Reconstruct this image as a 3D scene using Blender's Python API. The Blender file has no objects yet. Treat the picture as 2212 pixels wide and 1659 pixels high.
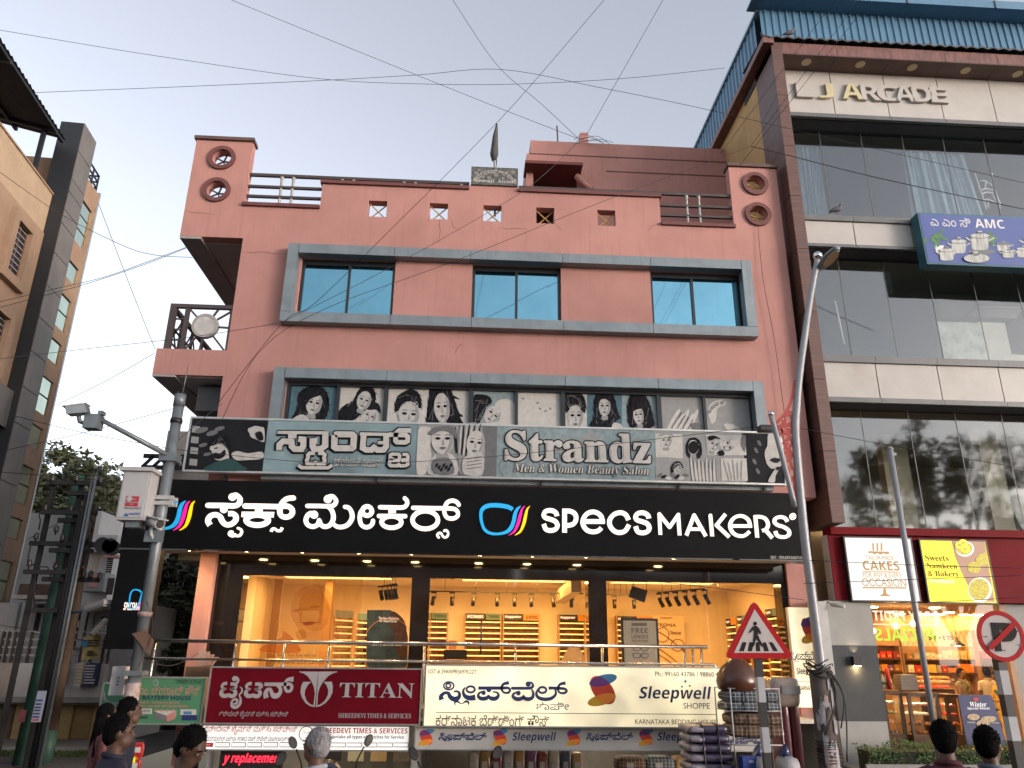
import bpy,bmesh,math,random
from mathutils import Vector,Matrix,Quaternion
random.seed(7)
scene = bpy.context.scene
COL = scene.collection
R = math.radians
# ------------------------------------------------------------------ camera
F,CX,CY,HC = 1661.0,1106.0,829.5,2.1        # focal length / centre in units of a 2212 x 1659 picture, eye height
_yaw,_pit,_rol = R(-3.135),R(19.536),R(0.631)
_r = Vector((math.cos(_yaw),math.sin(_yaw),0))
FW = Vector((-math.sin(_yaw)*math.cos(_pit),math.cos(_yaw)*math.cos(_pit),math.sin(_pit)))
_u = _r.cross(FW)
RT = math.cos(_rol) * _r + math.sin(_rol) * _u
UP = -math.sin(_rol) * _r + math.cos(_rol) * _u
EYE = Vector((0,0,HC))
cam = bpy.data.cameras.new('camera')
cam.lens = F / 2212 * 36
cam.sensor_width = 36
cam.clip_start = 0.05
cam.clip_end = 3000
camo = bpy.data.objects.new('camera',cam)
COL.objects.link(camo)
camo.matrix_world = Matrix(((RT.x,UP.x,-FW.x,EYE.x),(RT.y,UP.y,-FW.y,EYE.y),(RT.z,UP.z,-FW.z,EYE.z),(0,0,0,1)))
scene.camera = camo
# ------------------------------------------------------------------ sky, sun, exposure
SUN_EL,SUN_AZ = R(5),R(125)            # the sun is nearly down, far to the viewer's right
world = bpy.data.worlds.new('World')
scene.world = world
world.use_nodes = True
wn = world.node_tree.nodes
wl = world.node_tree.links
sky = wn.new('ShaderNodeTexSky')
sky.sky_type = 'NISHITA'
sky.sun_disc = False
sky.sun_elevation = SUN_EL
sky.sun_rotation = SUN_AZ
sky.altitude = 900
sky.air_density = 1.0
sky.dust_density = 3.0
sky.ozone_density = 2.0
hsv = wn.new('ShaderNodeHueSaturation')
hsv.inputs['Saturation'].default_value = 0.36
hsv.inputs['Value'].default_value = 1.0
wl.new(sky.outputs[0],hsv.inputs['Color'])
tnt = wn.new('ShaderNodeMix')
tnt.data_type = 'RGBA'
tnt.blend_type = 'MULTIPLY'
tnt.inputs[0].default_value = 1
tnt.inputs[7].default_value = (1.025,.98,.985,1)      # dusty dusk air
wl.new(hsv.outputs[0],tnt.inputs[6])
wl.new(tnt.outputs[2],wn['Background'].inputs[0])
wn['Background'].inputs[1].default_value = 0.15
sl = bpy.data.lights.new('sun','SUN')
sl.energy = 0.5
sl.angle = R(15)
sl.color = (1.0,0.86,0.78)
so = bpy.data.objects.new('sun',sl)
COL.objects.link(so)
_sd = Vector((math.sin(SUN_AZ)*math.cos(SUN_EL),math.cos(SUN_AZ)*math.cos(SUN_EL),math.sin(SUN_EL)))
so.rotation_euler = _sd.to_track_quat('Z','Y').to_euler()
so.location = (0,-10,30)
vs = scene.view_settings
vs.view_transform = 'Standard'
vs.look = 'None'
vs.exposure = 2.1
vs.gamma = 1.0
vs.use_curve_mapping = False
scene.cycles.use_denoising = True
scene.cycles.max_bounces = 6
scene.cycles.transparent_max_bounces = 12
scene.cycles.sample_clamp_indirect = 4.0
# ------------------------------------------------------------------ pixel -> place helpers (2212 x 1659 units)
def ray(x,y):
    return FW + RT * ((x-CX)/F) - UP * ((y-CY)/F)
def P(x,y,Y):
    d = ray(x,y)
    return EYE + d * (Y/d.y)
def PX(x,y,X):
    d = ray(x,y)
    return EYE + d * (X/d.x)
def PZ(x,y,Z):
    d = ray(x,y)
    return EYE + d * ((Z-HC)/d.z)
def PP(x,y,pt,n):
    d = ray(x,y)
    return EYE + d * ((Vector(pt)-EYE).dot(n)/d.dot(n))
# ------------------------------------------------------------------ materials
MATS = {}
def srgb(r,g,b):
    f = lambda c: (c/255/12.92) if c / 255 <= .04045 else ((c/255+.055)/1.055) ** 2.4
    return (f(r),f(g),f(b))
def mat(name,col,rough=.6,metal=0.,var=.0,scale=3.,bump=0.,emit=0.,ecol=None,spec=.5,streak=0.,coat=0.,stretch=(1,1,1),bscale=None,dirt=0.,alpha=None,trans=0.):
    if name in MATS:
        return MATS[name]
    m = bpy.data.materials.new(name)
    m.use_nodes = True
    nt = m.node_tree
    b = nt.nodes['Principled BSDF']
    b.inputs['Base Color'].default_value = (*col,1)
    b.inputs['Roughness'].default_value = rough
    b.inputs['Metallic'].default_value = metal
    b.inputs['Specular IOR Level'].default_value = spec
    if coat:
        b.inputs['Coat Weight'].default_value = coat
        b.inputs['Coat Roughness'].default_value = .05
    if trans:
        b.inputs['Transmission Weight'].default_value = trans
    cur = None
    def new(t):
        return nt.nodes.new(t)
    tc = None
    if var or bump or streak or dirt:
        tc = new('ShaderNodeTexCoord')
        mp = new('ShaderNodeMapping')
        mp.inputs['Scale'].default_value = stretch
        nt.links.new(tc.outputs['Object'],mp.inputs[0])
    def noise(sc,det=6,src=None,rg=.6):
        n = new('ShaderNodeTexNoise')
        n.inputs['Scale'].default_value = sc
        n.inputs['Detail'].default_value = det
        n.inputs['Roughness'].default_value = rg
        nt.links.new((src or mp).outputs[0],n.inputs['Vector'])
        return n
    def mix(fac,c1,c2):
        x = new('ShaderNodeMix')
        x.data_type = 'RGBA'
        if isinstance(fac,float):
            x.inputs[0].default_value = fac
        else:
            nt.links.new(fac,x.inputs[0])
        for i,c in ((6,c1),(7,c2)):
            if isinstance(c,tuple):
                x.inputs[i].default_value = (*c,1)
            else:
                nt.links.new(c,x.inputs[i])
        return x.outputs[2]
    def ramp(src,a,bb):
        r = new('ShaderNodeMapRange')
        r.inputs[1].default_value = a
        r.inputs[2].default_value = bb
        nt.links.new(src,r.inputs[0])
        return r.outputs[0]
    cur = tuple(col)
    if var:
        n = noise(scale)
        lo = tuple(max(0,c*(1-var)) for c in col)
        hi = tuple(min(1,c*(1+var*.6)) for c in col)
        cur = mix(ramp(n.outputs[0],.3,.7),lo,hi)
    if streak:
        mp2 = new('ShaderNodeMapping')
        mp2.inputs['Scale'].default_value = (7,7,.45)
        nt.links.new(tc.outputs['Object'],mp2.inputs[0])
        n = noise(1.3,5,mp2)
        cur = mix(ramp(n.outputs[0],.52,.85),cur,tuple(c*(1-streak) for c in col))
    if dirt:
        n = noise(scale*.35,8)
        cur = mix(ramp(n.outputs[0],.55,.8),cur,tuple(c*(1-dirt)*k for c,k in zip(col,(1,.93,.85))))
    if not isinstance(cur,tuple):
        nt.links.new(cur,b.inputs['Base Color'])
        if rough < .95 and rough > .1:
            n = noise(scale*2.3)
            rr = new('ShaderNodeMapRange')
            rr.inputs[3].default_value = max(.05,rough-.12)
            rr.inputs[4].default_value = min(1,rough+.12)
            nt.links.new(n.outputs[0],rr.inputs[0])
            nt.links.new(rr.outputs[0],b.inputs['Roughness'])
    if bump:
        n = noise(bscale or scale*8,5)
        bp = new('ShaderNodeBump')
        bp.inputs['Strength'].default_value = bump
        bp.inputs['Distance'].default_value = .02
        nt.links.new(n.outputs[0],bp.inputs['Height'])
        nt.links.new(bp.outputs[0],b.inputs['Normal'])
    if emit:
        b.inputs['Emission Color'].default_value = (*(ecol or col),1)
        b.inputs['Emission Strength'].default_value = emit
    MATS[name] = m
    return m
def glassmat(name,tint=(.6,.65,.65),refl=.25,rough=.02,wav=0.):
    """thin window pane: clear tinted light through, mirror reflection by fresnel"""
    m = bpy.data.materials.new(name)
    m.use_nodes = True
    nt = m.node_tree
    nt.nodes.remove(nt.nodes['Principled BSDF'])
    out = nt.nodes['Material Output']
    tr = nt.nodes.new('ShaderNodeBsdfTransparent')
    tr.inputs[0].default_value = (*tint,1)
    gl = nt.nodes.new('ShaderNodeBsdfGlossy')
    gl.inputs['Roughness'].default_value = rough
    gl.inputs[0].default_value = (.95,.97,1,1)
    lw = nt.nodes.new('ShaderNodeLayerWeight')
    lw.inputs[0].default_value = .5
    pw_ = nt.nodes.new('ShaderNodeMath')
    pw_.operation = 'POWER'
    pw_.inputs[1].default_value = 4
    nt.links.new(lw.outputs['Facing'],pw_.inputs[0])
    mp = nt.nodes.new('ShaderNodeMath')
    mp.operation = 'MULTIPLY_ADD'
    mp.inputs[1].default_value = .7
    mp.inputs[2].default_value = refl
    nt.links.new(pw_.outputs[0],mp.inputs[0])
    mx = nt.nodes.new('ShaderNodeMixShader')
    nt.links.new(mp.outputs[0],mx.inputs[0])
    nt.links.new(tr.outputs[0],mx.inputs[1])
    nt.links.new(gl.outputs[0],mx.inputs[2])
    nt.links.new(mx.outputs[0],out.inputs[0])
    if wav:
        tc = nt.nodes.new('ShaderNodeTexCoord')
        n = nt.nodes.new('ShaderNodeTexNoise')
        n.inputs['Scale'].default_value = .9
        nt.links.new(tc.outputs['Object'],n.inputs['Vector'])
        bp = nt.nodes.new('ShaderNodeBump')
        bp.inputs['Strength'].default_value = wav
        bp.inputs['Distance'].default_value = .05
        nt.links.new(n.outputs[0],bp.inputs['Height'])
        nt.links.new(bp.outputs[0],gl.inputs['Normal'])
    MATS[name] = m
    return m
# ------------------------------------------------------------------ mesh building
def origin_inv(par):
    return Matrix.Translation(-Vector(par.location)) if par.type == 'EMPTY' else Matrix()
class MB:
    def __init__(s):
        s.v = []
        s.f = []
        s.mi = []
        s.cur = 0
        s.smooth = []
    def face(s,idx,sm=False):
        s.f.append(idx)
        s.mi.append(s.cur)
        s.smooth.append(sm)
    def quad(s,a,b,c,d):
        n = len(s.v)
        s.v += [tuple(a),tuple(b),tuple(c),tuple(d)]
        s.face((n,n+1,n+2,n+3))
        return s
    def box(s,x0,x1,y0,y1,z0,z1):
        if x0 > x1: x0,x1 = x1,x0
        if y0 > y1: y0,y1 = y1,y0
        if z0 > z1: z0,z1 = z1,z0
        n = len(s.v)
        s.v += [(x,y,z) for x in (x0,x1) for y in (y0,y1) for z in (z0,z1)]
        for q in ((0,1,3,2),(4,6,7,5),(0,4,5,1),(2,3,7,6),(0,2,6,4),(1,5,7,3)):
            s.face(tuple(n+i for i in q))
        return s
    def hexa(s,p):
        """8 points: bottom loop 0-3, top loop 4-7"""
        n = len(s.v)
        s.v += [tuple(q) for q in p]
        for q in ((3,2,1,0),(4,5,6,7),(0,1,5,4),(1,2,6,5),(2,3,7,6),(3,0,4,7)):
            s.face(tuple(n+i for i in q))
        return s
    def bar(s,a,b,w,h=None,up=(0,0,1)):
        """rectangular bar from a to b"""
        h = h or w
        a = Vector(a)
        b = Vector(b)
        d = (b-a)
        if d.length < 1e-6:
            return s
        d.normalize()
        u = Vector(up)
        if abs(d.dot(u)) > .97:
            u = Vector((0,1,0))
        sd = d.cross(u).normalized()
        u = sd.cross(d).normalized()
        q = [(-1,-1),(1,-1),(1,1),(-1,1)]
        return s.hexa([a+sd*i*w/2+u*j*h/2 for i,j in q]+[b+sd*i*w/2+u*j*h/2 for i,j in q])
    def tube(s,pts,r,n=8,cap=True,sm=True):
        pts = [Vector(p) for p in pts]
        rs = r if isinstance(r,(list,tuple)) else [r] * len(pts)
        base = len(s.v)
        pu = None
        for i,p in enumerate(pts):
            d = (pts[min(i+1,len(pts)-1)]-pts[max(i-1,0)])
            if d.length < 1e-9:
                d = Vector((0,0,1))
            d.normalize()
            if pu is None:
                pu = Vector((0,0,1)) if abs(d.z) < .9 else Vector((1,0,0))
            sd = d.cross(pu)
            if sd.length < 1e-6:
                sd = d.orthogonal()
            sd.normalize()
            pu = sd.cross(d).normalized()
            for k in range(n):
                t = 2 * math.pi * k / n
                s.v.append(tuple(p+(sd*math.cos(t)+pu*math.sin(t))*rs[i]))
        for i in range(len(pts)-1):
            for k in range(n):
                a = base + i * n + k
                b = base + i * n + (k+1) % n
                s.face((a,a+n,b+n,b),sm)
        if cap:
            s.face(tuple(base+k for k in range(n)))
            s.face(tuple(base+(len(pts)-1)*n+k for k in reversed(range(n))))
        return s
    def lathe(s,prof,c=(0,0,0),n=16,sx=1.,sy=1.,sm=True):
        """prof: (r, z) from bottom to top round the z axis at c"""
        base = len(s.v)
        for r,z in prof:
            for k in range(n):
                t = 2 * math.pi * k / n
                s.v.append((c[0]+r*sx*math.cos(t),c[1]+r*sy*math.sin(t),c[2]+z))
        for i in range(len(prof)-1):
            for k in range(n):
                a = base + i * n + k
                b = base + i * n + (k+1) % n
                s.face((a,b,b+n,a+n),sm)
        s.face(tuple(base+k for k in reversed(range(n))))
        s.face(tuple(base+(len(prof)-1)*n+k for k in range(n)))
        return s
    def prism(s,pts,off):
        """closed planar outline extruded by a vector"""
        n = len(s.v)
        k = len(pts)
        off = Vector(off)
        s.v += [tuple(p) for p in pts] + [tuple(Vector(p)+off) for p in pts]
        s.face(tuple(range(n,n+k)))
        s.face(tuple(reversed(range(n+k,n+2*k))))
        for i in range(k):
            j = (i+1) % k
            s.face((n+j,n+i,n+k+i,n+k+j))
        return s
    def build(s,name,m,parent=None,fix=True,smooth=None):
        me = bpy.data.meshes.new(name)
        me.from_pydata(s.v,[],s.f)
        ms = m if isinstance(m,(list,tuple)) else [m]
        for q in ms:
            me.materials.append(q)
        if len(ms) > 1:
            for i,p in enumerate(me.polygons):
                p.material_index = s.mi[i]
        if fix:
            bm = bmesh.new()
            bm.from_mesh(me)
            bmesh.ops.recalc_face_normals(bm,faces=bm.faces)
            bm.to_mesh(me)
            bm.free()
        sm = s.smooth if smooth is None else [smooth] * len(s.f)
        me.polygons.foreach_set('use_smooth',sm)
        o = bpy.data.objects.new(name,me)
        COL.objects.link(o)
        if parent is not None:
            o.parent = parent
            o.matrix_parent_inverse = origin_inv(parent)
        return o
def B(*a):
    return MB().box(*a)
def tag(o,label=None,cat=None,group=None,kind=None):
    if label: o['label'] = label
    if cat: o['category'] = cat
    if group: o['group'] = group
    if kind: o['kind'] = kind
    return o
def thing(name,label,cat,loc=(0,0,0),group=None):
    o = bpy.data.objects.new(name,None)
    o.empty_display_size = .2
    o.location = loc
    COL.objects.link(o)
    return tag(o,label,cat,group)
def struct(o):
    o['kind'] = 'structure'
    return o
def part_copy(o,dx=0,dy=0,dz=0,parent=None):
    c = o.copy()
    COL.objects.link(c)
    p = parent or o.parent
    c.parent = p
    c.matrix_parent_inverse = o.matrix_parent_inverse if p == o.parent else origin_inv(p)
    c.location = Vector(o.location) + Vector((dx,dy,dz))
    return c
def smooth_path(pts,n=6,closed=False):
    """Catmull-Rom through points given as tuples"""
    k = len(pts)
    out = []
    rng = range(k) if closed else range(k-1)
    for i in rng:
        g = (lambda j:pts[j%k]) if closed else (lambda j:pts[max(0,min(k-1,j))])
        p0,p1,p2,p3 = g(i-1),g(i),g(i+1),g(i+2)
        for t in range(n):
            u = t / n
            out.append(tuple(.5*(2*b+(c-a)*u+(2*a-5*b+4*c-d)*u*u+(3*b-a-3*c+d)*u**3) for a,b,c,d in zip(p0,p1,p2,p3)))
    if not closed:
        out.append(tuple(pts[-1]))
    return out
def grid_wall(mb,xs,zs,solid,y0,y1):
    """wall of cells with real openings; only outer faces"""
    xs = sorted(set(round(x,4) for x in xs))
    zs = sorted(set(round(z,4) for z in zs))
    nx,nz = len(xs) - 1,len(zs) - 1
    S = [[solid((xs[i]+xs[i+1])/2,(zs[j]+zs[j+1])/2) for j in range(nz)] for i in range(nx)]
    g = lambda i,j: 0 <= i < nx and 0 <= j < nz and S[i][j]
    for i in range(nx):
        for j in range(nz):
            if not S[i][j]:
                continue
            a,b,c,d = xs[i],xs[i+1],zs[j],zs[j+1]
            mb.quad((a,y0,c),(b,y0,c),(b,y0,d),(a,y0,d))
            mb.quad((b,y1,c),(a,y1,c),(a,y1,d),(b,y1,d))
            if not g(i-1,j): mb.quad((a,y1,c),(a,y0,c),(a,y0,d),(a,y1,d))
            if not g(i+1,j): mb.quad((b,y0,c),(b,y1,c),(b,y1,d),(b,y0,d))
            if not g(i,j-1): mb.quad((a,y1,c),(b,y1,c),(b,y0,c),(a,y0,c))
            if not g(i,j+1): mb.quad((a,y0,d),(b,y0,d),(b,y1,d),(a,y1,d))
    return mb
def round_hole_cell(mb,x0,x1,z0,z1,cx,cz,r,y0,y1,n=24):
    """fills a rectangular cell except a round hole"""
    def edge(t):
        c,s = math.cos(t),math.sin(t)
        k = 1e9
        if c > 1e-9: k = min(k,(x1-cx)/c)
        if c < -1e-9: k = min(k,(x0-cx)/c)
        if s > 1e-9: k = min(k,(z1-cz)/s)
        if s < -1e-9: k = min(k,(z0-cz)/s)
        return (cx+c*k,cz+s*k)
    ts = sorted([2*math.pi*k/n for k in range(n)]+[math.atan2(z-cz,x-cx)%(2*math.pi) for x in (x0,x1) for z in (z0,z1)])
    for i in range(len(ts)):
        a,b = ts[i],ts[(i+1)%len(ts)]
        ea,eb = edge(a),edge(b)
        ca = (cx+r*math.cos(a),cz+r*math.sin(a))
        cb = (cx+r*math.cos(b),cz+r*math.sin(b))
        mb.quad((ca[0],y0,ca[1]),(ea[0],y0,ea[1]),(eb[0],y0,eb[1]),(cb[0],y0,cb[1]))
        mb.quad((ea[0],y1,ea[1]),(ca[0],y1,ca[1]),(cb[0],y1,cb[1]),(eb[0],y1,eb[1]))
        mb.quad((ca[0],y1,ca[1]),(ca[0],y0,ca[1]),(cb[0],y0,cb[1]),(cb[0],y1,cb[1]))
# ------------------------------------------------------------------ print: lettering, strokes and flat shapes on a plane y = const
TXT = {}
_TC = _TO = None
_LIFT = [0]
def alph(s,up,lo,dig=None):
    o = ''
    for c in s:
        if 'A' <= c <= 'Z': o += chr(up+ord(c)-65)
        elif 'a' <= c <= 'z': o += chr(lo+ord(c)-97)
        elif dig and c.isdigit(): o += chr(dig+ord(c)-48)
        else: o += c
    return o
STY = {'b':lambda s:alph(s,0x1d5d4,0x1d5ee,0x1d7ec),'bi':lambda s:alph(s,0x1d63c,0x1d656),'sb':lambda s:alph(s,0x1d400,0x1d41a,0x1d7ce),
       'sbi':lambda s:alph(s,0x1d468,0x1d482),'i':lambda s:alph(s,0x1d608,0x1d622),'r':lambda s:s,'sc':lambda s:alph(s,0x1d4d0,0x1d4ea)}
def text_mesh(s,sty):
    key = (s,sty)
    if key not in TXT:
        global _TC,_TO
        if _TC is None:
            _TC = bpy.data.curves.new('text_source','FONT')
            _TC.resolution_u = 3
            _TO = bpy.data.objects.new('text_source',_TC)
        _TC.body = STY[sty](s)
        me = bpy.data.meshes.new_from_object(_TO)
        vs_ = [tuple(v.co) for v in me.vertices]
        fs = [tuple(p.vertices) for p in me.polygons]
        bpy.data.meshes.remove(me)
        x0 = min(v[0] for v in vs_); x1 = max(v[0] for v in vs_)
        y0 = min(v[1] for v in vs_); y1 = max(v[1] for v in vs_)
        TXT[key] = ([((v[0]-x0)/(x1-x0),(v[1]-y0)/(y1-y0)) for v in vs_],fs)
    return TXT[key]
def txt(s,bl,tr,Y,m,parent,sty='r',name='lettering',thick=.004,mirror=False,frame=None,shear=0.):
    """lettering fitted between two picture points on the plane y = Y (or in frame(u, v) given as metres)"""
    if sty in ('bi','sbi','i'):
        sty = {'bi':'b','sbi':'sb','i':'r'}[sty]
        shear = .22
    vs_,fs = text_mesh(s,sty)
    mb = MB()
    if frame is None:
        a = P(*bl,Y)
        b = P(*tr,Y)
        b.x -= shear * (b.z-a.z)
        fr = lambda u,v: (a.x+u*(b.x-a.x)+shear*v*(b.z-a.z),Y-thick,a.z+v*(b.z-a.z))
    else:
        fr = frame
    for u,v in vs_:
        mb.v.append(fr(1-u if mirror else u,v))
    for f in fs:
        mb.face(f)
    return mb.build(name,m,parent,fix=False)
def ribbon(mb,pts,w,y0,y1,sm=5,closed=False,cap=True):
    """stroke of width w (number or list, metres) through (x, z) points, solid from y0 (front) to y1"""
    if isinstance(w,(list,tuple)):
        pp = [(*p,q) for p,q in zip(pts,w)]
    else:
        pp = [(*p,w) for p in pts]
    if sm:
        pp = smooth_path(pp,sm,closed)
    n = len(pp)
    L,Rr = [],[]
    for i,(x,z,q) in enumerate(pp):
        if closed:
            a,b = pp[i-1],pp[(i+1)%n]
        else:
            a,b = pp[max(0,i-1)],pp[min(n-1,i+1)]
        dx,dz = b[0] - a[0],b[1] - a[1]
        l = math.hypot(dx,dz) or 1
        k = 1.
        if not sm and 0 < i < n - 1:
            d1 = Vector((x-a[0],z-a[1])).normalized()
            d2 = Vector((b[0]-x,b[1]-z)).normalized()
            t = (d1+d2)
            if t.length > .2:
                t.normalize()
                dx,dz,l = t.x,t.y,1
                k = min(1.6,1/max(.5,abs(t.dot(d1))))
        ox,oz = -dz / l * q / 2 * k,dx / l * q / 2 * k
        L.append((x+ox,z+oz))
        Rr.append((x-ox,z-oz))
    m = n if closed else n - 1
    for i in range(m):
        j = (i+1) % n
        mb.quad((L[i][0],y0,L[i][1]),(Rr[i][0],y0,Rr[i][1]),(Rr[j][0],y0,Rr[j][1]),(L[j][0],y0,L[j][1]))
        mb.quad((L[j][0],y0,L[j][1]),(L[j][0],y1,L[j][1]),(L[i][0],y1,L[i][1]),(L[i][0],y0,L[i][1]))
        mb.quad((Rr[i][0],y0,Rr[i][1]),(Rr[i][0],y1,Rr[i][1]),(Rr[j][0],y1,Rr[j][1]),(Rr[j][0],y0,Rr[j][1]))
    if cap and not closed:
        for e in (0,n-1):
            disc(mb,pp[e][0],pp[e][1],pp[e][2]/2,y0+.0006*(1+e%2),y1,12)
def disc(mb,x,z,r,y0,y1,n=18,rz=None):
    mb.prism([(x+r*math.cos(2*math.pi*k/n),y0,z+(rz or r)*math.sin(2*math.pi*k/n)) for k in range(n)],(0,y1-y0,0))
class Z:
    """coordinates read in an enlarged crop of the photograph -> picture units"""
    def __init__(s,x0,y0,sc):
        s.x0,s.y0,s.k = x0 / 1.82278,y0 / 1.82278,sc / 1.82278
    def __call__(s,x,y):
        return (s.x0+s.k*x,s.y0+s.k*y)
def stroke_set(strokes,z,Y,thick,mp=None,kw=1.):
    """strokes: list of ('s'|'a'|'r'|'d', ...) in crop coordinates"""
    mb = MB()
    def W(x,y):
        q = P(*z(x,y),Y)
        return (q.x,q.z) if mp is None else mp(q.x,q.z)
    def wid(x,y,w):
        a = W(x-w/2,y)
        b = W(x+w/2,y)
        return abs(b[0]-a[0]) * kw
    for i,s in enumerate(strokes):
        y0 = Y - thick - .0011 * (i%7)
        if s[0] in 'sac':
            pts = s[1]
            w = s[2]
            ww = [wid(*p,q) for p,q in zip(pts,w)] if isinstance(w,(list,tuple)) else wid(*pts[0],w)
            ribbon(mb,[W(*p) for p in pts],ww,y0,Y,0 if s[0]=='a' else 5,closed=(s[0]=='c'),cap=(s[0]=='s' and (len(s)<4)))
        elif s[0] == 'd':
            x,z_ = W(*s[1])
            disc(mb,x,z_,wid(*s[1],s[2]*2)/2,y0,Y)
        elif s[0] == 'r':      # ring: centre, (rx, ry), width
            c,rr,w = s[1:]
            pts = [(c[0]+rr[0]*math.cos(k*math.pi/12),c[1]+rr[1]*math.sin(k*math.pi/12)) for k in range(24)]
            ribbon(mb,[W(*p) for p in pts],wid(*c,w),y0,Y,0,closed=True)
    return mb
def shape(pts,Y,m,parent,name='print',z=None,thick=.003,sm=0):
    """flat printed patch, outline in picture or crop coordinates"""
    if sm:
        pts = smooth_path(pts,sm,True)
    q = [P(*(z(*p) if z else p),Y) for p in pts]
    _LIFT[0] = (_LIFT[0]+1) % 11
    thick += .0004 * _LIFT[0]
    mb = MB().prism([(a.x,Y-thick,a.z) for a in q],(0,thick,0))
    return mb.build(name,m,parent)
def ell(cx,cy,rx,ry,rot=0,n=22):
    c,s = math.cos(R(rot)),math.sin(R(rot))
    return [(cx+rx*math.cos(t)*c-ry*math.sin(t)*s,cy+rx*math.cos(t)*s+ry*math.sin(t)*c) for t in (2*math.pi*k/n for k in range(n))]
def clip_poly(sub,clip):
    out = list(sub)
    area = sum(clip[i][0]*clip[(i+1)%len(clip)][1]-clip[(i+1)%len(clip)][0]*clip[i][1] for i in range(len(clip)))
    sg = 1 if area > 0 else -1
    for i in range(len(clip)):
        a,b = clip[i],clip[(i+1)%len(clip)]
        ins = lambda p: sg * ((b[0]-a[0])*(p[1]-a[1])-(b[1]-a[1])*(p[0]-a[0])) >= 0
        inp,out = out,[]
        for j in range(len(inp)):
            c,d = inp[j-1],inp[j]
            if ins(c) != ins(d):
                dx,dy = d[0] - c[0],d[1] - c[1]
                ex,ey = b[0] - a[0],b[1] - a[1]
                t = ((a[0]-c[0])*ey-(a[1]-c[1])*ex) / (dx*ey-dy*ex)
                out.append((c[0]+t*dx,c[1]+t*dy))
            if ins(d):
                out.append(d)
        if not out:
            return []
    return out
# ================================================================== materials
M_salmon = mat('salmon paint',(.42,.208,.178),.85,var=.15,scale=.7,bump=.25,bscale=60,streak=.2,dirt=.3)
M_trim = mat('maroon trim',(.13,.045,.04),.7,var=.15,scale=2)
M_cap = mat('brown cap',(.10,.06,.05),.7,var=.2,scale=3)
M_rail = mat('brown enamel',(.055,.04,.036),.45,var=.2,scale=4)
M_balus = mat('grey balusters',(.33,.32,.30),.5,var=.15)
M_ochre = mat('ochre bars',(.42,.25,.07),.6,var=.2,scale=6)
M_clad = mat('grey composite cladding',(.20,.235,.25),.42,.35,var=.16,scale=2.5,streak=.25,dirt=.15)
M_frame = mat('black window frame',(.012,.015,.018),.4)
M_blueglass = mat('blue mirror glass',(.18,.40,.49),.04,1.0,var=.1,scale=1.2,streak=.08)
M_soffit = mat('grey soffit plaster',(.42,.40,.385),.9,var=.15,scale=1.2,bump=.2)
M_soffit2 = mat('soffit edge beam',(.3,.285,.28),.9,var=.12,scale=2)
M_cream = mat('cream soffit',(.62,.52,.42),.8,var=.08)
M_granite = mat('black granite',(.012,.009,.008),.07,var=.3,scale=30,coat=.6)
M_asphalt = mat('asphalt',(.075,.073,.072),.92,var=.25,scale=1.5,bump=.5,bscale=40,dirt=.2)
M_paving = mat('concrete paving',(.19,.18,.165),.9,var=.2,scale=2,bump=.3,dirt=.3)
M_conc = mat('weathered concrete',(.24,.235,.225),.9,var=.2,scale=3,bump=.3,dirt=.4)
M_steel = mat('stainless steel',(.55,.52,.48),.22,1.0,var=.1)
M_disc = mat('whitewashed disc',(.46,.44,.42),.9,var=.25,scale=5)
# ================================================================== ground
g = MB()
XS = [-400,-6.8,7.4,400]; YS = [-400,14.3,22.4,600]
for i in range(3):
    for j in range(3):
        if (i,j) != (1,1):
            g.quad((XS[i],YS[j],0),(XS[i+1],YS[j],0),(XS[i+1],YS[j+1],0),(XS[i],YS[j+1],0))
struct(g.build('ground',M_asphalt))
g = MB()
g.box(-6.8,7.4,14.3,22.4,-1.9,-1.6)
g.box(-6.8,7.4,14.1,14.3,-1.6,.0)
struct(g.build('forecourt',M_paving))
struct(MB().box(7.6,60,14.6,17.4,.004,.13).build('pavement',M_paving))
struct(MB().box(-14.2,-7.6,19.01,20.7,.004,.15).build('side_pavement',M_paving))
# ================================================================== salmon building
Y0 = 16.5
XL,XT,XR = -5.57,-7.05,7.69
bld = thing('salmon_building','salmon pink three storey shop building with grey framed window bands','building',(1,18,0))
sqh = []
for c in ((816,441),(948,447),(1064,452),(1178,458),(1310,463)):
    q = P(*c,Y0); sqh.append((q.x,12.42))
rdl = [P(480,342,Y0),P(468,411,Y0)]
rdr = [P(1631,398,Y0),P(1637,464,Y0)]
rad = .235
UW = [(P(a,640,16.5).x,P(b,640,16.5).x) for a,b in ((643,850),(1019,1212),(1407,1603))]
UZ = (9.46,11.0)
LW = (P(620,870,16.5).x,P(1622,880,16.5).x)
LZ = (6.0,7.86)
top_l,top_h,mid_h,low_r = 12.34,13.06,13.20,12.27
xs = [XT,XL,-5.66,-3.84,-.22,1.0,4.58,6.44,XR]
zs = [5.5,11.46,14.19,14.09,top_l,top_h,mid_h,low_r,11.5,*UZ,*LZ]
for a,b in UW: xs += [a,b]
xs += list(LW)
for x,z in sqh:
    xs += [x-.225,x+.225]; zs += [z-.225,z+.225]
cells = []
for q in rdl + rdr:
    h = .30
    cells.append((q.x-h,q.x+h,q.z-h,q.z+h,q.x,q.z))
    xs += [q.x-h,q.x+h]; zs += [q.z-h,q.z+h]
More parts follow.
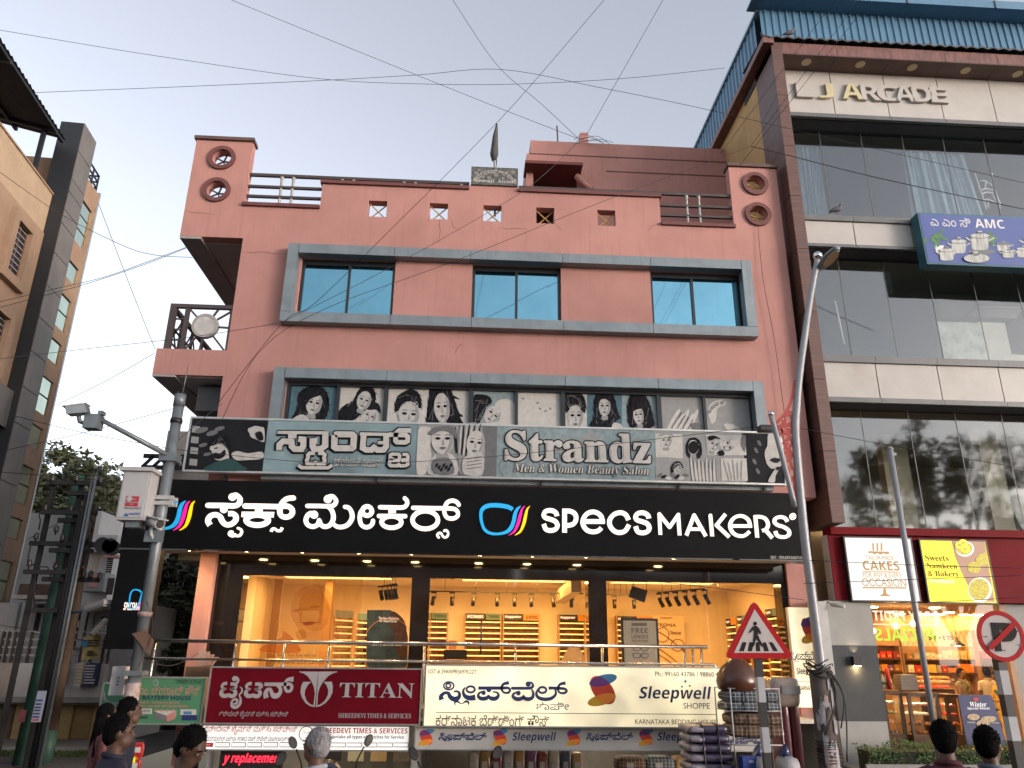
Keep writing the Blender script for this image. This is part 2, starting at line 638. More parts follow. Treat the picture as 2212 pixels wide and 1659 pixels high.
def solid(x,z):
    if x < XL and z < 11.46: return False
    if x < -5.66: top = 14.19
    elif x < -3.84: top = top_l
    elif x < -.22: top = top_h
    elif x < 1.0: top = mid_h
    elif x < 4.58: top = top_h
    elif x < 6.44: top = low_r
    else: top = 14.09
    if z > top: return False
    for a,b in UW:
        if a < x < b and UZ[0] < z < UZ[1]: return False
    if LW[0] < x < LW[1] and LZ[0] < z < LZ[1]: return False
    for a,c in sqh:
        if abs(x-a) < .225 and abs(z-c) < .225: return False
    for a,b,c,d,_,_ in cells:
        if a < x < b and c < z < d: return False
    return True
w = MB()
grid_wall(w,xs,zs,solid,Y0,Y0+.24)
for a,b,c,d,cx_,cz_ in cells:
    round_hole_cell(w,a,b,c,d,cx_,cz_,rad,Y0,Y0+.24)
# body behind the facade, overhanging terrace slab and side parapet, balcony slab
w.box(XL,XR,Y0+.24,30,5.5,8.6)
w.box(XL,XR,Y0+.62,30,8.6,12.0)
w.box(XT,XL,Y0+.24,20.85,11.46,12.0)
w.box(XT,XT+.2,Y0+.24,20.85,12.0,12.34)
w.box(-7.12,XL,Y0,Y0+.15,7.95,8.57)
w.box(-7.12,-6.97,Y0+.15,20.97,7.95,8.57)
w.box(-6.97,XL,Y0+.15,20.97,7.97,8.1)
wall = w.build('wall',M_salmon,bld)
# soffits of overhang and balcony: painted slab and edge beams
MB().box(XT+.52,XL-.002,Y0+.3,20.8,11.445,11.462).build('terrace_soffit',M_soffit,bld)
MB().box(XT+.004,XT+.5,Y0+.004,20.84,11.40,11.458).build('soffit_beam',M_soffit2,bld)
MB().box(-6.60,XL-.002,Y0+.1,20.9,7.93,7.969).build('balcony_soffit',M_soffit,bld)
MB().box(-7.116,-6.62,Y0+.004,20.96,7.90,7.948).build('soffit_beam',M_soffit2,bld)
# parapet caps
for a,b,z in ((XT-.04,-5.62,14.19),(-3.88,-.22,top_h),(1.0,4.62,top_h),(6.40,XR+.03,14.09),(-5.7,-3.84,top_l),(4.58,6.46,low_r)):
    MB().box(a,b,Y0-.07,Y0+.3,z+.002,z+.09).build('parapet_cap',M_trim if z in (top_h,top_l,low_r) else M_cap,bld)
# ring trims and bars of the round openings
for q in rdl + rdr:
    mb = MB()
    pts = [(q.x+.285*math.cos(k*math.pi/16),q.z+.285*math.sin(k*math.pi/16)) for k in range(32)]
    ribbon(mb,pts,.1,Y0-.06,Y0+.02,0,True)
    pts = [(q.x+.238*math.cos(k*math.pi/16),q.z+.238*math.sin(k*math.pi/16)) for k in range(32)]
    for i in range(32):
        a,b = pts[i],pts[(i+1)%32]
        mb.quad((a[0],Y0-.06,a[1]),(b[0],Y0-.06,b[1]),(b[0],Y0+.05,b[1]),(a[0],Y0+.05,a[1]))
    ring = mb.build('round_opening_trim',M_trim,bld)
    for t in (62,118,195,270,345):
        t += 90
        MB().bar((q.x,Y0+.15,q.z),(q.x+.25*math.cos(R(t)),Y0+.15,q.z+.25*math.sin(R(t))),.035,.03).build('grille_bar',M_ochre if q.x>0 else M_cap,ring)
for x,z in sqh:
    for s in (-1,1):
        MB().bar((x-.22,Y0+.15+s*.012,z-.22*s),(x+.22,Y0+.15+s*.012,z+.22*s),.024,.024).build('cross_bar',M_ochre,bld)
# terrace railing: rails and balusters
rl = thing('terrace_railing','brown metal railing with grey balusters along the left roof terrace parapet','railing',(-3,16.6,12.4))
rr = thing('terrace_railing','brown metal railing with grey balusters along the right roof terrace parapet','railing',(3.5,16.6,12.4))
def rail(par,x0,x1,z,h=.075,y=Y0+.1):
    MB().box(x0,x1,y-.035,y+.035,z-h,z).build('rail',M_rail,par)
rail(rl,-5.66,-.22,13.34)
for z in (13.0,12.72,12.47): rail(rl,-5.66,-3.842,z,.06)
rail(rr,1.02,6.44,13.30)
for z in (12.95,12.66,12.40): rail(rr,4.582,6.44,z,.06)
for par,x,z0 in [(rl,-4.86,12.43),(rl,-4.58,12.43),(rl,-3.38,13.15),(rl,-3.1,13.15),(rl,-1.85,13.15),(rl,-1.57,13.15),(rl,-.42,13.15),
                   (rr,1.25,13.15),(rr,1.5,13.15),(rr,2.55,13.15),(rr,2.85,13.15),(rr,3.85,13.15),(rr,4.12,13.15),(rr,5.30,12.36),(rr,5.62,12.36)]:
    zt = 13.265 if par is rl else 13.225
    pf = [(.045,0),(.045,.06),(.035,.07),(.035,zt-z0-.07),(.05,zt-z0-.05),(.05,zt-z0)] if zt - z0 > .3 else [(.045,0),(.03,.02),(.045,zt-z0)]
    MB().lathe(pf,(x,Y0+.1,z0),8).build('baluster',M_balus,par)
# roof room with groove lines, open loggia and drain pipe
YR = 20.3
a,b = P(1146,303,YR),P(1608,322,YR)
rm = thing('roof_stair_room','salmon stair room standing on the roof terrace behind the railing','roof room',(a.x+2.5,YR+2,12))
zt = a.z
op0,op1 = P(1152,372,YR),P(1248,400,YR)
w = MB()
xs2 = [a.x-.12,op0.x,op1.x,b.x]
zs2 = [12.0,op0.z,zt-.5]
grid_wall(w,xs2,zs2,lambda x,z: not (op0.x-.05<x<op1.x and z<op0.z),YR,YR+.25)
w.box(a.x,b.x,YR+.0,YR+4,zt-.5,zt)
w.box(a.x-.12,b.x,YR+2.2,YR+4,12.0,zt-.5)
w.box(a.x-.12,a.x+.1,YR+.25,YR+2.2,12,zt-.5)
w.build('wall',M_salmon,rm)
MB().box(op0.x-.1,op1.x,YR+2.18,YR+2.2,12,zt-.5).build('loggia_back',mat('maroon paint',(.14,.04,.035),.8,var=.15),rm)
MB().box(a.x-.2,op1.x+.1,YR-.5,YR+.3,op0.z-.02,op0.z+.08).build('canopy',mat('maroon paint',(.14,.04,.035)),rm)
for zz in (zt-.52,zt-1.05):
    MB().box(a.x-.02 if zz>zt-.6 else op1.x+.9,b.x,YR-.012,YR,zz,zz+.035).build('groove_band',M_trim,rm)
q0,q1 = P(1244,382,YR-.1),P(1276,412,YR-.1)
MB().tube([(q0.x,YR-.15,q0.z),(q1.x,YR-.15,q1.z)],.1,10).build('drain_pipe',M_salmon,rm)
c0 = P(1252,290,YR+.3)
MB().box(c0.x,c0.x+.26,YR+.2,YR+.5,zt,c0.z).build('column_stub',M_salmon,rm)
c0 = P(1203,272,YR+.3)
MB().tube([(c0.x+.03,YR+.3,zt),(c0.x,YR+.3,c0.z)],.025,6).build('rebar_stub',M_rail,rm)
# window bands: grey cladding frame panels
def band(x0,x1,z0,z1,top_breaks,bottom_breaks,with_bottom=True):
    yb,yf = Y0 - .002,Y0 - .26
    t = .25
    def pn(a,b,c,d):
        MB().box(a+.006,b-.006,yf,yb,c+.004,d-.004).build('cladding_panel',M_clad,bld)
    tb = [x0+t] + top_breaks + [x1-t]
    for i in range(len(tb)-1): pn(tb[i],tb[i+1],z1-t,z1)
    pn(x0,x0+t,z0+t,z1); pn(x1-t,x1,z0+t,z1)
    bb = [x0] + bottom_breaks + [x1]
    for i in range(len(bb)-1): pn(bb[i],bb[i+1],z0,z0+t)
    s = MB()       # black recess lining behind the joints
    s.box(x0+.02,x1-.02,yb-.22,yb,z1-t+.012,z1-.02); s.box(x0+.02,x0+t-.02,yb-.22,yb,z0+.02,z1-t)
    s.box(x1-t+.02,x1-.02,yb-.22,yb,z0+.02,z1-t); s.box(x0+t-.02,x1-t+.02,yb-.22,yb,z0+.02,z0+t-.02)
    s.build('joint_lining',M_frame,bld)
vx = lambda v,y: P(v,y,16.25).x
band(-4.42,6.67,9.23,11.24,[vx(852,545),vx(1017,548),vx(1215,555),vx(1405,560)],[vx(843,695),vx(1018,700),vx(1218,710),vx(1412,718)])
band(-4.40,6.66,5.58,8.12,[vx(836,805),vx(1017,812),vx(1221,820),vx(1422,828)],[vx(836,1030),vx(1017,1035),vx(1221,1035),vx(1422,1040)])
# upper windows
def window(x0,x1,z0,z1,split,y=Y0+.1,tilt=0):
    s = MB()
    f = .07
    s.box(x0,x1,y,y+.1,z1-.13,z1); s.box(x0,x1,y,y+.1,z0,z0+f)
    s.box(x0,x0+f,y,y+.1,z0+f,z1-.13); s.box(x1-f,x1,y,y+.1,z0+f,z1-.13)
    s.box(split-.03,split+.03,y-.01,y+.09,z0+f,z1-.13)
    wf = s.build('window',M_frame,bld)
    for a,b,dy in ((x0+f,split-.03,.04),(split+.03,x1-f,.02)):
        h = z1 - .13 - z0 - f
        e = random.uniform(-.012,.012) * .3
        q = MB().hexa([(a,y+dy,z0+f),(b,y+dy+e,z0+f),(b,y+dy+.012+e,z0+f),(a,y+dy+.012,z0+f),
                       (a,y+dy+e,z1-.13),(b,y+dy,z1-.13),(b,y+dy+.012,z1-.13),(a,y+dy+.012+e,z1-.13)])
        q.build('pane',M_blueglass,wf)
for (a,b),sp in zip(UW,(749,1116,1499)):
    window(a,b,*UZ,P(sp,640,Y0).x)
# left balcony railing with spoked disc panel and lattice side
br = thing('balcony_railing','dark metal balcony railing with a round white disc and spokes','railing',(-6.3,16.6,8.57))
x0,x1,z0,z1 = -6.95,XL - .01,8.58,9.70
yy = Y0 + .07
cx_,cz_ = P(444,705,yy).x,P(444,705,yy).z
MB().box(x0-.04,x1,yy-.05,yy+.05,z1-.09,z1).build('rail',M_rail,br)
MB().box(x0-.04,x0+.1,yy-.05,yy+.05,z0,z1-.09).build('post',M_rail,br)
MB().box(x0+.30,x0+.40,yy-.03,yy+.03,z0,z1-.09).build('post',M_rail,br)
MB().box(x1-.05,x1,yy-.03,yy+.03,z0,z1-.09).build('post',M_rail,br)
for (tx,tz) in ((x0+.4,z1-.12),((x0+x1)/2+.35,z1-.1),(x1-.05,z1-.15),(x1-.05,cz_-.02),(x1-.08,z0+.02),(cx_-.05,z0),(x0+.42,z0),(x0+.4,cz_)):
    MB().bar((cx_,yy,cz_),(tx,yy,tz),.045,.03,(0,1,0)).build('spoke',M_rail,br)
dm = MB(); disc(dm,cx_,cz_,.255,yy-.05,yy+.05,32)
dd = dm.build('disc',M_disc,br)
rg = MB(); ribbon(rg,[(cx_+.265*math.cos(k*math.pi/16),cz_+.265*math.sin(k*math.pi/16)) for k in range(32)],.06,yy-.065,yy+.06,0,True)
rg.build('disc_rim',M_balus,dd)
for z in (z0+.22,z0+.48,z0+.74): MB().box(x0,x0+.3,yy-.02,yy+.02,z,z+.03).build('slat',M_rail,br)
sx = x0 - .02
MB().box(sx-.05,sx+.05,yy+.05,20.9,z1-.09,z1).build('rail',M_rail,br)
for z in (z0+.25,z0+.6): MB().box(sx-.02,sx+.02,yy+.05,20.9,z,z+.03).build('slat',M_rail,br)
n = 6
for i in range(1,n+1):
    y = yy + (20.9-yy) * i / n
    MB().box(sx-.03,sx+.03,y-.03,y+.03,z0,z1-.09).build('post',M_rail,br)
    yp = yy + (20.9-yy) * (i-1) / n
    for (aa,bb_) in (((yp,z0+.02),(y,z1-.12)),((yp,z1-.12),(y,z0+.02))):
        MB().bar((sx,aa[0],aa[1]),(sx,bb_[0],bb_[1]),.03,.03).build('lattice_bar',M_rail,br)
ac = thing('air_conditioner','dark air conditioner unit hung beneath the left balcony slab','air conditioner',(-5.9,17.2,7.3))
MB().box(-6.25,-5.62,17.0,17.9,7.28,7.85).build('casing',mat('dark ac casing',(.05,.05,.055),.5,var=.1),ac)
MB().box(-6.0,-5.9,17.1,17.2,7.85,7.97).build('hanger',M_rail,ac)
MB().box(-6.0,-5.9,17.7,17.8,7.85,7.97).build('hanger',M_rail,ac)
# hairline cracks in the plaster
M_crack = mat('crack',(.13,.06,.05),.9)
_z2,_z3 = Z(600,400,.60269),Z(1800,400,.60269)
for zz,pts in ((_z2,[(1885,755),(1872,800),(1880,840),(1868,925)]),(_z2,[(1945,755),(1962,800),(1968,822),(2000,826)]),(_z2,[(585,980),(650,988),(720,982),(800,994),(880,996)]),(_z2,[(1815,740),(1806,765),(1800,790)]),(_z3,[(265,822),(330,832),(400,828),(470,836)]),(_z3,[(635,795),(660,820),(688,846)]),(_z3,[(1245,852),(1275,815),(1325,797)]),(_z2,[(210,705),(260,725),(330,728),(420,740)]),(_z2,[(1970,1655),(2000,1600),(2030,1580)])):
    mb = MB(); ribbon(mb,[(P(*zz(*p),Y0).x,P(*zz(*p),Y0).z) for p in pts],[.004]+[.014]*(len(pts)-2)+[.004],Y0-.0015,Y0+.01,4,cap=False); mb.build('crack',M_crack,bld)
# slab under the first floor, shop front
M_dslab = M_cream
MB().box(-6.88,7.11,15.95,17.2,4.12,5.42).build('canopy_slab',M_dslab,bld)
MB().box(-6.2,XR,17.2,30,3.98,5.49).build('floor_slab',M_conc,bld)
gx = [P(v,1250,17.2).x for v in (529,891,930,1268,1307,1680)]
zg = 3.68
MB().box(P(468,1250,17.2).x,gx[5]+.14,17.1,17.24,zg,4.118).build('granite_lintel',M_granite,bld)
xl = P(470,1250,17.2).x
for a,b in ((xl,gx[0]),(gx[1],gx[2]),(gx[3],gx[4]),(gx[5],gx[5]+.13)):
    MB().box(a,b,17.08,17.5,1.2,zg).build('granite_column',M_granite,bld)
MB().box(xl-.32,xl-.004,16.9,17.6,-1.6,4.11).build('pilaster',M_salmon,bld)
MB().box(gx[5]+.135,XR,17.0,17.6,-1.6,4.11).build('pilaster',M_salmon,bld)
MB().box(xl-.32,XR,17.6,22.6,1.0,1.2).build('shop_floor',M_paving,bld)
MB().box(-6.3,5.2,15.95,17.6,1.0,1.16).build('walkway',M_paving,bld)
M_shopglass = glassmat('shop glass',(.97,.95,.92),.035)
for i in (0,2,4):
    n = (3,2,2)[i//2]
    fr = [[0,.39,.71,1],[0,.7,1],[0,.655,1]][i//2]
    for k in range(n):
        a = gx[i] + (gx[i+1]-gx[i]) * fr[k]
        b = gx[i] + (gx[i+1]-gx[i]) * fr[k+1]
        MB().box(a+.006,b-.006,17.3,17.312,1.2,zg).build('shop_pane',M_shopglass,bld)
# sign fascia downlights
M_lamp = mat('warm lamp',(1,.8,.5),.5,emit=30,ecol=(1,.66,.28))
DL = ((430,1195),(547,1196),(662,1197),(780,1198),(890,1199),(1036,1202),(1147,1204),(1262,1206),(1444,1211))
names = ['leftmost','second','third','fourth','fifth','sixth','seventh','eighth','rightmost']
for i,c in enumerate(DL):
    q = PZ(*c,4.115)
    y = 16.35
    t = thing('downlight','lit round warm downlight under the black shop sign, %s of nine'%names[i],'downlight',(q.x,y,4.1),'downlights under the black sign')
    MB().lathe([(.115,-.022),(.115,-.001)],(q.x,y,4.12),20).build('trim_ring',M_cream,t)
    MB().lathe([(.085,-.03),(.09,-.023)],(q.x,y,4.12),20).build('lens',M_lamp,t)
    l = bpy.data.lights.new('lamp','SPOT')
    l.energy = 26; l.color = (1,.62,.28); l.spot_size = R(140); l.spot_blend = .8; l.shadow_soft_size = .08
    lo = bpy.data.objects.new('lamp',l); COL.objects.link(lo)
    lo.parent = t; lo.location = (0,0,-.03)
# ================================================================== the other side of the street, behind the viewer (seen only in the glass)
M_opp = [mat('opposite wall cream',(.42,.36,.28),.9,var=.12),mat('opposite wall grey',(.30,.30,.31),.9,var=.12),mat('opposite wall blue',(.25,.31,.36),.9,var=.12)]
M_dwin = mat('dark window',(.02,.025,.03),.1)
for i,(xa,xb,h,lab) in enumerate(((-40,-15.5,7.2,'cream apartment house across the street behind the viewer on the left'),(-15,3,8.4,'grey office block across the street directly behind the viewer'),(3.6,30,7.0,'blue grey shop house across the street behind the viewer on the right'))):
    t = thing('opposite_building',lab,'building',((xa+xb)/2,-20,0))
    w = MB(); w.box(xa,xb,-28,-16,0,h); w.box(xa-.2,xb+.2,-16.1,-15.7,h,h+.5)
    w.build('wall',M_opp[i],t)
    n = int((xb-xa)/3.4)
    for fl_ in range(1,int(h/3.2)):
        for k in range(n):
            x = xa + (k+.5) * (xb-xa) / n
            MB().box(x-.8,x+.8,-16,-15.95,fl_*3.2+.9,fl_*3.2+2.4).build('window',M_dwin,t)
    MB().box(xa+.5,xb-.5,-16,-15.9,.3,2.8).build('shutter',M_dwin,t)
# ================================================================== sign materials
M_black = mat('black sign sheet',(.0045,.0045,.005),.5,var=.2,scale=2,spec=.12)
M_lit = mat('lit white letters',(.9,.85,.8),.5,emit=.2,ecol=(1,.85,.71))
M_cy = mat('lit blue',(.02,.3,.6),.5,emit=.10,ecol=(.0,.50,.95))
M_mg = mat('lit magenta',(.7,.0,.25),.5,emit=.19,ecol=(1,.02,.32))
M_ye = mat('lit yellow',(.8,.5,.0),.5,emit=.19,ecol=(1,.62,.0))
M_alu = mat('aluminium edge',(.5,.5,.48),.4,.8,var=.15)
def pr(name,c,**k):
    return mat('print '+name,srgb(*c) if max(c)>1 else c,k.pop('rough',.6),var=k.pop('var',.12),scale=9,spec=.12,**k)
M_pw = pr('white',(.48,.465,.43)); M_pg = pr('pale grey',(.27,.275,.27)); M_pmid = pr('mid grey',(.14,.14,.145)); M_pdk = pr('near black',(.014,.015,.018))
M_pblue = pr('dusty blue',(.085,.155,.19),var=.25); M_pblue2 = pr('pale blue',(.23,.29,.30),var=.25); M_pteal = pr('dark teal',(.03,.07,.07))
M_skin = pr('skin',(.45,.435,.41),var=.2)
M_hair = mat('print hair',(.013,.013,.016),.6,var=.95,scale=7,spec=.1,stretch=(5,1,.7))
_hr = random.Random(12)
def strands(pts,Y,par,z):
    """loose hair ends round an outline and paler strands inside it"""
    cx_ = sum(p[0] for p in pts) / len(pts); cy_ = sum(p[1] for p in pts) / len(pts)
    q = smooth_path(pts,4,True)
    for hi in (0,1):
        mb = MB()
        for i in range(0,len(q),2):
            p = q[i]; n_ = q[(i+3+4*hi)%len(q)]
            f = lambda r_,k: (cx_+(r_[0]-cx_)*k,cy_+(r_[1]-cy_)*k)
            if hi:
                if _hr.random() < .45: continue
                a,b = f(p,_hr.uniform(.35,.85)),f(n_,_hr.uniform(.4,.9)); wd = 2.2
            else:
                a,b = f(p,.9),f(n_,_hr.uniform(1.04,1.16)); b = (b[0],b[1]+5); wd = 7
            dx,dy = b[0] - a[0],b[1] - a[1]; l_ = math.hypot(dx,dy) or 1
            pts3 = [(a[0]-dy/l_*wd,a[1]+dx/l_*wd),(a[0]+dy/l_*wd,a[1]-dx/l_*wd),b]
            mb.prism([tuple(Vector((v.x,Y-.0042-hi*.003-.0002*(i%9),v.z))) for v in (P(*z(*p_),Y) for p_ in pts3)],(0,.001,0))
        tag(mb.build('hair_strands',M_pmid if hi else M_hair,par),kind='stuff')
def face(fn,c,rx,ry,rot=0,k=1,light=None):
    """printed face: tone, shaded side, brows, eyes, nose and lips"""
    co,si = math.cos(R(rot)),math.sin(R(rot))
    at = lambda u,v: (c[0]+rx*u*co-ry*v*si,c[1]+rx*u*si+ry*v*co)
    fn(ell(*c,rx,ry,rot),k,light or M_skin)
    fn([at(*p) for p in ((.55,-.75),(.95,-.2),(.9,.3),(.5,.85),(.1,.99),(.45,.5),(.6,.0))],k+.3,M_pg)
    fn([at(*p) for p in ((-.45,.93),(.4,.93),(.5,1.35),(-.5,1.35))],k-.3,M_pg)
    for s_ in (-1,1):
        fn([at(s_*.42+p,q) for p,q in ((-.26,-.1),(0,-.2),(.26,-.1),(0,.0))],k+.6,M_hair)
        fn([at(s_*.42+p,q) for p,q in ((-.3,-.3),(0,-.4),(.3,-.32),(0,-.34))],k+.6,M_pmid)
    fn([at(*p) for p in ((.02,-.1),(.16,.3),(.0,.36),(-.1,.3))],k+.6,M_pg)
    fn([at(*p) for p in ((-.32,.56),(0,.48),(.32,.56),(0,.7))],k+.6,M_pmid)
# ------------------------------------------------------------------ black optician fascia
YF = 15.9
sg = thing('shop_fascia_sign','long black shop sign with lit white Kannada and English lettering','sign',(0,YF,4.06))
z0,z1 = 4.06,5.46
MB().box(-6.9,7.12,YF,YF+.045,z0,z1).build('sign_panel',M_black,sg)
MB().box(7.124,7.17,YF-.01,YF+.25,z0,z1).build('edge_trim',M_black,sg)
MB().box(-6.9,7.12,YF-.012,YF+.03,z0-.03,z0-.002).build('bottom_trim',M_granite,sg)
A = Z(780,1920,.25316); Bz = Z(1180,1920,.29837); Cz = Z(1860,1960,.31646); Dz = Z(2560,1960,.27125)
TH = .05
w1 = [('s',[(160,280),(400,282),(570,287),(640,250),(655,180),(600,120),(545,140)],[85,85,85,85,82,80,90]),('d',(540,150),63),('d',(406,345),58),
      ('s',[(195,590),(160,520),(195,450),(275,425),(345,455),(385,530),(445,580),(525,570),(588,510),(590,445),(545,410),(480,410)],86,0),
      ('s',[(628,635),(670,655),(682,700),(650,748),(605,755),(582,735),(555,757),(515,752),(490,722),(505,692)],42),('d',(527,697),31)]
w2 = [('s',[(735,290),(1000,294),(1250,300),(1385,292),(1460,335),(1465,410),(1400,460),(1312,450),(1275,385),(1290,290),(1325,225),(1395,175),(1487,165)],[85]*7+[82]*6),
      ('s',[(950,325),(950,395)],120,0),('s',[(685,420),(1190,425)],88,0),('r',(925,508),(170,80),88),
      ('s',[(1140,690),(1160,650),(1200,645),(1240,675),(1290,668),(1312,625)],45,0)]
w3 = [('s',[(105,245),(250,246),(405,248),(465,225),(482,170),(440,120),(385,125)],58),('d',(375,155),57),
      ('s',[(385,258),(430,310),(448,390),(430,460),(390,505),(330,518),(282,490),(260,435)],62),('s',[(260,440),(240,490),(180,518),(112,495),(85,435),(108,370),(150,340)],62),('d',(193,360),56),
      ('s',[(440,475),(490,515),(560,523),(640,490),(692,410),(688,330),(650,270),(600,258)],[50,58,60,62,64,62,58,55]),
      ('s',[(970,440),(960,480),(925,515),(870,525),(815,490),(795,410),(805,335),(835,290)],58),('r',(892,312),(62,60),62),
      ('s',[(1062,262),(1200,264),(1360,265),(1412,230),(1418,180),(1388,145)],58),('s',[(1222,285),(1222,345)],104,0),('s',[(1047,378),(1395,380)],58),('r',(1213,457),(130,76),60),
      ('s',[(1497,270),(1750,275),(2005,280),(2075,310),(2087,370),(2030,410),(1950,400),(1912,340),(1915,265),(1948,200),(2010,175),(2070,192),(2100,230)],56),
      ('r',(1658,430),(168,118),62),('s',[(1835,660),(1815,630),(1837,603),(1868,607),(1888,642),(1917,660),(1950,643),(1960,600),(1937,568),(1908,572)],32)]
for nm,ws,zz in (('kannada_letter',w1[:4],A),('kannada_letter',w1[4:],A),('kannada_letter',w2[:4],A),('kannada_letter',w2[4:],A),('kannada_letter',w3[:6],Bz),('kannada_letter',w3[6:8],Bz),('kannada_letter',w3[8:12],Bz),('kannada_letter',w3[12:14],Bz),('kannada_letter',w3[14:],Bz)):
    stroke_set(ws,zz,YF,TH,None,.93).build(nm,M_lit,sg)
S1 = [(1052,232),(1040,195),(1005,168),(960,160),(910,172),(886,213),(905,250),(965,270),(1030,297),(1056,350),(1030,395),(970,411),(912,393),(886,330)]
C1 = [[('s',S1,58,0)],[('a',[(1145,140),(1145,438)],60),('s',[(1140,170),(1215,170),(1272,203),(1289,260),(1262,322),(1205,345),(1150,345)],58,0)],
      [('a',[(1372,297),(1644,299)],58),('s',[(1614,300),(1600,235),(1550,192),(1490,179),(1425,202),(1380,260),(1373,330),(1415,400),(1490,427),(1560,415),(1600,378)],58,0)],
      [('s',[(1940,280),(1905,215),(1840,188),(1760,210),(1708,275),(1710,350),(1760,415),(1830,437),(1900,412),(1945,340)],58,0)],
      [('s',[(x+1141,y+29) for x,y in S1],58,0)]]
for q in C1: stroke_set(q,Cz,YF,TH,None,.93).build('letter',M_lit,sg)
D1 = [[('a',[(144,542),(127,245)],52),('a',[(127,240),(278,430)],54),('a',[(278,430),(402,248)],54),('a',[(402,250),(422,550)],52),('d',(127,240),27),('d',(403,249),27),('d',(278,430),27)],
      [('a',[(519,553),(632,255)],54),('a',[(632,255),(802,562)],54),('a',[(570,458),(725,460)],48),('d',(632,256),27)],
      [('a',[(868,260),(895,564)],52),('d',(868,260),26),('a',[(1085,243),(958,400)],54),('a',[(958,400),(1140,573)],54),('d',(958,400),26)],
      [('a',[(1165,412),(1468,414)],50),('s',[(1442,412),(1425,335),(1370,285),(1300,266),(1220,290),(1165,355),(1155,430),(1195,510),(1270,555),(1360,553),(1435,495)],52,0)],
      [('a',[(1548,582),(1518,258)],52),('s',[(1510,281),(1590,280),(1665,308),(1703,380),(1690,440),(1655,470),(1612,482)],52,0),('a',[(1660,462),(1765,587)],54)],
      [('s',[(1985,350),(1950,300),(1875,282),(1808,308),(1800,360),(1850,402),(1930,428),(2000,475),(2010,530),(1965,568),(1895,572),(1835,548),(1810,488)],52,0)],
      [('r',(2062,275),(40,44),10),('a',[(2050,297),(2049,253)],8),('s',[(2050,255),(2074,263),(2053,275)],8,0),('a',[(2060,275),(2076,298)],8)]]
for q in D1: stroke_set(q,Dz,YF,TH,None,.9).build('letter',M_lit,sg)
txt('GST : 29AAPC56371G',(1665,1207),(1732,1202),YF,M_pw,sg,'b')
LG = [(500,150),(440,117),(310,97),(190,104),(122,148),(105,220),(116,310),(152,398),(222,443),(320,452),(420,428),(480,375),(512,295),(532,200),(560,142),(602,103)]
def logo(dx,dy,par,Yp,mp=None,th=.04):
    zz = lambda x,y: (Cz(x,y)[0]+dx,Cz(x,y)[1]+dy)
    stroke_set([('s',LG,[50,52,54,52,46,40,36,36,34,30,40,50,48,46,34,4],0)],zz,Yp,th,mp).build('logo_ring',M_cy,par)
    for k,m in ((0,M_mg),(59,M_ye)):
        stroke_set([('s',[(x+k+(18 if k else 0)*(y/470),y) for x,y in ((652,105),(615,150),(590,240),(565,330),(520,420),(448,471))],[3,24,38,38,26,3],0)],zz,Yp,th,mp).build('logo_slash',m,par)
logo(0,0,sg,YF)
logo(-723,-11,sg,YF)
# hanging side sign
vs2 = thing('hanging_shop_sign','black vertical sign panel hanging left of the optician beside the camera pole','sign',(-7,15.9,2.3))
a = P(266,1192,YF); b = P(232,1402,YF); c = P(332,1402,YF)
xa,xb = a.x - .05,c.x - .15
MB().box(xa,xb,YF,YF+.2,b.z,4.055).build('sign_panel',M_black,vs2)
q = P(284,1297,YF); lw = P(1093,1123,YF);
def mpl(x,z):
    return (q.x+(x-lw.x)*.30+.12,q.z+(z-lw.z)*.62+.02)
logo(0,0,vs2,YF-.002,mpl,.02)
txt('SPECSMAKERS',(267,1318),(320,1302),YF,M_lit,vs2,'b',thick=.02)
# ------------------------------------------------------------------ salon board
YS_ = 16.08
sb = thing('salon_signboard','long salon signboard with portraits and blue lettering panels below the poster windows','sign',(.5,YS_,5.7))
x0,x1,z0,z1 = -5.95,6.85,5.70,6.83
MB().box(x0,x1,YS_,YS_+.12,z0,z1).build('board',M_pw,sb)
for a in ((x0-.02,x1+.02,z1-.002,z1+.035),(x0-.02,x1+.02,z0-.035,z0+.002),(x0-.03,x0+.012,z0,z1),(x1-.012,x1+.03,z0,z1)):
    MB().box(a[0],a[1],YS_-.02,YS_+.13,a[2],a[3]).build('frame_edge',M_alu,sb)
for x in (-5.2,-2,1.5,4.5,6.4):
    MB().box(x,x+.05,YS_+.1,16.5,z0-.12,z0-.06).build('bracket',M_frame,sb)
Z7 = Z(600,1400,.5877); Z8 = Z(1800,1400,.63291)
vX = lambda v: P(v,975,YS_).x
def panel(a,b,m,name='printed_panel',lift=.003):
    return MB().box(a,b,YS_-lift,YS_,z0+.01,z1-.01).build(name,m,sb)
e1,e2,e3,e4,e5,e6 = vX(572),vX(902),vX(1073),vX(1418),vX(1606),vX(990)
M_sky = mat('print sky',(.19,.27,.29),.6,var=.4,scale=.9,spec=.12)
panel(x0+.014,e1,M_pdk); panel(e1,e2,M_sky); panel(e2,e6,M_pg); panel(e6,e3,M_pmid); panel(e3,e4,M_pblue2); panel(e4,e5,M_pg); panel(e5,x1-.014,M_pdk)
L = lambda k: YS_ - .003 - .008 * k
def pt(pts,k,m,z=Z7,sm=3,name='portrait_patch'):
    if m is M_hair and 8 < len(pts) < 20: strands(pts,L(k),sb,z)
    return shape(pts,L(k),m,sb,name,z,.0029,sm)
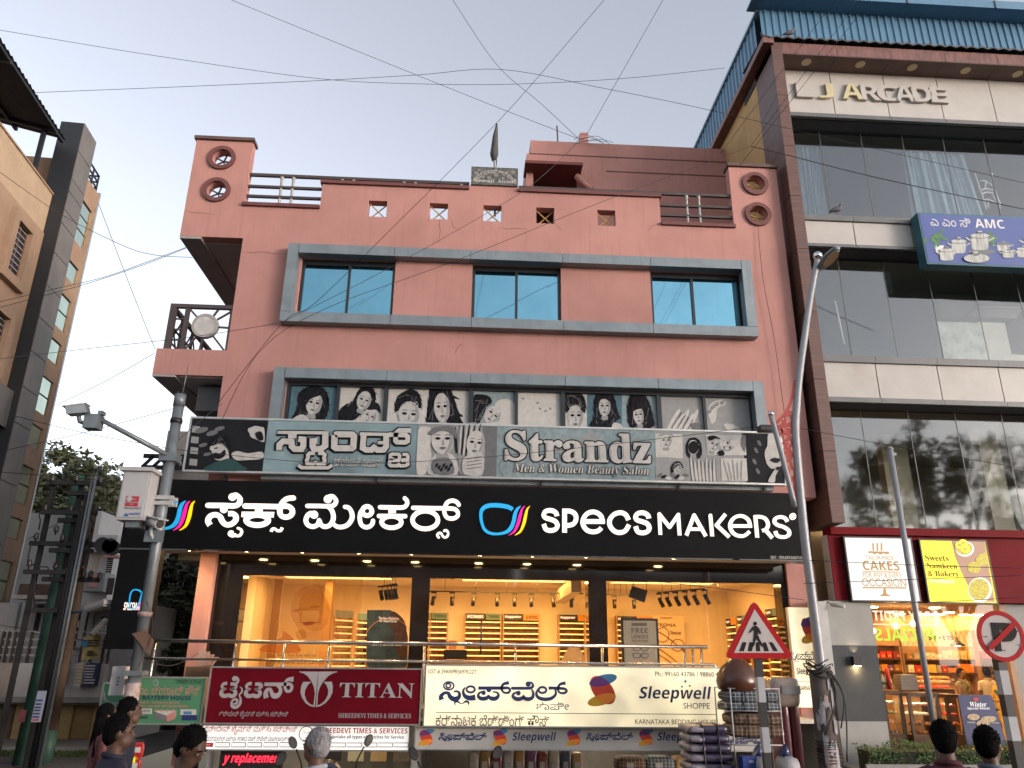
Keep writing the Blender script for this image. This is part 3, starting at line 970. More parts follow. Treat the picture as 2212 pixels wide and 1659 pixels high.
# barber scene
for x,y in ((262,540),(258,612),(252,690),(270,470)): pt([(x,y),(x+50,y+6),(x+46,y+50),(x-6,y+44)],1,M_pg,sm=0)
for x,y,r_ in ((330,500,45),(400,520,40),(450,490,35),(340,600,30),(370,660,28)): pt(ell(x,y,r_,r_*.4,-15),1,M_pmid)
pt([(395,600),(425,585),(475,590),(500,620),(512,660),(505,700),(430,700),(405,670),(398,640),(385,628)],2,M_skin)
pt([(380,590),(400,555),(450,538),(500,545),(523,580),(515,625),(500,620),(480,590),(440,582),(405,600)],3,M_hair)
pt([(405,660),(425,650),(455,655),(485,630),(490,665),(460,690),(425,692),(405,680)],3,M_hair)
pt([(415,618),(440,614),(440,622),(415,626)],3,M_hair,sm=0)
pt([(350,768),(400,725),(470,700),(530,690),(590,730),(625,770)],3,M_pteal)
pt([(640,500),(660,470),(740,465),(752,560),(740,580),(690,560),(660,545),(650,520)],2,M_skin); pt([(635,480),(650,462),(750,455),(755,480),(690,470),(650,485)],3,M_hair)
pt([(690,520),(730,510),(745,560),(720,570),(700,555)],3,M_hair)
pt([(530,660),(570,640),(640,655),(735,645),(738,690),(640,700),(560,700)],3,M_skin)
# two blonde women
for i,(cx_,m2) in enumerate(((1950,M_pmid),(2130,M_pg))):
    if i == 0:
        pt([(1790,480),(1880,500),(1860,600),(1870,680),(1830,790),(1772,790),(1775,600)],1,M_pw); pt([(2035,490),(2046,640),(2030,640),(2020,500)],1,M_pdk)
        pt([(1870,690),(1950,640),(2030,690),(2040,795),(1850,795)],2,M_skin)
        face(pt,(1945,565),75,95,0,3,M_pw); pt([(1850,520),(1900,478),(2020,478),(2040,560),(2000,520),(1930,505),(1880,530)],4,M_pmid)
        pt([(1880,700),(1990,690),(2020,790),(1890,790)],4,M_pmid)
        for k in range(7): pt(ell(1905+k*16,735+(k%3)*14,9,16,30),5,M_pdk,sm=0)
    else:
        pt([(2060,480),(2210,480),(2212,800),(2075,800),(2050,700)],1,M_pg)
        for k in range(8): pt([(2065+k*18,480),(2073+k*18,480),(2063+k*13,640+k*15),(2055+k*14,640)],2,M_hair if k%2 else M_pw)
        face(pt,(2165,590),60,88,8,3,M_pw)
        pt([(2080,700),(2150,650),(2212,660),(2212,795),(2090,795)],4,M_skin)
        for k in range(4): pt([(2105,690+k*22),(2210,672+k*24),(2210,676+k*24),(2105,696+k*22)],5,M_pmid,sm=0)
# kannada salon name, dark outline under pale letters
Ez = Z(1040,1660,.28029)
KS = [('a',[(187,152),(865,158)],46),('a',[(397,160),(397,238)],118),('a',[(212,402),(215,325),(268,276),(385,282),(388,345),(430,388),(528,388),(552,340),(552,252),(480,245)],84),
      ('a',[(862,150),(858,340),(800,385),(705,388),(682,345),(682,275),(745,268)],86),('a',[(990,190),(1020,178),(1240,182),(1262,205),(1252,360),(1235,375),(1010,374),(986,355),(990,190)],88),
      ('a',[(1345,174),(1800,182)],46),('a',[(1398,190),(1385,370),(1430,398),(1510,400),(1545,365),(1590,400),(1680,398),(1715,350),(1715,190)],80),('a',[(1600,296),(1715,296)],46),
      ('a',[(1750,184),(1990,190),(2020,215),(2015,275),(1985,292),(1865,290),(1845,270),(1850,165),(1900,122),(2062,126)],66),
      ('a',[(715,445),(640,445),(615,470),(620,510),(600,540),(605,585),(690,592),(722,575),(755,592),(845,590),(852,545),(840,510),(855,470),(830,445),(760,445)],52),('a',[(480,612),(530,648),(900,650),(955,612)],48),
      ('a',[(1820,525),(1770,520),(1775,470),(1800,458),(1890,460),(1905,480),(1900,520),(1890,545),(1770,545),(1760,600),(1780,620),(1870,622),(1890,605),(1915,622),(1990,620),(2020,600),(2015,545),(1925,545)],48),('a',[(1945,462),(2005,462),(2022,490),(2015,540),(1940,535)],46)]
dark = [(s[0],[(x-8,y+6) for x,y in s[1]],s[2]+46) for s in KS]
stroke_set(dark,Ez,L(1),.004).build('lettering_outline',M_pdk,sb)
stroke_set(KS,Ez,L(5),.004).build('kannada_lettering',M_pw,sb)
txt('ಬ್ಯೂಟಿ ಸಲೂನ್',Ez(985,630),Ez(1665,505),L(2),M_pdk,sb,name='lettering_outline')
txt('ಬ್ಯೂಟಿ ಸಲೂನ್',Ez(982,626),Ez(1662,501),L(4),M_pw,sb)
# Strandz in fat serif letters with outline
def outlined(s,bl,tr,sty,k,off,mi=M_pw,mo=M_pdk,shear=0.):
    for i,(dx,dy) in enumerate(((-off,0),(off,0),(0,off),(0,-off),(-off*.7,off*.7),(off*.7,off*.7),(off*.7,-off*.7),(-off*.7,-off*.7))):
        txt(s,(bl[0]+dx,bl[1]+dy),(tr[0]+dx,tr[1]+dy),L(k)-.0005*i,mo,sb,sty,'lettering_outline',shear=shear)
    txt(s,bl,tr,L(k+2),mi,sb,sty,shear=shear)
a,b = Z8(300,650),Z8(1195,490)
outlined('Strandz',(a[0],a[1]),(b[0],b[1]),'sb',2,4.2)
for dx,dy in ((-1.7,0),(1.7,0),(0,1.5),(0,-1.5),(-1.2,1.1),(1.2,-1.1)):
    txt('Strandz',(a[0]+dx,a[1]+dy),(b[0]+dx,b[1]+dy),L(4)-.001-dx*.0003,M_pw,sb,'sb')
outlined('Men & Women Beauty Salon',Z8(345,738),Z8(1200,690),'sbi',2,1.0)
for (x,y,r_) in ((830,540,60),(330,690,70),(480,640,90),(640,560,50)): pt(ell(x,y,r_,r_),0.5,M_pblue2 if r_>65 else M_pg,Z8)
# collage of spa pictures and the face at the right end
p8 = lambda p,k,m: pt(p,k,m,Z8,0 if k<.7 and len(p)==4 else 3)
p8([(1232,485),(1400,490),(1405,640),(1235,632)],.4,M_pw); face(p8,(1300,530),36,44,0,1,M_pw); p8([(1250,500),(1275,485),(1330,485),(1352,505),(1340,500),(1300,492),(1262,502)],2,M_pg)
p8([(1425,560),(1440,520),(1480,510),(1515,540),(1520,610),(1500,640),(1480,620),(1440,630),(1428,600)],1,M_hair); face(p8,(1468,572),34,46,0,2,M_pw); p8([(1438,555),(1470,530),(1500,550),(1498,590),(1470,612),(1442,592)],3.2,M_hair)
p8([(1545,492),(1790,498),(1800,620),(1560,620)],.5,M_pw); face(p8,(1600,555),34,44,20,1,M_pw); face(p8,(1685,560),36,46,65,1,M_pw); p8([(1560,505),(1600,498),(1640,520),(1610,515),(1575,530)],2,M_hair); p8([(1620,600),(1650,590),(1665,615),(1635,622)],2,M_hair); p8([(1770,500),(1795,505),(1790,600),(1765,560)],1,M_pmid)
p8([(1232,640),(1440,650),(1440,778),(1235,772)],.4,M_pg); face(p8,(1372,700),26,32,20,1.6,M_pw); p8([(1330,700),(1345,668),(1375,658),(1398,675),(1402,700),(1385,680),(1360,682),(1345,705),(1335,730)],1.5,M_hair)
for k in range(7): p8(ell(1260+27*k,745+9*(k%3),20,10,25*(k%4)-40,9),1.3,(M_pmid,M_pdk,M_pw)[k%3])
for k in range(7): p8([(1450+k*24,650+(k%2)*22),(1462+k*24,646+(k%2)*22),(1478+k*22,770),(1462+k*22,775)],1,M_pw); p8([(1462+k*24,650+(k%2)*22),(1465+k*24,650+(k%2)*22),(1482+k*22,765),(1479+k*22,768)],1.6,M_pmid)
p8(ell(1530,740,60,40),.8,M_pg)
p8([(1640,640),(1800,640),(1808,780),(1645,778)],.6,M_pw)
for k in range(5): p8([(1655+k*28,660+12*(k%2)),(1662+k*28,660+12*(k%2)),(1690+k*20,765),(1684+k*20,765)],1.2,M_pg)
pt([(1935,490),(1985,495),(2010,560),(2028,640),(2010,690),(1960,705),(1925,670),(1912,600),(1930,560)],1,M_skin,Z8)
pt([(1946,650),(1975,636),(2015,648),(1985,668)],2,M_pdk,Z8); pt([(1935,785),(1955,740),(1990,692),(2003,702),(1980,750),(1975,788)],2,M_skin,Z8); pt(ell(1994,702,9,13,30),3,M_pdk,Z8)
for x,y in ((1880,545),(1860,590),(1850,660),(1870,720)): pt(ell(x,y,20,10,60),1,M_pmid,Z8)
# ------------------------------------------------------------------ posters in the first floor windows
pw = thing('poster_window_row','row of black framed first floor windows covered with black and white salon portraits','window row',(1,16.6,6))
YP = 16.56
wx = lambda v: P(v,880,YP).x
PA = [(622,729),(729,833),(833,1017),(1017,1115),(1115,1216),(1216,1423),(1423,1520),(1520,1622)]
BG = [M_pblue,M_pw,M_pw,M_pblue2,M_pw,M_pw,M_pg,M_pg]
fr = MB()
zb,zt_ = 6.0,7.86
fr.box(wx(619),wx(1623),YP-.08,YP+.06,zt_-.07,zt_); fr.box(wx(619),wx(1623),YP-.08,YP+.06,zb,zb+.08)
for i,v in enumerate((621,729.5,833,1017.5,1115.5,1215.5,1422.5,1520,1621)):
    hw = .05 if i in (2,3,5,6) else .032
    fr.box(wx(v)-hw,wx(v)+hw,YP-.07,YP+.05,zb+.08,zt_-.07)
fr.build('window_frame',M_frame,pw)
panes = []
for (a,b),m in zip(PA,BG):
    panes.append(MB().box(wx(a)+.03,wx(b)-.03,YP+.0,YP+.02,zb+.08,zt_-.07).build('poster_pane',m,pw))
def pp(pts,k,m,i,z=Z7,sm=3):
    if m is M_hair and 8 < len(pts) < 20: strands(pts,YP-.008*k-.001,panes[i],z)
    return shape(pts,YP-.008*k-.001,m,panes[i],'portrait_patch',z,.0028,sm)
pp([(1040,212),(1110,205),(1165,240),(1185,320),(1170,400),(1130,450),(1050,450),(1010,430),(935,440),(945,400),(975,340),(975,260)],0,M_hair,0)
face((lambda p,k,m:pp(p,k,m,0,Z7)),(1083,322),52,74,12); pp([(925,452),(960,410),(1010,395),(1050,425),(1058,452)],1,M_skin,0); pp([(1040,250),(1090,235),(1130,262),(1060,290),(1032,330)],2,M_hair,0)
pp([(1370,250),(1410,210),(1460,210),(1495,250),(1490,320),(1440,350),(1400,390),(1330,440),(1238,445),(1245,380),(1290,330),(1345,310)],0,M_hair,1)
face((lambda p,k,m:pp(p,k,m,1,Z7)),(1418,302),46,64,18); pp([(1428,350),(1480,312),(1520,330),(1527,385),(1500,362),(1455,365)],1,M_hair,1); face((lambda p,k,m:pp(p,k,m,1,Z7)),(1455,408),46,56,25,.6)
pp([(1622,365),(1638,280),(1690,240),(1740,225),(1790,260),(1802,330),(1792,355),(1770,308),(1690,312),(1660,355),(1640,368)],0,M_hair,2)
face((lambda p,k,m:pp(p,k,m,2,Z7)),(1718,400),72,92,5,.4)
pp([(1645,380),(1660,440),(1668,452),(1655,452),(1640,400)],1,M_pg,2); pp([(1730,452),(1745,430),(1752,452)],1,M_pg,2)
pp([(1868,205),(1940,195),(2000,230),(2030,320),(2062,420),(2070,470),(1850,470),(1836,420),(1850,300)],0,M_hair,2)
face((lambda p,k,m:pp(p,k,m,2,Z7)),(1940,350),52,98,-4)
pp([(2000,260),(2050,285),(2055,295),(2005,280)],0,M_hair,2); pp([(2040,380),(2078,400),(2075,412),(2045,400)],0,M_hair,2)
pp([(98,262),(150,242),(200,255),(216,290),(180,310),(165,360),(135,410),(130,445),(95,445)],0,M_hair,3,Z8)
face((lambda p,k,m:pp(p,k,m,3,Z8)),(222,368),48,60,40); pp([(235,300),(300,270),(360,310),(360,445),(240,440),(270,390)],0,M_pw,3,Z8)
pp([(120,425),(180,420),(250,412),(360,430),(360,450),(120,450)],2,M_pw,3,Z8)
for x,y,a in ((500,295,0),(515,330,40),(550,345,-20),(580,330,60),(410,268,20)): pp(ell(x,y,10,4,a),0,M_pmid,4,Z8)
pp([(808,200),(1025,200),(1025,475),(808,475)],0,M_pblue,5,Z8,0); pp([(1025,200),(1262,200),(1262,480),(1025,480)],0,M_pblue2,5,Z8,0)
pp([(668,240),(710,220),(770,235),(797,280),(797,350),(778,345),(760,300),(700,310),(686,352),(667,322)],1,M_hair,5,Z8); face((lambda p,k,m:pp(p,k,m,5,Z8)),(737,380),48,82,0,.5)
pp([(880,225),(950,225),(985,280),(995,350),(1017,390),(965,410),(975,470),(835,470),(828,420),(855,380),(850,290)],1,M_hair,5,Z8); face((lambda p,k,m:pp(p,k,m,5,Z8)),(918,318),36,60,0,2); pp([(880,280),(918,250),(955,290),(918,268)],3.2,M_hair,5,Z8)
pp([(970,420),(1020,430),(1025,475),(965,475)],2,M_skin,5,Z8)
pp([(1090,240),(1150,235),(1190,280),(1210,360),(1227,440),(1215,478),(1165,478),(1110,440),(1075,445),(1058,360),(1065,280)],1,M_hair,5,Z8); face((lambda p,k,m:pp(p,k,m,5,Z8)),(1128,372),32,58,-8,2); pp([(1085,270),(1140,260),(1165,320),(1120,335),(1088,345)],3,M_hair,5,Z8)
pp([(1205,450),(1262,430),(1262,480),(1200,480)],2,M_pg,5,Z8)
for k in range(5): pp([(1300+k*32,465),(1365+k*30,345+(k%2)*25),(1388+k*28,350+(k%2)*25),(1335+k*30,468)],k%2,M_pw,6,Z8)
for k in range(4): pp([(1390+k*24,360+k*14),(1396+k*24,362+k*14),(1345+k*30,440+k*8),(1340+k*30,440+k*8)],2,M_pmid,6,Z8)
pp(ell(1490,440,36,22,10),2,M_pmid,6,Z8)
pp([(1560,330),(1600,285),(1650,275),(1675,300),(1620,330),(1610,400),(1580,420)],0,M_pw,7,Z8); pp([(1660,430),(1700,425),(1755,450),(1750,480),(1690,470)],0,M_pw,7,Z8)
for x,y in ((1570,345),(1590,318),(1615,300),(1650,290)): pp(ell(x,y,14,9,-40),1,M_pg,7,Z8); pp(ell(x+4,y+8,12,2.5,-40),2,M_pmid,7,Z8)
# ------------------------------------------------------------------ watch shop sign (red)
YT = 15.55
def board(name,label,bl,tr,Y,m,edge=M_alu,th=.14,ew=.025,depth=.02):
    a,b = P(*bl,Y),P(*tr,Y)
    t = thing(name,label,'sign',((a.x+b.x)/2,Y,a.z))
    MB().box(a.x,b.x,Y,Y+th,a.z,b.z).build('sign_face',m,t)
    for q in ((a.x-ew,b.x+ew,b.z,b.z+ew),(a.x-ew,b.x+ew,a.z-ew,a.z),(a.x-ew,a.x,a.z,b.z),(b.x,b.x+ew,a.z,b.z)):
        MB().box(q[0],q[1],Y-depth,Y+th+.002,q[2],q[3]).build('sign_edge',edge,t)
    return t
M_red = mat('crimson flex',(.11,.003,.009),.5,var=.2,scale=.8,spec=.1)
M_tg = mat('silver letters',(.33,.31,.31),.5,var=.08)
ti = board('watch_shop_sign','dark red watch shop sign with grey lettering and emblem on the railing',(443,1561),(910,1447),YT,M_red)
Fz = Z(840,2640,.22604)
ta = [(245,225),(185,232),(152,275),(165,310),(212,320),(158,345),(138,395),(175,440),(240,438),(264,405)]
tb = [(264,405),(290,440),(350,442),(388,395),(365,345),(300,322),(375,315),(398,275),(370,240),(302,235)]
tw = [55,52,45,40,30,48,62,68,60,45]
T1 = [('s',ta,tw,0),('s',tb,tw[::-1],0),('s',[(370,245),(425,200),(425,140),(385,118)],[40,42,40,36]),('d',(374,142),43),
      ('s',[(462,280),(500,320),(495,380),(455,425),(475,490),(465,580),(400,640),(332,622),(318,560)],[6,22,30,22,30,46,52,48,34]),('s',[(318,560),(345,515),(395,500),(420,530),(400,575),(350,580)],[34,34,38,40,38,20]),
      ('s',[(x+428,y+3) for x,y in ta],tw,0),('s',[(x+428,y+3) for x,y in tb],tw[::-1],0),('s',[(745,235),(815,238),(842,275),(800,312)],52,0),
      ('s',[(892,240),(1050,240),(1240,240),(1340,240),(1368,290),(1345,350),(1285,360),(1250,305),(1255,225),(1295,160),(1400,152)],[58,58,58,52,52,52,48,46,46,52,84],0),
      ('s',[(925,480),(912,400),(945,335),(995,330),(1020,395),(1055,440),(1120,435),(1165,380),(1165,310),(1115,255)],[85,75,60,50,60,84,84,62,55,50],0)]
stroke_set(T1,Fz,YT,.012).build('kannada_lettering',M_tg,ti)
half = [(1500,16),(1826,20),(1766,636),(1690,622),(1610,570),(1548,480),(1520,385),(1532,275),(1566,197),(1705,197),(1645,255),(1597,345),(1590,430),(1625,525),(1690,590),(1746,606),(1770,400),(1752,285),(1712,190),(1640,95),(1570,50),(1500,30)]
cc = lambda y: 1830 - (y-20) * .0894
for k,pts in enumerate((half,[(2*cc(y)-x,y) for x,y in half])):
    shape(pts,YT,M_tg,ti,'emblem_half',Fz,.01)
GX = Z(700,2580,.45208)
txt('TITAN',GX(1405,368),GX(2062,243),YT,M_tg,ti,'sb',thick=.01)
txt('SHREEDEVI TIMES & SERVICES',GX(1398,546),GX(2032,508),YT,M_tg,ti,'sb')
txt('ಶ್ರೀದೇವಿ ಟೈಮ್ಸ್ ಮತ್ತು ಸರ್ವೀಸ್',GX(355,552),GX(965,488),YT,M_tg,ti)
# strip below
M_glow = mat('backlit white flex',(.75,.74,.72),.5,emit=.13,ecol=(1,.96,.92),var=.05)
M_ink = mat('navy ink',(.012,.02,.07),.5); M_inkr = mat('red ink',(.45,.015,.02),.5); M_inkk = mat('black ink',(.012,.012,.012),.5)
ts = board('service_strip_sign','white lit strip sign with red lettering and a clock under the red sign',(427,1618),(884,1570),YT+.25,M_glow)
YQ = YT + .25
tag(txt('ಶ್ರೀದೇವಿ ಟೈಮ್ಸ್ ಮತ್ತು ಸರ್ವೀಸ್',GX(215,690),GX(1045,615),YQ,M_inkr,ts),kind='stuff')
txt('ನಮ್ಮಲ್ಲಿ ಎಲ್ಲಾ ತರಹದ ವಾಚ್ ರಿಪೇರಿ ಮಾಡಲಾಗುತ್ತದೆ',GX(245,745),GX(993,705),YQ,M_ink,ts)
txt('SHREEDEVI TIMES & SERVICES',GX(1210,678),GX(2003,636),YQ,M_inkr,ts,'b')
txt('Undertake all types of watches for Service',GX(1290,732),GX(1970,698),YQ,M_ink,ts,'b')
c = P(*GX(1118,683),YQ)
mb = MB(); ribbon(mb,[(c.x+.125*math.cos(k*math.pi/12),c.z+.125*math.sin(k*math.pi/12)) for k in range(24)],.014,YQ-.006,YQ,0,True)
mb.bar((c.x,YQ-.006,c.z),(c.x+.07,YQ-.006,c.z+.03),.01,.004); mb.bar((c.x,YQ-.006,c.z),(c.x-.06,YQ-.006,c.z+.05),.01,.004)
mb.build('printed_clock',M_pmid,ts)
xx = 188
for s_,w_,st in (('TITAN',128,'b'),('SONATA',134,'bi'),('fastrack',132,'i'),('hmt',132,'b'),('RADO',132,'sb'),('ROLEX',130,'sb')):
    q0,q1 = GX(xx,798),GX(xx+w_-6,762)
    a,b = P(*q0,YQ),P(*q1,YQ)
    if s_ == 'TITAN':
        MB().box(a.x,b.x,YQ-.003,YQ,a.z,b.z).build('brand_label',M_inkr,ts)
    else:
        mb = MB(); ribbon(mb,[(a.x,a.z),(b.x,a.z),(b.x,b.z),(a.x,b.z)],.012,YQ-.003,YQ,0,True); mb.build('brand_label',M_inkk,ts)
    txt(s_,(q0[0]+7,q0[1]-4),(q1[0]-7,q1[1]+4),YQ-.002,M_glow if s_=='TITAN' else M_ink,ts,st)
    xx += w_ + 8
for x,s_ in ((1335,'CASIO'),(1472,'SEIKO'),(1608,'POLICE'),(1745,'FOSSIL'),(1880,'DIESEL')):
    q0,q1 = GX(x,798),GX(x+128,764)
    a,b = P(*q0,YQ),P(*q1,YQ)
    mb = MB(); ribbon(mb,[(a.x,a.z),(b.x,a.z),(b.x,b.z),(a.x,b.z)],.012,YQ-.003,YQ,0,True); mb.build('brand_label',M_inkk,ts)
    if s_ != 'SEIKO': txt(s_,(q0[0]+7,q0[1]-4),(q1[0]-7,q1[1]+4),YQ-.002,M_ink if s_=='CASIO' else M_inkk,ts,'b')
# running LED text
M_led = mat('red led',(1,.02,.03),.5,emit=.9,ecol=(1,.015,.04))
lb = board('led_text_sign','black running text sign with glowing red letters',(476,1657),(608,1624),YT+.5,M_inkk,M_inkk)
txt('y replacemer',(480,1653),(604,1627),YT+.5,M_led,lb,'bi',thick=.012)
# ------------------------------------------------------------------ mattress shop sign
M_warm = mat('warm backlit flex',(.75,.70,.55),.5,var=.12,scale=1.2,emit=.13,ecol=(1,.82,.46))
def lumps(m,s0,s1):
    nt = m.node_tree
    b = nt.nodes['Principled BSDF']
    tc = nt.nodes.new('ShaderNodeTexCoord'); n = nt.nodes.new('ShaderNodeTexNoise'); n.inputs['Scale'].default_value = 1.6; n.inputs['Detail'].default_value = 1
    r_ = nt.nodes.new('ShaderNodeMapRange'); r_.inputs[1].default_value = .35; r_.inputs[2].default_value = .7; r_.inputs[3].default_value = s0; r_.inputs[4].default_value = s1
    nt.links.new(tc.outputs['Object'],n.inputs['Vector']); nt.links.new(n.outputs[0],r_.inputs[0]); nt.links.new(r_.outputs[0],b.inputs['Emission Strength'])
lumps(M_warm,.10,.20)
sw = board('mattress_shop_sign','large cream backlit mattress shop sign with blue lettering beside the red sign',(916,1567),(1557,1444),YT,M_warm)
M_nb = mat('deep blue ink',(.012,.026,.11),.5)
Gz = Z(1700,2650,.26221)
K1 = [('r',(256,192),(76,58),24),('r',(250,190),(34,32),24),('s',[(150,402),(140,350),(190,300),(250,305),(275,355),(335,392),(400,370),(418,315),(385,275),(330,278)],[75,62,44,48,62,70,62,44,30,24],0),
      ('s',[(358,484),(345,445),(385,425),(450,462),(512,425),(555,445),(545,484)],[6,24,30,10,30,26,6],0),('s',[(655,365),(570,375),(498,345),(472,275),(500,215)],[82,70,56,36,22],0),('r',(585,245),(62,46),30),
      ('s',[(700,225),(870,225),(1060,225),(1150,225),(1175,262),(1140,298),(1075,285),(1048,225),(1080,165),(1160,145)],[46,46,46,36,34,34,30,34,40,50],0),('d',(858,248),38),
      ('s',[(775,275),(715,300),(700,350),(750,385),(825,375),(852,335),(880,375),(950,385),(1000,345),(985,295),(915,282)],[24,30,44,56,56,20,56,60,44,28,20],0),('d',(778,296),33),
      ('s',[(1210,228),(1350,228),(1480,225),(1522,190),(1495,145),(1450,145)],[42,42,40,34,28,24]),('d',(1448,165),37),
      ('s',[(1500,245),(1525,300),(1510,370),(1450,392),(1390,375),(1380,335),(1360,375),(1285,392),(1222,355),(1232,310),(1285,285)],[20,34,46,56,50,18,50,56,44,30,24],0),('d',(1302,300),33),
      ('r',(1662,255),(58,44),32),('s',[(1600,235),(1570,310),(1605,370),(1700,395),(1800,378),(1860,320),(1858,255),(1830,226),(1755,228)],[20,36,48,52,48,36,30,40,46],0),
      ('s',[(1830,226),(1985,235),(2025,268),(1990,300),(1920,292),(1895,230),(1930,168),(2010,150)],[44,38,34,34,30,32,38,48],0)]
def kan_sleep(par,Y,mp=None):
    stroke_set(K1,Gz,Y,.006,mp).build('kannada_lettering',M_nb,par)
kan_sleep(sw,YT)
txt('ಶಾಪೀ',Gz(1570,556),Gz(2058,436),YT,M_nb,sw)
Hz = Z(2280,2640,.25768)
txt('Sleepwell',Hz(905,485),Hz(2015,248),YT,M_nb,sw,'bi',thick=.006)
txt('SHOPPE',Hz(1597,583),Hz(1995,498),YT,M_nb,sw)
for cx_,cy_,r_ in ((1625,165,30),(1572,248,22),(1692,233,22)):
    shape([(cx_+(r_ if k%2==0 else r_*.42)*math.sin(k*math.pi/5),cy_-(r_ if k%2==0 else r_*.42)*math.cos(k*math.pi/5)) for k in range(10)],YT,M_nb,sw,'printed_star',Hz)
M_sb = mat('logo blue',(.05,.19,.34),.5); M_sp = mat('logo purple',(.12,.03,.16),.5); M_sr = mat('logo red',(.55,.05,.02),.5); M_so = mat('logo orange',(.75,.22,.02),.5); M_sy = mat('logo amber',(.62,.33,.02),.5)
E1,E2,E3 = ell(367,150,218,84,-15),ell(362,300,252,148,52),ell(347,447,224,84,-15)
def s_logo(par,Y,mp=None,z=Hz):
    for i,(pts,m) in enumerate(((E1,M_sb),(E3,M_sy),(E2,M_sr),(clip_poly(E1,E2),M_sp),(clip_poly(E3,E2),M_so))):
        q = [P(*z(*p),Y) for p in pts]
        if mp: q = [Vector((mp(a.x,a.z)[0],Y,mp(a.x,a.z)[1])) for a in q]
        MB().prism([(a.x,Y-.002*(i+1),a.z) for a in q],(0,.0019,0)).build('logo_petal',m,par)
s_logo(sw,YT)
JZ = Z(1600,2580,.58770)
txt('GST # 29AIVPR5697K2ZT',JZ(146,124),JZ(474,98),YT,M_inkk,sw)
txt('Ph.: 99160 43786 / 98860 43577',JZ(1668,140),JZ(2165,114),YT,M_inkk,sw)
txt('KARNATAKA BEDDING HOUSE',JZ(1533,461),JZ(2078,432),YT,M_inkk,sw)
txt('ಕರ್ನಾಟಕ ಬೆಡ್ಡಿಂಗ್ ಹೌಸ್',JZ(195,472),JZ(958,402),YT,M_inkk,sw)
a,b = P(*JZ(198,383),YT),P(*JZ(2072,390),YT)
MB().box(a.x,b.x,YT-.003,YT,a.z-.006,a.z+.006).build('printed_rule',M_pmid,sw)
# strip below with repeated logo and name
M_dim = mat('dim white flex',(.42,.41,.38),.5,var=.12,scale=1.5)
s2 = board('mattress_strip_sign','long pale strip sign repeating the mattress logo below the cream sign',(897,1617),(1700,1578),YT+.15,M_dim)
Y2 = YT + .15
ref = P(*Hz(367,300),YT)
kc0,kc1 = P(*Gz(110,490),YT),P(*Gz(2050,130),YT)
for x,kind in ((130,'l'),(378,'k'),(625,'l'),(855,'e'),(1118,'l'),(1362,'k'),(1602,'l'),(1790,'e'),(2100,'l')):
    c = P(*JZ(x,549),Y2)
    if kind == 'l':
        s_logo(s2,Y2,lambda X,Zz:(c.x+(X-ref.x)*.50,c.z+(Zz-ref.z)*.50))
    elif kind == 'k':
        s = .363
        stroke_set(K1,Gz,Y2,.004,lambda X,Zz:(c.x+(X-(kc0.x+kc1.x)/2)*s,c.z+(Zz-(kc0.z+kc1.z)/2)*s)).build('kannada_lettering',M_nb,s2)
    else:
        txt('Sleepwell',JZ(x-150 if x<1000 else x-112,588),JZ(x+148 if x<1000 else x+190,516),Y2,M_nb,s2,'bi')
c = P(1620,1600,Y2)
s = .42
stroke_set(K1,Gz,Y2,.004,lambda X,Zz:(c.x+(X-(kc0.x+kc1.x)/2)*s,c.z+(Zz-(kc0.z+kc1.z)/2)*s)).build('kannada_lettering',M_nb,s2)
# ------------------------------------------------------------------ battery shop sign (green)
M_gr = mat('green flex',(.065,.21,.105),.5,var=.15,scale=1.2)
M_pk = mat('pink ink',(.46,.2,.16),.5)
gb = board('battery_shop_sign','green battery shop sign with dark lettering left of the red sign',(279,1562),(444,1466),YT+.05,M_gr)
KZ = Z(0,2300,.43647); YB = YT + .05
txt('70909 07545',KZ(1583,898),KZ(1825,866),YB,M_inkk,gb,'i')
txt('ಎಂ. ಬ್ಯಾಟರಿ ಹೌಸ್',KZ(1250,1000),KZ(1812,918),YB,M_pk,gb)
tag(txt('M BATTERY HOUSE',KZ(1215,1043),KZ(1728,1008),YB,M_ink,gb,'b'),kind='stuff')
txt('Deals in : Automotive Battery',KZ(1250,1082),KZ(1620,1058),YB,M_pk,gb,'b')
txt('Inverters : Microtek, SMF Tubular Battery',KZ(1205,1114),KZ(1700,1090),YB,M_pk,gb,'b')
def pbox(x0,y0,x1,y1,m,par,Y,name='print',z=KZ,k=0):
    return shape([(x0,y0),(x1,y0),(x1,y1),(x0,y1)],Y-.003*k,m,par,name,z)
pbox(1235,1122,1370,1170,M_pw,gb,YB); txt('MICROTEK',KZ(1250,1156),KZ(1362,1132),YB-.003,M_inkk,gb,'bi')
txt('AMARON',KZ(1248,1214),KZ(1338,1190),YB,M_inkk,gb,'bi')
pbox(1395,1140,1590,1185,M_pw,gb,YB); shape([(1395,1150),(1500,1185),(1500,1240),(1400,1210)],YB-.003,M_pmid,gb,'print',KZ); shape([(1500,1185),(1592,1140),(1580,1215),(1510,1242)],YB-.003,M_pk,gb,'print',KZ)
for x in (1410,1460,1510,1560): shape(ell(x,1140,14,10),YB-.004,M_pk,gb,'print',KZ)
pbox(1628,1130,1770,1180,M_pw,gb,YB); pbox(1640,1180,1780,1230,M_nb,gb,YB); pbox(1655,1148,1730,1175,M_sb,gb,YB,k=1)
shape(ell(1405,890,24,32),YB,M_pg,gb,'print',KZ); shape(ell(1405,890,14,22),YB-.003,M_gr,gb,'print',KZ)
g2 = board('green_side_sign','green sign panel partly hidden behind the grey junction box',(218,1524),(288,1478),16.2,M_gr)
mb = MB(); q = P(250,1496,16.2); ribbon(mb,[(q.x+.22*math.cos(R(t)),q.z+.2*math.sin(R(t))) for t in range(180,361,20)],.04,16.19,16.2,0); mb.build('print',M_pg,g2)
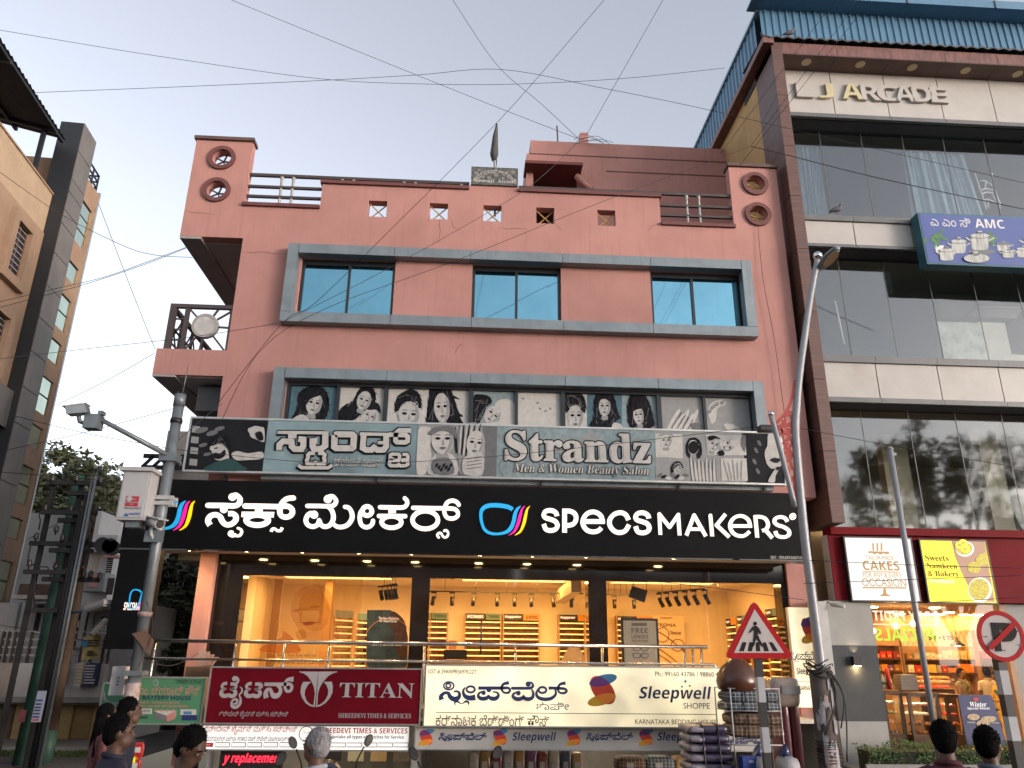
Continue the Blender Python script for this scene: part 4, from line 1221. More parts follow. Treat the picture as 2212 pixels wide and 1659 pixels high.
# ------------------------------------------------------------------ mattress side sign (lit, between the buildings)
YV = 16.86
a,b = P(1727,1528,YV),P(1711,1312,YV)
xs0 = a.x - .02; xs1 = xs0 + .52
ss = thing('mattress_side_sign','narrow lit mattress sign fixed to the salmon wall beside the street light','sign',(a.x,YV,a.z))
MB().box(xs0,xs1,YV,YV+.1,a.z,b.z).build('sign_face',M_warm,ss)
for q in ((xs0-.02,xs0),(xs1,xs1+.02)): MB().box(q[0],q[1],YV-.01,YV+.1,a.z,b.z).build('sign_edge',M_alu,ss)
s_logo(ss,YV,lambda X,Zz:(xs0+.28+(X-ref.x)*.62,b.z-.42+(Zz-ref.z)*.9))
s = .26
stroke_set(K1,Gz,YV,.004,lambda X,Zz:(xs0+.27+(X-(kc0.x+kc1.x)/2)*s,b.z-.98+(Zz-(kc0.z+kc1.z)/2)*.5)).build('kannada_lettering',M_nb,ss)
txt('Sleepwell',(0,0),(0,0),0,M_nb,ss,'b',frame=lambda u,v:(xs0+.04+u*.44,YV-.004,b.z-1.38+v*.16))
MB().box(xs0+.04,xs1-.04,YV-.004,YV,b.z-1.5,b.z-1.49).build('printed_rule',M_pmid,ss)
txt('KARNATAKA',(0,0),(0,0),0,M_inkk,ss,'b',frame=lambda u,v:(xs0+.06+u*.4,YV-.004,b.z-1.66+v*.08))
# ------------------------------------------------------------------ name board on the parapet
nb = thing('name_plaque','grey speckled granite name plaque lettered Ammaji Arcade on the parapet','plaque',(.4,16.5,13.2))
a,b = P(1017,403,16.46),P(1119,364,16.46)
MB().box(a.x,b.x,16.44,16.62,13.2,13.72).build('slab',mat('speckled granite',(.10,.10,.09),.5,var=.8,scale=14),nb)
txt('Ammaji  Arcade',(0,0),(0,0),0,M_pw,nb,'sb',frame=lambda u,v:(a.x+.05+u*(b.x-a.x-.1),16.435,13.245+v*.12))
vs_,fs = text_mesh('ಅಮ್ಮಾಜಿ ಆರ್ಕೇಡ್','r')
mb = MB(); xc = (a.x+b.x) / 2
for u,v in vs_:
    t = R(150-u*120); rr_ = .52 + v * .13
    mb.v.append((xc+rr_*math.cos(t)*1.02,16.434,13.0+rr_*math.sin(t)*1.05))
for f in fs: mb.face(f)
mb.build('lettering',M_pw,nb,fix=False)
M_cob = mat('plaque disc',(.19,.185,.17),.5)
for x,z,r_ in ((.12,.33,.05),(.3,.22,.04),(.45,.2,.05),(.62,.3,.06),(.8,.2,.04),(.95,.24,.05),(1.05,.4,.05),(.2,.42,.04),(.5,.36,.04)):
    mb = MB(); disc(mb,a.x+x,13.2+z,r_,16.432,16.44); mb.build('disc',M_cob,nb)
fl = thing('flag_pole','short pole with a furled dark flag behind the name plaque','flag',(.4,16.7,12.6))
q = P(1073,268,16.75); x = q.x
MB().tube([(x,16.75,12.5),(x,16.75,q.z)],.025,8).build('pole',M_frame,fl)
q2 = P(1069,340,16.75)
MB().tube([(x,16.75,q.z-.05),(x-.03,16.73,q.z-.4),(x-.05,16.72,q2.z+.05),(x-.06,16.72,q2.z-.12)],[.03,.07,.11,.05],9).build('furled_cloth',mat('flag cloth',(.06,.065,.06),.9,var=.3),fl)
MB().tube([(x-.04,16.72,q2.z-.1),(x+.02,16.72,13.5)],[.03,.05],8).build('knot',mat('flag cloth pale',(.3,.3,.28),.9),fl)
# ================================================================== optician's interior
M_wallin = mat('warm interior wall',(.74,.66,.52),.8,var=.05)
M_ceil = mat('interior ceiling',(.6,.55,.46),.9,var=.08)
M_wood = mat('shelf wood',(.34,.17,.06),.55,var=.2,scale=3,stretch=(1,1,8))
M_woodl = mat('light ply',(.45,.28,.12),.6,var=.15,scale=3)
M_ledge = mat('lit shelf edge',(.9,.6,.25),.5,emit=.35,ecol=(1,.62,.2))
M_dkhd = mat('dark header',(.02,.02,.02),.5); M_teal = mat('teal header',(.12,.24,.18),.5); M_org = mat('orange header',(.75,.3,.03),.5)
M_trk = mat('black track',(.01,.01,.01),.5)
room = thing('optician_interior','warm lit optician showroom behind the shop glass','room',(1,20,1.2))
RX0,RX1,RY = gx[0] - .4,XR - .25,22.3
MB().box(RX0,RX1,RY,RY+.15,1.2,3.97).build('back_wall',M_wallin,room)
MB().box(RX0-.15,RX0,17.55,RY,1.2,3.97).build('side_wall',M_wallin,room)
MB().box(RX1,RX1+.15,17.65,RY,1.2,3.97).build('side_wall',M_wallin,room)
MB().box(RX0,RX1,17.25,RY,3.93,3.965).build('ceiling',M_ceil,room)
MB().box(RX0,RX1,17.6,RY,1.202,1.21).build('floor_tiles',M_cream,room)
for x,e in ((-3.2,34),(1.2,46),(5.0,46)):
    l = bpy.data.lights.new('ceiling_lamp','AREA'); l.shape = 'RECTANGLE'; l.size = 2.6; l.size_y = .5; l.energy = e; l.color = (1,.5,.12)
    o = bpy.data.objects.new('ceiling_lamp',l); COL.objects.link(o); o.parent = room; o.location = (x-1,20.0-20,3.9-1.2)
    MB().box(x-1.3,x+1.3,19.75,20.25,3.915,3.928).build('lamp_panel',mat('lamp panel',(.9,.7,.4),.5,emit=.5,ecol=(1,.65,.25)),room)
def shelf_unit(o,u,nrm,wd,z0,z1,lab,head=(),first=.22,pitch=.145):
    """eyewear rack: o = left foot of the back, u along its width, nrm out into the room"""
    u = Vector((*u,0)).normalized(); nn = Vector((*nrm,0)).normalized()
    o = Vector((o[0],o[1],0))
    t = thing('eyewear_rack',lab,'display rack',(o.x,o.y,z0),'eyewear display racks')
    def bx_(a,b,d0,d1,c,d):
        p = [o+u*i+nn*j for i,j in ((a,d0),(b,d0),(b,d1),(a,d1))]
        return MB().hexa([(q.x,q.y,c) for q in p]+[(q.x,q.y,d) for q in p])
    bx_(0,wd,0,.03,z0,z1).build('back_panel',M_wood,t)
    bx_(0,.03,.03,.24,z0,z1).build('side_panel',M_woodl,t); bx_(wd-.03,wd,.03,.24,z0,z1).build('side_panel',M_woodl,t)
    z = z1 - first
    gl = MB()
    k = 0
    while z > z0 + .05:
        s = bx_(.032,wd-.032,.032,.21,z-.02,z).build('shelf',M_woodl,t)
        bx_(.032,wd-.032,.212,.228,z-.028,z+.004).build('lit_edge',M_ledge,s)
        x = .09
        while x < wd - .15:
            if random.random() < .85:
                for dx in (0,.055):
                    c = o + u * (x+dx+.02) + nn * .15
                    for i in range(6):
                        t0,t1 = i * math.pi / 3,(i+1) * math.pi / 3
                        p0 = c + u * .024 * math.cos(t0); p1 = c + u * .024 * math.cos(t1)
                        gl.bar((p0.x,p0.y,z+.035+.018*math.sin(t0)),(p1.x,p1.y,z+.035+.018*math.sin(t1)),.007,.007)
            x += .16
        z -= pitch; k += 1
    tag(gl.build('eyeglasses',M_trk,t),kind='stuff')
    for a,b,m,s_,tm in head:
        hb = bx_(a*wd+.005,b*wd-.005,.2,.235,z1-.17,z1-.005).build('header',m,t)
        if s_:
            p0 = o + u * (a*wd+.06) + nn * .24; p1 = o + u * (b*wd-.06) + nn * .24
            txt(s_,None,None,0,tm,hb,'b',frame=lambda q,v:(p0.x+(p1.x-p0.x)*q,p0.y+(p1.y-p0.y)*q,z1-.13+v*.085))
    return t
zx = lambda x,Y: P(877.8+.1984*x,1340,Y).x
YB_ = 22.28
for a,b,lab,head in ((258,457,'leftmost eyewear rack on the back wall of the optician',[(0,.1,M_dkhd,'',None),(.1,1,M_teal,'1990',M_dkhd)]),
                        (635,1032,'eyewear rack with dark and teal header at the middle of the back wall',[(0,.56,M_dkhd,'SPECSMAKERS',M_lit),(.58,1,M_teal,'1990',M_dkhd)]),
                        (1046,1442,'eyewear rack with dark and orange header right of the teal one',[(0,.56,M_dkhd,'Happster',M_lit),(.56,1,M_org,'2990',M_dkhd)]),
                        (1645,1930,'eyewear rack behind the right edge of the middle shop pane',[(0,.72,M_dkhd,'Happster',M_lit),(.74,1,M_org,'',None)])):
    shelf_unit((zx(a,YB_),YB_),(1,0),(0,-1),zx(b,YB_)-zx(a,YB_),1.22,3.22,lab,head)
q0 = P(1261.8+.2232*295,1332,YB_).x
shelf_unit((q0,YB_),(1,0),(0,-1),1.05,1.22,3.2,'eyewear rack half hidden behind the free lenses poster',[(0,.55,M_dkhd,'Happster',M_lit),(.56,1,M_org,'2990',M_dkhd)])
# racks on the right side wall
for k,(y0,lab) in enumerate(((21.9,'farthest eyewear rack on the right side wall of the optician'),(20.95,'second eyewear rack from the back on the right side wall'),(19.75,'third eyewear rack from the back on the right side wall'),(18.9,'nearest eyewear rack on the right side wall behind the crossing sign'))):
    shelf_unit((RX1-.01,y0),(0,-1),(-1,0),.85,1.5,3.15+.03*k,lab,[(0,.5,M_dkhd,'Happster',M_lit),(.5,1,(M_org,M_teal,M_ye,M_teal)[k],'',None)],pitch=.16)
# racks turned across the left third
for k,(x,y,lab) in enumerate(((P(620+95,1300,19.2).x,19.2,'nearest slanted eyewear rack behind the left shop pane'),(P(762,1300,20.4).x,20.4,'second slanted eyewear rack behind the left shop pane'),(P(782,1300,21.3).x,21.3,'third slanted eyewear rack behind the left shop pane'))):
    shelf_unit((x+.15,y),(.62,.78),(-.78,.62) if False else (.0,-1),(.62,.45,.4)[k],1.22,3.1-.0*k,lab,[(0,1,M_teal,'',None)])
# wall pieces of the left third
MB().box(P(700,1300,20.6).x,P(716,1300,20.6).x,20.6,20.9,1.2,3.93).build('partition',M_woodl,room)
MB().box(RX0,P(606,1300,20.9).x,20.9,21.0,1.2,3.93).build('partition',M_wallin,room)
MB().box(P(590,1300,20.8).x,P(606,1300,20.8).x,20.75,20.85,1.2,3.93).build('dark_pier',mat('umber panel',(.10,.04,.015),.6),room)
pf = thing('wall_picture','small framed blank picture hanging on the showroom wall','picture',(P(670,1330,20.6).x,20.6,2.8))
a,b = P(648,1346,20.6),P(694,1317,20.6)
MB().box(a.x,b.x,20.58,20.62,a.z,b.z).build('frame',M_rail,pf); MB().box(a.x+.03,b.x-.03,20.572,20.58,a.z+.03,b.z-.03).build('canvas',M_pg,pf)
# translucent film poster on the left pane
def film(name,col,op):
    m = bpy.data.materials.new(name); m.use_nodes = True; nt = m.node_tree
    nt.nodes.remove(nt.nodes['Principled BSDF'])
    t1 = nt.nodes.new('ShaderNodeBsdfTransparent'); t2 = nt.nodes.new('ShaderNodeBsdfTranslucent'); t2.inputs[0].default_value = (*col,1)
    mx = nt.nodes.new('ShaderNodeMixShader'); mx.inputs[0].default_value = op
    nt.links.new(t1.outputs[0],mx.inputs[1]); nt.links.new(t2.outputs[0],mx.inputs[2]); nt.links.new(mx.outputs[0],nt.nodes['Material Output'].inputs[0])
    return m
fp = thing('window_film_poster','translucent film on the left shop pane printed with a face and lens slogan','poster',(-3.5,17.36,1.3))
N2 = Z(700,2150,.45208)
def fpz(pts,k,m): return shape(pts,17.36+.02-k*.006,m,fp,'printed_patch',N2,.002,3)
FA,FB,FC = film('film haze',(.5,.34,.16),.22),film('film hair',(.42,.24,.08),.24),film('film face',(.62,.38,.15),.22)
a,b = P(*N2(600,1050),17.38),P(*N2(1615,262),17.38)
MB().box(a.x,b.x,17.378,17.38,1.22,3.66).build('film',FA,fp)
fpz([(1000,480),(1060,380),(1150,340),(1270,350),(1340,430),(1360,600),(1400,760),(1380,830),(1120,830),(1040,700),(985,600)],1,FB)
fpz(ell(1190,560,135,185,-6),2,FC)
for e in ((1050,560),(1190,530)): fpz(ell(*e,48,9,-5),3,FB)
fpz(ell(1140,675,50,16,-4),3,film('film lips',(.45,.12,.04),.5))
fpz([(730,920),(760,860),(900,800),(920,740),(1000,800),(1050,860),(1050,930)],2,film('film coral',(.5,.2,.08),.4)); fpz(ell(1075,772,45,45),3,FB)
M_brn = mat('brown ink',(.05,.022,.012),.6)
txt('Relax Your Eyes with our',N2(870,970),N2(1215,938),17.36,M_brn,fp); txt('New Generation Lenses',N2(805,1024),N2(1275,985),17.36,M_brn,fp)
# standing posters
vp = thing('clarity_poster','dark teal standing poster with curly brown hair inside the left pane','poster',(-1.5,17.7,1.3))
shape([(1650,558),(1855,558),(1900,600),(1960,650),(1990,720),(2005,800),(2000,1062),(1640,1062)],17.7,mat('teal print',(.035,.07,.085),.6,var=.6,scale=5),vp,'poster_sheet',N2,.01)
shape([(1860,570),(1940,610),(1990,700),(1995,900),(1960,1000),(1900,900),(1880,760),(1850,700)],17.68,mat('brown print',(.09,.035,.015),.6,var=.7,scale=12),vp,'printed_hair',N2,.004,3)
txt('The New Definition',N2(1748,640),N2(1926,618),17.66,M_lit,vp); txt('for Visual Clarity',N2(1756,668),N2(1910,645),17.66,M_lit,vp)
mb = MB(); q = P(*N2(1830,880),17.66); ribbon(mb,[(q.x+.55*math.cos(k*math.pi/16),q.z+.6*math.sin(k*math.pi/16)) for k in range(32)],.012,17.655,17.66,0,True); mb.build('printed_ring',M_org,vp)
txt('& lenses',N2(1690,865),N2(1950,835),17.66,M_lit,vp)
N4 = Z(2300,2150,.40687)
flp = thing('free_lenses_stand','black framed white poster stand reading free lenses behind the glass','poster stand',(P(1382,1400,17.75).x,17.75,1.2))
a,b = P(*N4(372,1190),17.75),P(*N4(712,702),17.75)
MB().box(a.x,b.x,17.75,17.8,1.22,b.z).build('frame',M_frame,flp)
MB().box(a.x+.05,b.x-.05,17.745,17.75,1.25,b.z-.05).build('sheet',mat('grey poster',(.22,.23,.22),.6),flp)
M_gk = mat('grey ink',(.06,.06,.07),.6)
pbox(458,745,607,772,M_gk,flp,17.744,'printed_badge',N4)
txt('FREE',N4(458,840),N4(615,795),17.744,M_gk,flp,'b'); txt('LENSES',N4(460,893),N4(618,860),17.744,M_gk,flp,'b'); txt('WITH ANY FRAME',N4(462,925),N4(618,908),17.744,M_gk,flp,'b')
for y,m in ((990,M_gk),(1060,mat('navy frame ink',(.03,.035,.09),.6)),(1130,M_woodl)):
    mb = stroke_set([('r',(510,y),(36,24),7),('r',(588,y),(36,24),7),('a',[(546,y-6),(552,y-6)],6),('a',[(474,y-14),(464,y-20)],6),('a',[(624,y-14),(634,y-20)],6)],N4,17.744,.004)
    mb.build('printed_glasses',m,flp)
tp = thing('titanium_poster','cream wall poster with large printed spectacles behind the free lenses stand','poster',(P(1447,1400,21.9).x,21.9,1.3))
a,b = P(*N4(690,1190),21.9),P(*N4(960,680),21.9)
MB().box(a.x,b.x,21.9,21.93,1.22,b.z).build('sheet',mat('cream sheet',(.62,.48,.34),.7),tp)
txt('FREMIA',N4(706,782),N4(890,750),21.89,M_brn,tp); txt('Happster',N4(735,706),N4(855,688),21.89,M_brn,tp,'b'); txt('Titanium',N4(820,856),N4(942,820),21.89,M_brn,tp,'sbi')
stroke_set([('r',(760,860),(60,70),6),('r',(905,960),(62,58),6),('s',[(700,820),(800,880),(960,1010)],8),('s',[(700,980),(820,1060),(960,1180)],7),('s',[(700,1040),(800,1100),(900,1180)],7)],N4,21.89,.004).build('printed_glasses',M_brn,tp)
# track lights, screen, duct
def track(pts,heads,z,lab,spots=None):
    a,b = Vector(pts[0]),Vector(pts[1])
    t = thing('track_light',lab,'track light',(a.x,a.y,z))
    MB().bar((a.x,a.y,z),(b.x,b.y,z),.035,.03).build('track',M_trk,t)
    for k in range(5):
        p = a.lerp(b,(k+.5)/5); MB().tube([(p.x,p.y,z),(p.x,p.y,3.93)],.006,5).build('hanger',M_trk,t)
    for (x,y,dx) in heads:
        h = MB().box(x-.07,x+.07,y-.02,y+.02,z-.05,z-.014).build('lamp_head',M_trk,t)
        MB().tube([(x+.05,y,z-.05),(x+.06,y,z-.16),(x+.02,y,z-.18)],.009,5).build('yoke',M_trk,h)
        MB().tube([(x+dx*.0,y+.02,z-.13),(x+dx,y-.03,z-.34)],.048,12).build('barrel',M_trk,h)
        if spots:
            l = bpy.data.lights.new('spot','SPOT'); l.energy = 7; l.color = (1,.6,.2); l.spot_size = R(58); l.spot_blend = .7; l.shadow_soft_size = .04
            o = bpy.data.objects.new('spot',l); COL.objects.link(o); o.parent = t
            o.location = Vector((x+dx,y+.08,z-.36)) - Vector(t.location); o.rotation_euler = Vector((-spots[0],-spots[1],.38)).to_track_quat('Z','Y').to_euler()
YT2 = 20.2
N3 = Z(1600,2150,.36166)
zt3 = P(*N3(1100,505),YT2).z
track([(P(*N3(250,500),YT2).x,YT2),(P(*N3(1925,518),YT2).x,YT2)],[(P(*N3(x,510),YT2).x,YT2,d) for x,d in ((300,-.03),(500,0),(735,-.02),(990,0),(1178,0),(1360,0),(1590,.04),(1800,-.02))],zt3,'ceiling track with eight black spotlights across the middle pane',(0,1))
track([(P(*N4(715,495),19.2).x,19.2),(P(*N4(1170,380),17.9).x,17.9)],[(P(*N4(x,y),19.2-k*.25).x,19.2-k*.25,.09) for k,(x,y) in enumerate(((725,500),(795,480),(880,450),(970,420),(1055,395),(1160,380)))],3.62,'slanting ceiling track with six black spotlights in the right pane',(1,.5))
track([(P(*N4(210,470),20.6).x,20.6),(P(*N4(500,468),20.6).x,20.6)],[(P(*N4(x,470),20.6).x,20.6,0) for x in (290,478)],P(*N4(290,470),20.6).z,'short ceiling track with two spotlights left of the hanging screen')
track([(P(*N2(1790,290),19).x,19),(P(*N2(1900,400),18.4).x,18.4)],[(P(*N2(x,y-60),18.8-k*.12).x,18.8-k*.12,.07) for k,(x,y) in enumerate(((1770,340),(1810,375),(1840,420),(1865,450),(1885,470)))],3.66,'cluster of five black spotlights near the left pane edge')
ms = thing('hanging_screen','tilted black display screen hanging from the showroom ceiling','screen',(P(1380,1283,18.6).x,18.6,3.3))
p = [P(*N4(x,y),18.6) for x,y in ((432,490),(585,545),(615,430),(462,385))]
MB().prism([tuple(q) for q in p],(0,.08,.0)).build('casing',M_trk,ms)
MB().tube([(p[3].x+.05,18.63,p[3].z),(p[3].x+.07,18.63,3.93)],.008,5).build('cable',M_trk,ms); MB().tube([(p[2].x-.02,18.63,p[2].z),(p[2].x-.0,18.63,3.93)],.008,5).build('cable',M_trk,ms)
dk = thing('ceiling_duct','grey ventilation duct below the showroom ceiling','duct',(zx(1750,20),20,3.5))
MB().hexa([(zx(1610,21),21.2,3.45),(zx(1740,21),21.2,3.45),(zx(1910,18.6),18.6,3.55),(zx(1800,18.6),18.6,3.55),(zx(1610,21),21.2,3.72),(zx(1740,21),21.2,3.72),(zx(1910,18.6),18.6,3.85),(zx(1800,18.6),18.6,3.85)]).build('duct',mat('duct metal',(.4,.36,.3),.5,.5),dk)
ds = thing('reception_desk','brown reception desk with a dark monitor behind the middle pane','desk',(zx(800,19),19,1.2))
MB().box(zx(430,19),zx(1440,19),19,19.6,1.2,2.02).build('counter',M_wood,ds); MB().box(zx(420,19),zx(670,19),19.1,19.15,2.03,2.24).build('monitor',M_trk,ds); MB().box(zx(470,19),zx(555,19),19.05,19.08,2.25,2.45).build('notice',mat('orange notice',(.7,.25,.05),.6),ds)
a,b = P(1038.5,1414,17.28),P(1038.5,1341,17.28)
MB().tube([(a.x,17.25,a.z),(a.x,17.25,b.z)],.02,8).build('door_handle',M_trk,bld)
hp = thing('shop_hexagon_board','pale wedge shaped display board at the right of the middle pane','display board',(zx(1800,18),18.2,1.2))
MB().prism([tuple(P(*N3(x,y),18.2)) for x,y in ((1650,1300),(1780,1090),(1870,1090),(1940,1200),(1940,1300))],(0,.05,0)).build('board',M_woodl,hp)
# ------------------------------------------------------------------ walkway railing
wr = thing('walkway_railing','stainless steel tube railing in front of the optician walkway','railing',(-1,15.7,1.16))
za,zb_ = 2.32,P(1100,1431,15.7).z
xe = P(1528,1396,15.7).x
MB().tube([(-6.25,15.72,za),(xe,15.72,za)],.034,10).build('rail',M_steel,wr)
MB().tube([(-6.25,15.72,zb_),(xe+.1,15.72,zb_),(xe+.14,15.72,zb_-.04),(xe+.14,15.72,1.9)],.022,8).build('rail',M_steel,wr)
for v in (330,504,612,709,916,1114,1302,1480,1498,1517):
    x = P(v,1410,15.7).x
    MB().tube([(x,15.76,1.16),(x,15.76,za-.03)],.024,8).build('post',M_steel,wr)
# ================================================================== glass arcade building on the right
M_brown = mat('brown timber laminate',(.105,.05,.038),.5,var=.35,scale=1.6,stretch=(1,1,9),dirt=.1)
M_redb = mat('weathered red cladding',(.16,.072,.062),.55,var=.45,scale=3,stretch=(4,4,1))
M_panel = mat('white composite panel',(.40,.38,.35),.45,var=.08,scale=2,dirt=.2)
M_led_ = mat('grey aluminium ledge',(.12,.125,.125),.5,.4,var=.15)
M_dkso = mat('dark soffit',(.035,.036,.04),.7)
M_corr = mat('blue profiled sheet',(.085,.19,.29),.45,.1,var=.12,scale=1.5,streak=.15)
M_ochw = mat('ochre plaster',(.46,.30,.13),.9,var=.2,scale=1.2,bump=.3,streak=.2)
M_corrd = mat('grey sheet roof',(.05,.05,.052),.6,var=.3)
M_lglass = glassmat('arcade glass',(.88,.9,.88),.085,.04,wav=.03)
M_inwall = mat('dim interior wall',(.42,.43,.41),.9,var=.12,scale=.8)
M_infl = mat('dim interior floor',(.30,.30,.28),.8)
Z4 = Z(2700,0,.60271); Z5 = Z(2900,900,.66315)
lj = thing('glass_arcade_building','tall glass fronted arcade building with white panels and brown side column','building',(11,18,0))
YC,YPN,YG = 16.2,16.8,17.35
XE = 19.0
cx0 = P(1716.5,493.7,YC).x; cx1 = P(1741,493.7,YC).x
xi = P(1697.8,148.8,YPN).x
zh0 = P(*Z4(640,345),YC).z; zh1 = P(*Z4(640,278),YC).z
# brown column clad in panels: front and left faces, a joint every floor step
zz_ = [4.9,6.5,8.2,9.9,11.6,13.1,14.6,16.2,zh1]
MB().box(cx0+.03,cx1-.03,YC+.03,YPN+.6,4.9,zh1-.02).build('column_core',M_dkso,lj)
for a,b in zip(zz_,zz_[1:]):
    MB().box(cx0,cx1,YC,YC+.025,a+.006,b-.006).build('column_panel',M_brown,lj)
    MB().box(cx0,cx0+.025,YC+.03,YPN+.6,a+.006,b-.006).build('column_panel',M_brown,lj)
    MB().box(cx1-.025,cx1,YC+.03,YG,a+.006,b-.006).build('column_panel',M_brown,lj)
# header beam
hb = [cx1] + [P(*Z4(x,330),YC).x for x in (985,1335,1685,2020)]
st = (hb[-1]-hb[1]) / 3
while hb[-1] < XE: hb.append(hb[-1]+st)
for a,b in zip(hb,hb[1:]):
    MB().box(a+.005,b-.005,YC,YC+.03,zh0,zh1).build('header_panel',M_redb,lj)
    MB().box(a+.005,b-.005,YC+.002,YPN+.02,zh0-.03,zh0-.004).build('soffit_panel',M_brown,lj)
MB().box(cx0,XE,YC+.035,YG+1,zh0,zh1-.03).build('header_core',M_dkso,lj)
M_dlamp = mat('unlit lamp lens',(.55,.45,.25),.4)
for i,(x,y) in enumerate(((788,405),(1140,420),(1480,440),(1828,460),(2168,482))):
    q = PZ(*Z4(x,y),zh0-.03)
    MB().lathe([(.13,-.012),(.13,0)],(q.x,q.y,zh0-.03),20).build('soffit_light',M_dlamp,lj)
zt0 = P(*Z4(655,452),YPN).z; zt1 = P(*Z4(684,738),YPN).z
zl1 = P(*Z4(686,763),YPN).z
pb = [cx1-.05] + [P(*Z4(x,640),YPN).x for x in (962,1312,1660,2000)]
st = (pb[-1]-pb[1]) / 3
while pb[-1] < XE: pb.append(pb[-1]+st)
def panel_row(za,zb,nm='facade_panel'):
    for a,b in zip(pb,pb[1:]):
        MB().box(a+.012,b-.012,YPN,YPN+.03,za+.01,zb-.006).build(nm,M_panel,lj)
    MB().box(pb[0],XE,YPN+.035,YPN+.1,za,zb).build('panel_backing',M_dkso,lj)
def ledge(za,zb,yf=YPN-.06):
    for a,b in zip(pb,pb[1:]):
        MB().box(a+.004,b-.004,yf,YPN+.05,za,zb).build('ledge',M_led_,lj)
panel_row(zt1,zt0); ledge(zl1,zt1-.005)
zc1 = P(*Z4(775,1385),YG).z                  # foot of top glazing
zp2a,zp2b = P(*Z4(778,1440),YPN).z,P(*Z4(795,1592),YPN).z
zl2 = P(*Z4(797,1612),YPN).z
panel_row(zp2b,zp2a); ledge(zp2a,zp2a+.16); ledge(zl2,zp2b-.005)
zp3a,zp3b,zl3 = P(*Z5(510,792),YPN).z,P(*Z5(535,1000),YPN).z,P(*Z5(538,1030),YPN).z
panel_row(zp3b,zp3a); ledge(zp3a,zp3a+.17); ledge(zl3,zp3b-.005)
zr = P(1790,1143,YPN).z
# dark soffits behind the ledges and slabs of the storeys
for za,zb in ((zl1,zt0),(zl2,zp2a+.1),(zl3,zp3a+.1)):
    MB().box(cx1,XE,YPN+.1,YG+.12,za+.01,zb).build('spandrel',M_dkso,lj)
    MB().box(cx1,XE,YG+.12,24,za+.25,zb).build('floor_slab',M_infl,lj)
MB().box(cx1,XE,23.8,24,5,zt0).build('back_wall',M_inwall,lj)
MB().box(cx0+.03,cx1-.03+.12,YPN+.62,24,0,zh1-.1).build('side_wall',M_ochw,lj)
MB().box(XE,XE+.2,YC,24,0,zh1-.1).build('side_wall',M_ochw,lj)
# glazing, pane by pane
def glaze(zlo,zhi,xs_):
    for a,b in zip(xs_,xs_[1:]):
        e = random.uniform(-.01,.01)
        MB().hexa([(a+.008,YG,zlo),(b-.008,YG+e,zlo),(b-.008,YG+.012+e,zlo),(a+.008,YG+.012,zlo),(a+.008,YG+e,zhi),(b-.008,YG,zhi),(b-.008,YG+.012,zhi),(a+.008,YG+.012+e,zhi)]).build('glass_pane',M_lglass,lj)
        MB().box(a-.008,a+.008,YG-.004,YG+.02,zlo,zhi).build('glazing_joint',M_led_,lj)
g1 = [cx1-.02] + [P(*Z4(x,1100),YG).x for x in (905,1178,1450)]
st = (g1[-1]-g1[1]) / 2
while g1[-1] < XE: g1.append(g1[-1]+st)
glaze(zp2a+.16,zl1+.01,g1); glaze(zp3a+.17,zl2+.01,g1); glaze(zr+.05,zl3+.01,g1)
# things behind the glass
def curtain(x0,x1,zlo,zhi,lab,rx0=None,rx1=None,y=17.75,n=70):
    t = MB()
    nz = 10
    for j in range(nz+1):
        v = j / nz
        for i in range(n+1):
            u = i / n
            a = x0 + (rx0-x0) * v if rx0 is not None else x0
            b = x1 + (rx1-x1) * v if rx1 is not None else x1
            sag = -.25 * max(0,1-abs(u-.42)/.18) * (1-v) ** 4 * 0
            t.v.append((a+(b-a)*u,y+.07*math.sin(u*38+.8*math.sin(v*3)+math.sin(u*9))*(.6+.4*v)+.03*math.sin(u*95),zhi+(zlo-zhi)*v))
    for j in range(nz):
        for i in range(n):
            p = j * (n+1) + i
            t.face((p,p+1,p+n+2,p+n+1),True)
    tag(t.build('curtain',mat('blue grey curtain',(.20,.30,.38),.9,var=.15,scale=3),fix=False),lab,'curtain','curtains in the top floor')
ztop = zl1 - .25
q = lambda x,y: P(*Z4(x,y),17.75)
curtain(q(712,900).x,q(850,900).x,zp2a+.2,ztop,'narrow blue grey curtain at the left end of the top glazing',q(760,1385).x,q(930,1385).x)
curtain(q(1405,930).x,q(1800,930).x,zp2a+.2,ztop,'wide blue grey curtain flaring to the right behind the top glazing',q(1475,1385).x,q(1975,1385).x)
M_white = mat('white enamel',(.6,.6,.58),.4)
ch = thing('chair','white metal tube chair standing behind the top floor glass','chair',(P(2130,440,18).x,18,zp2a+.1))
CZ = Z(3500,500,.36166)
c3 = lambda x,y: tuple(P(*CZ(x,y),18))
for pts,nm in (([(1125,505),(1115,570),(1150,690),(1220,855)],'leg'),([(935,505),(985,660),(1035,800),(1060,900)],'leg'),([(1130,740),(1215,885)],'leg'),([(1075,815),(1085,885)],'leg'),([(995,585),(1055,590),(1120,640)],'back_rail'),([(1000,690),(1060,672),(1130,690)],'seat_rail'),([(1010,730),(1070,712),(1135,725)],'seat_rail'),([(1030,790),(1090,792),(1150,820)],'stretcher'),([(1055,600),(1048,665)],'back_slat')):
    MB().tube([c3(*p) for p in smooth_path(pts,3)],.022,6).build(nm,M_white,ch)
MB().prism([c3(1005,700),c3(1060,680),c3(1130,698),c3(1135,722),c3(1070,708),c3(1008,725)],(0,.3,0)).build('seat',mat('dark seat',(.06,.03,.03),.6),ch)
bd = thing('mottled_glass_panel','mottled pale glass panel leaning behind the middle floor glass','glass panel',(P(2070,740,18).x,18,zp3a))
a,b = P(*Z5(1230,770),18),P(*Z5(1452,560),18)
MB().box(a.x,b.x,18,18.03,zp3a+.12,b.z).build('sheet',mat('mottled glass',(.36,.38,.34),.3,var=.45,scale=4),bd)
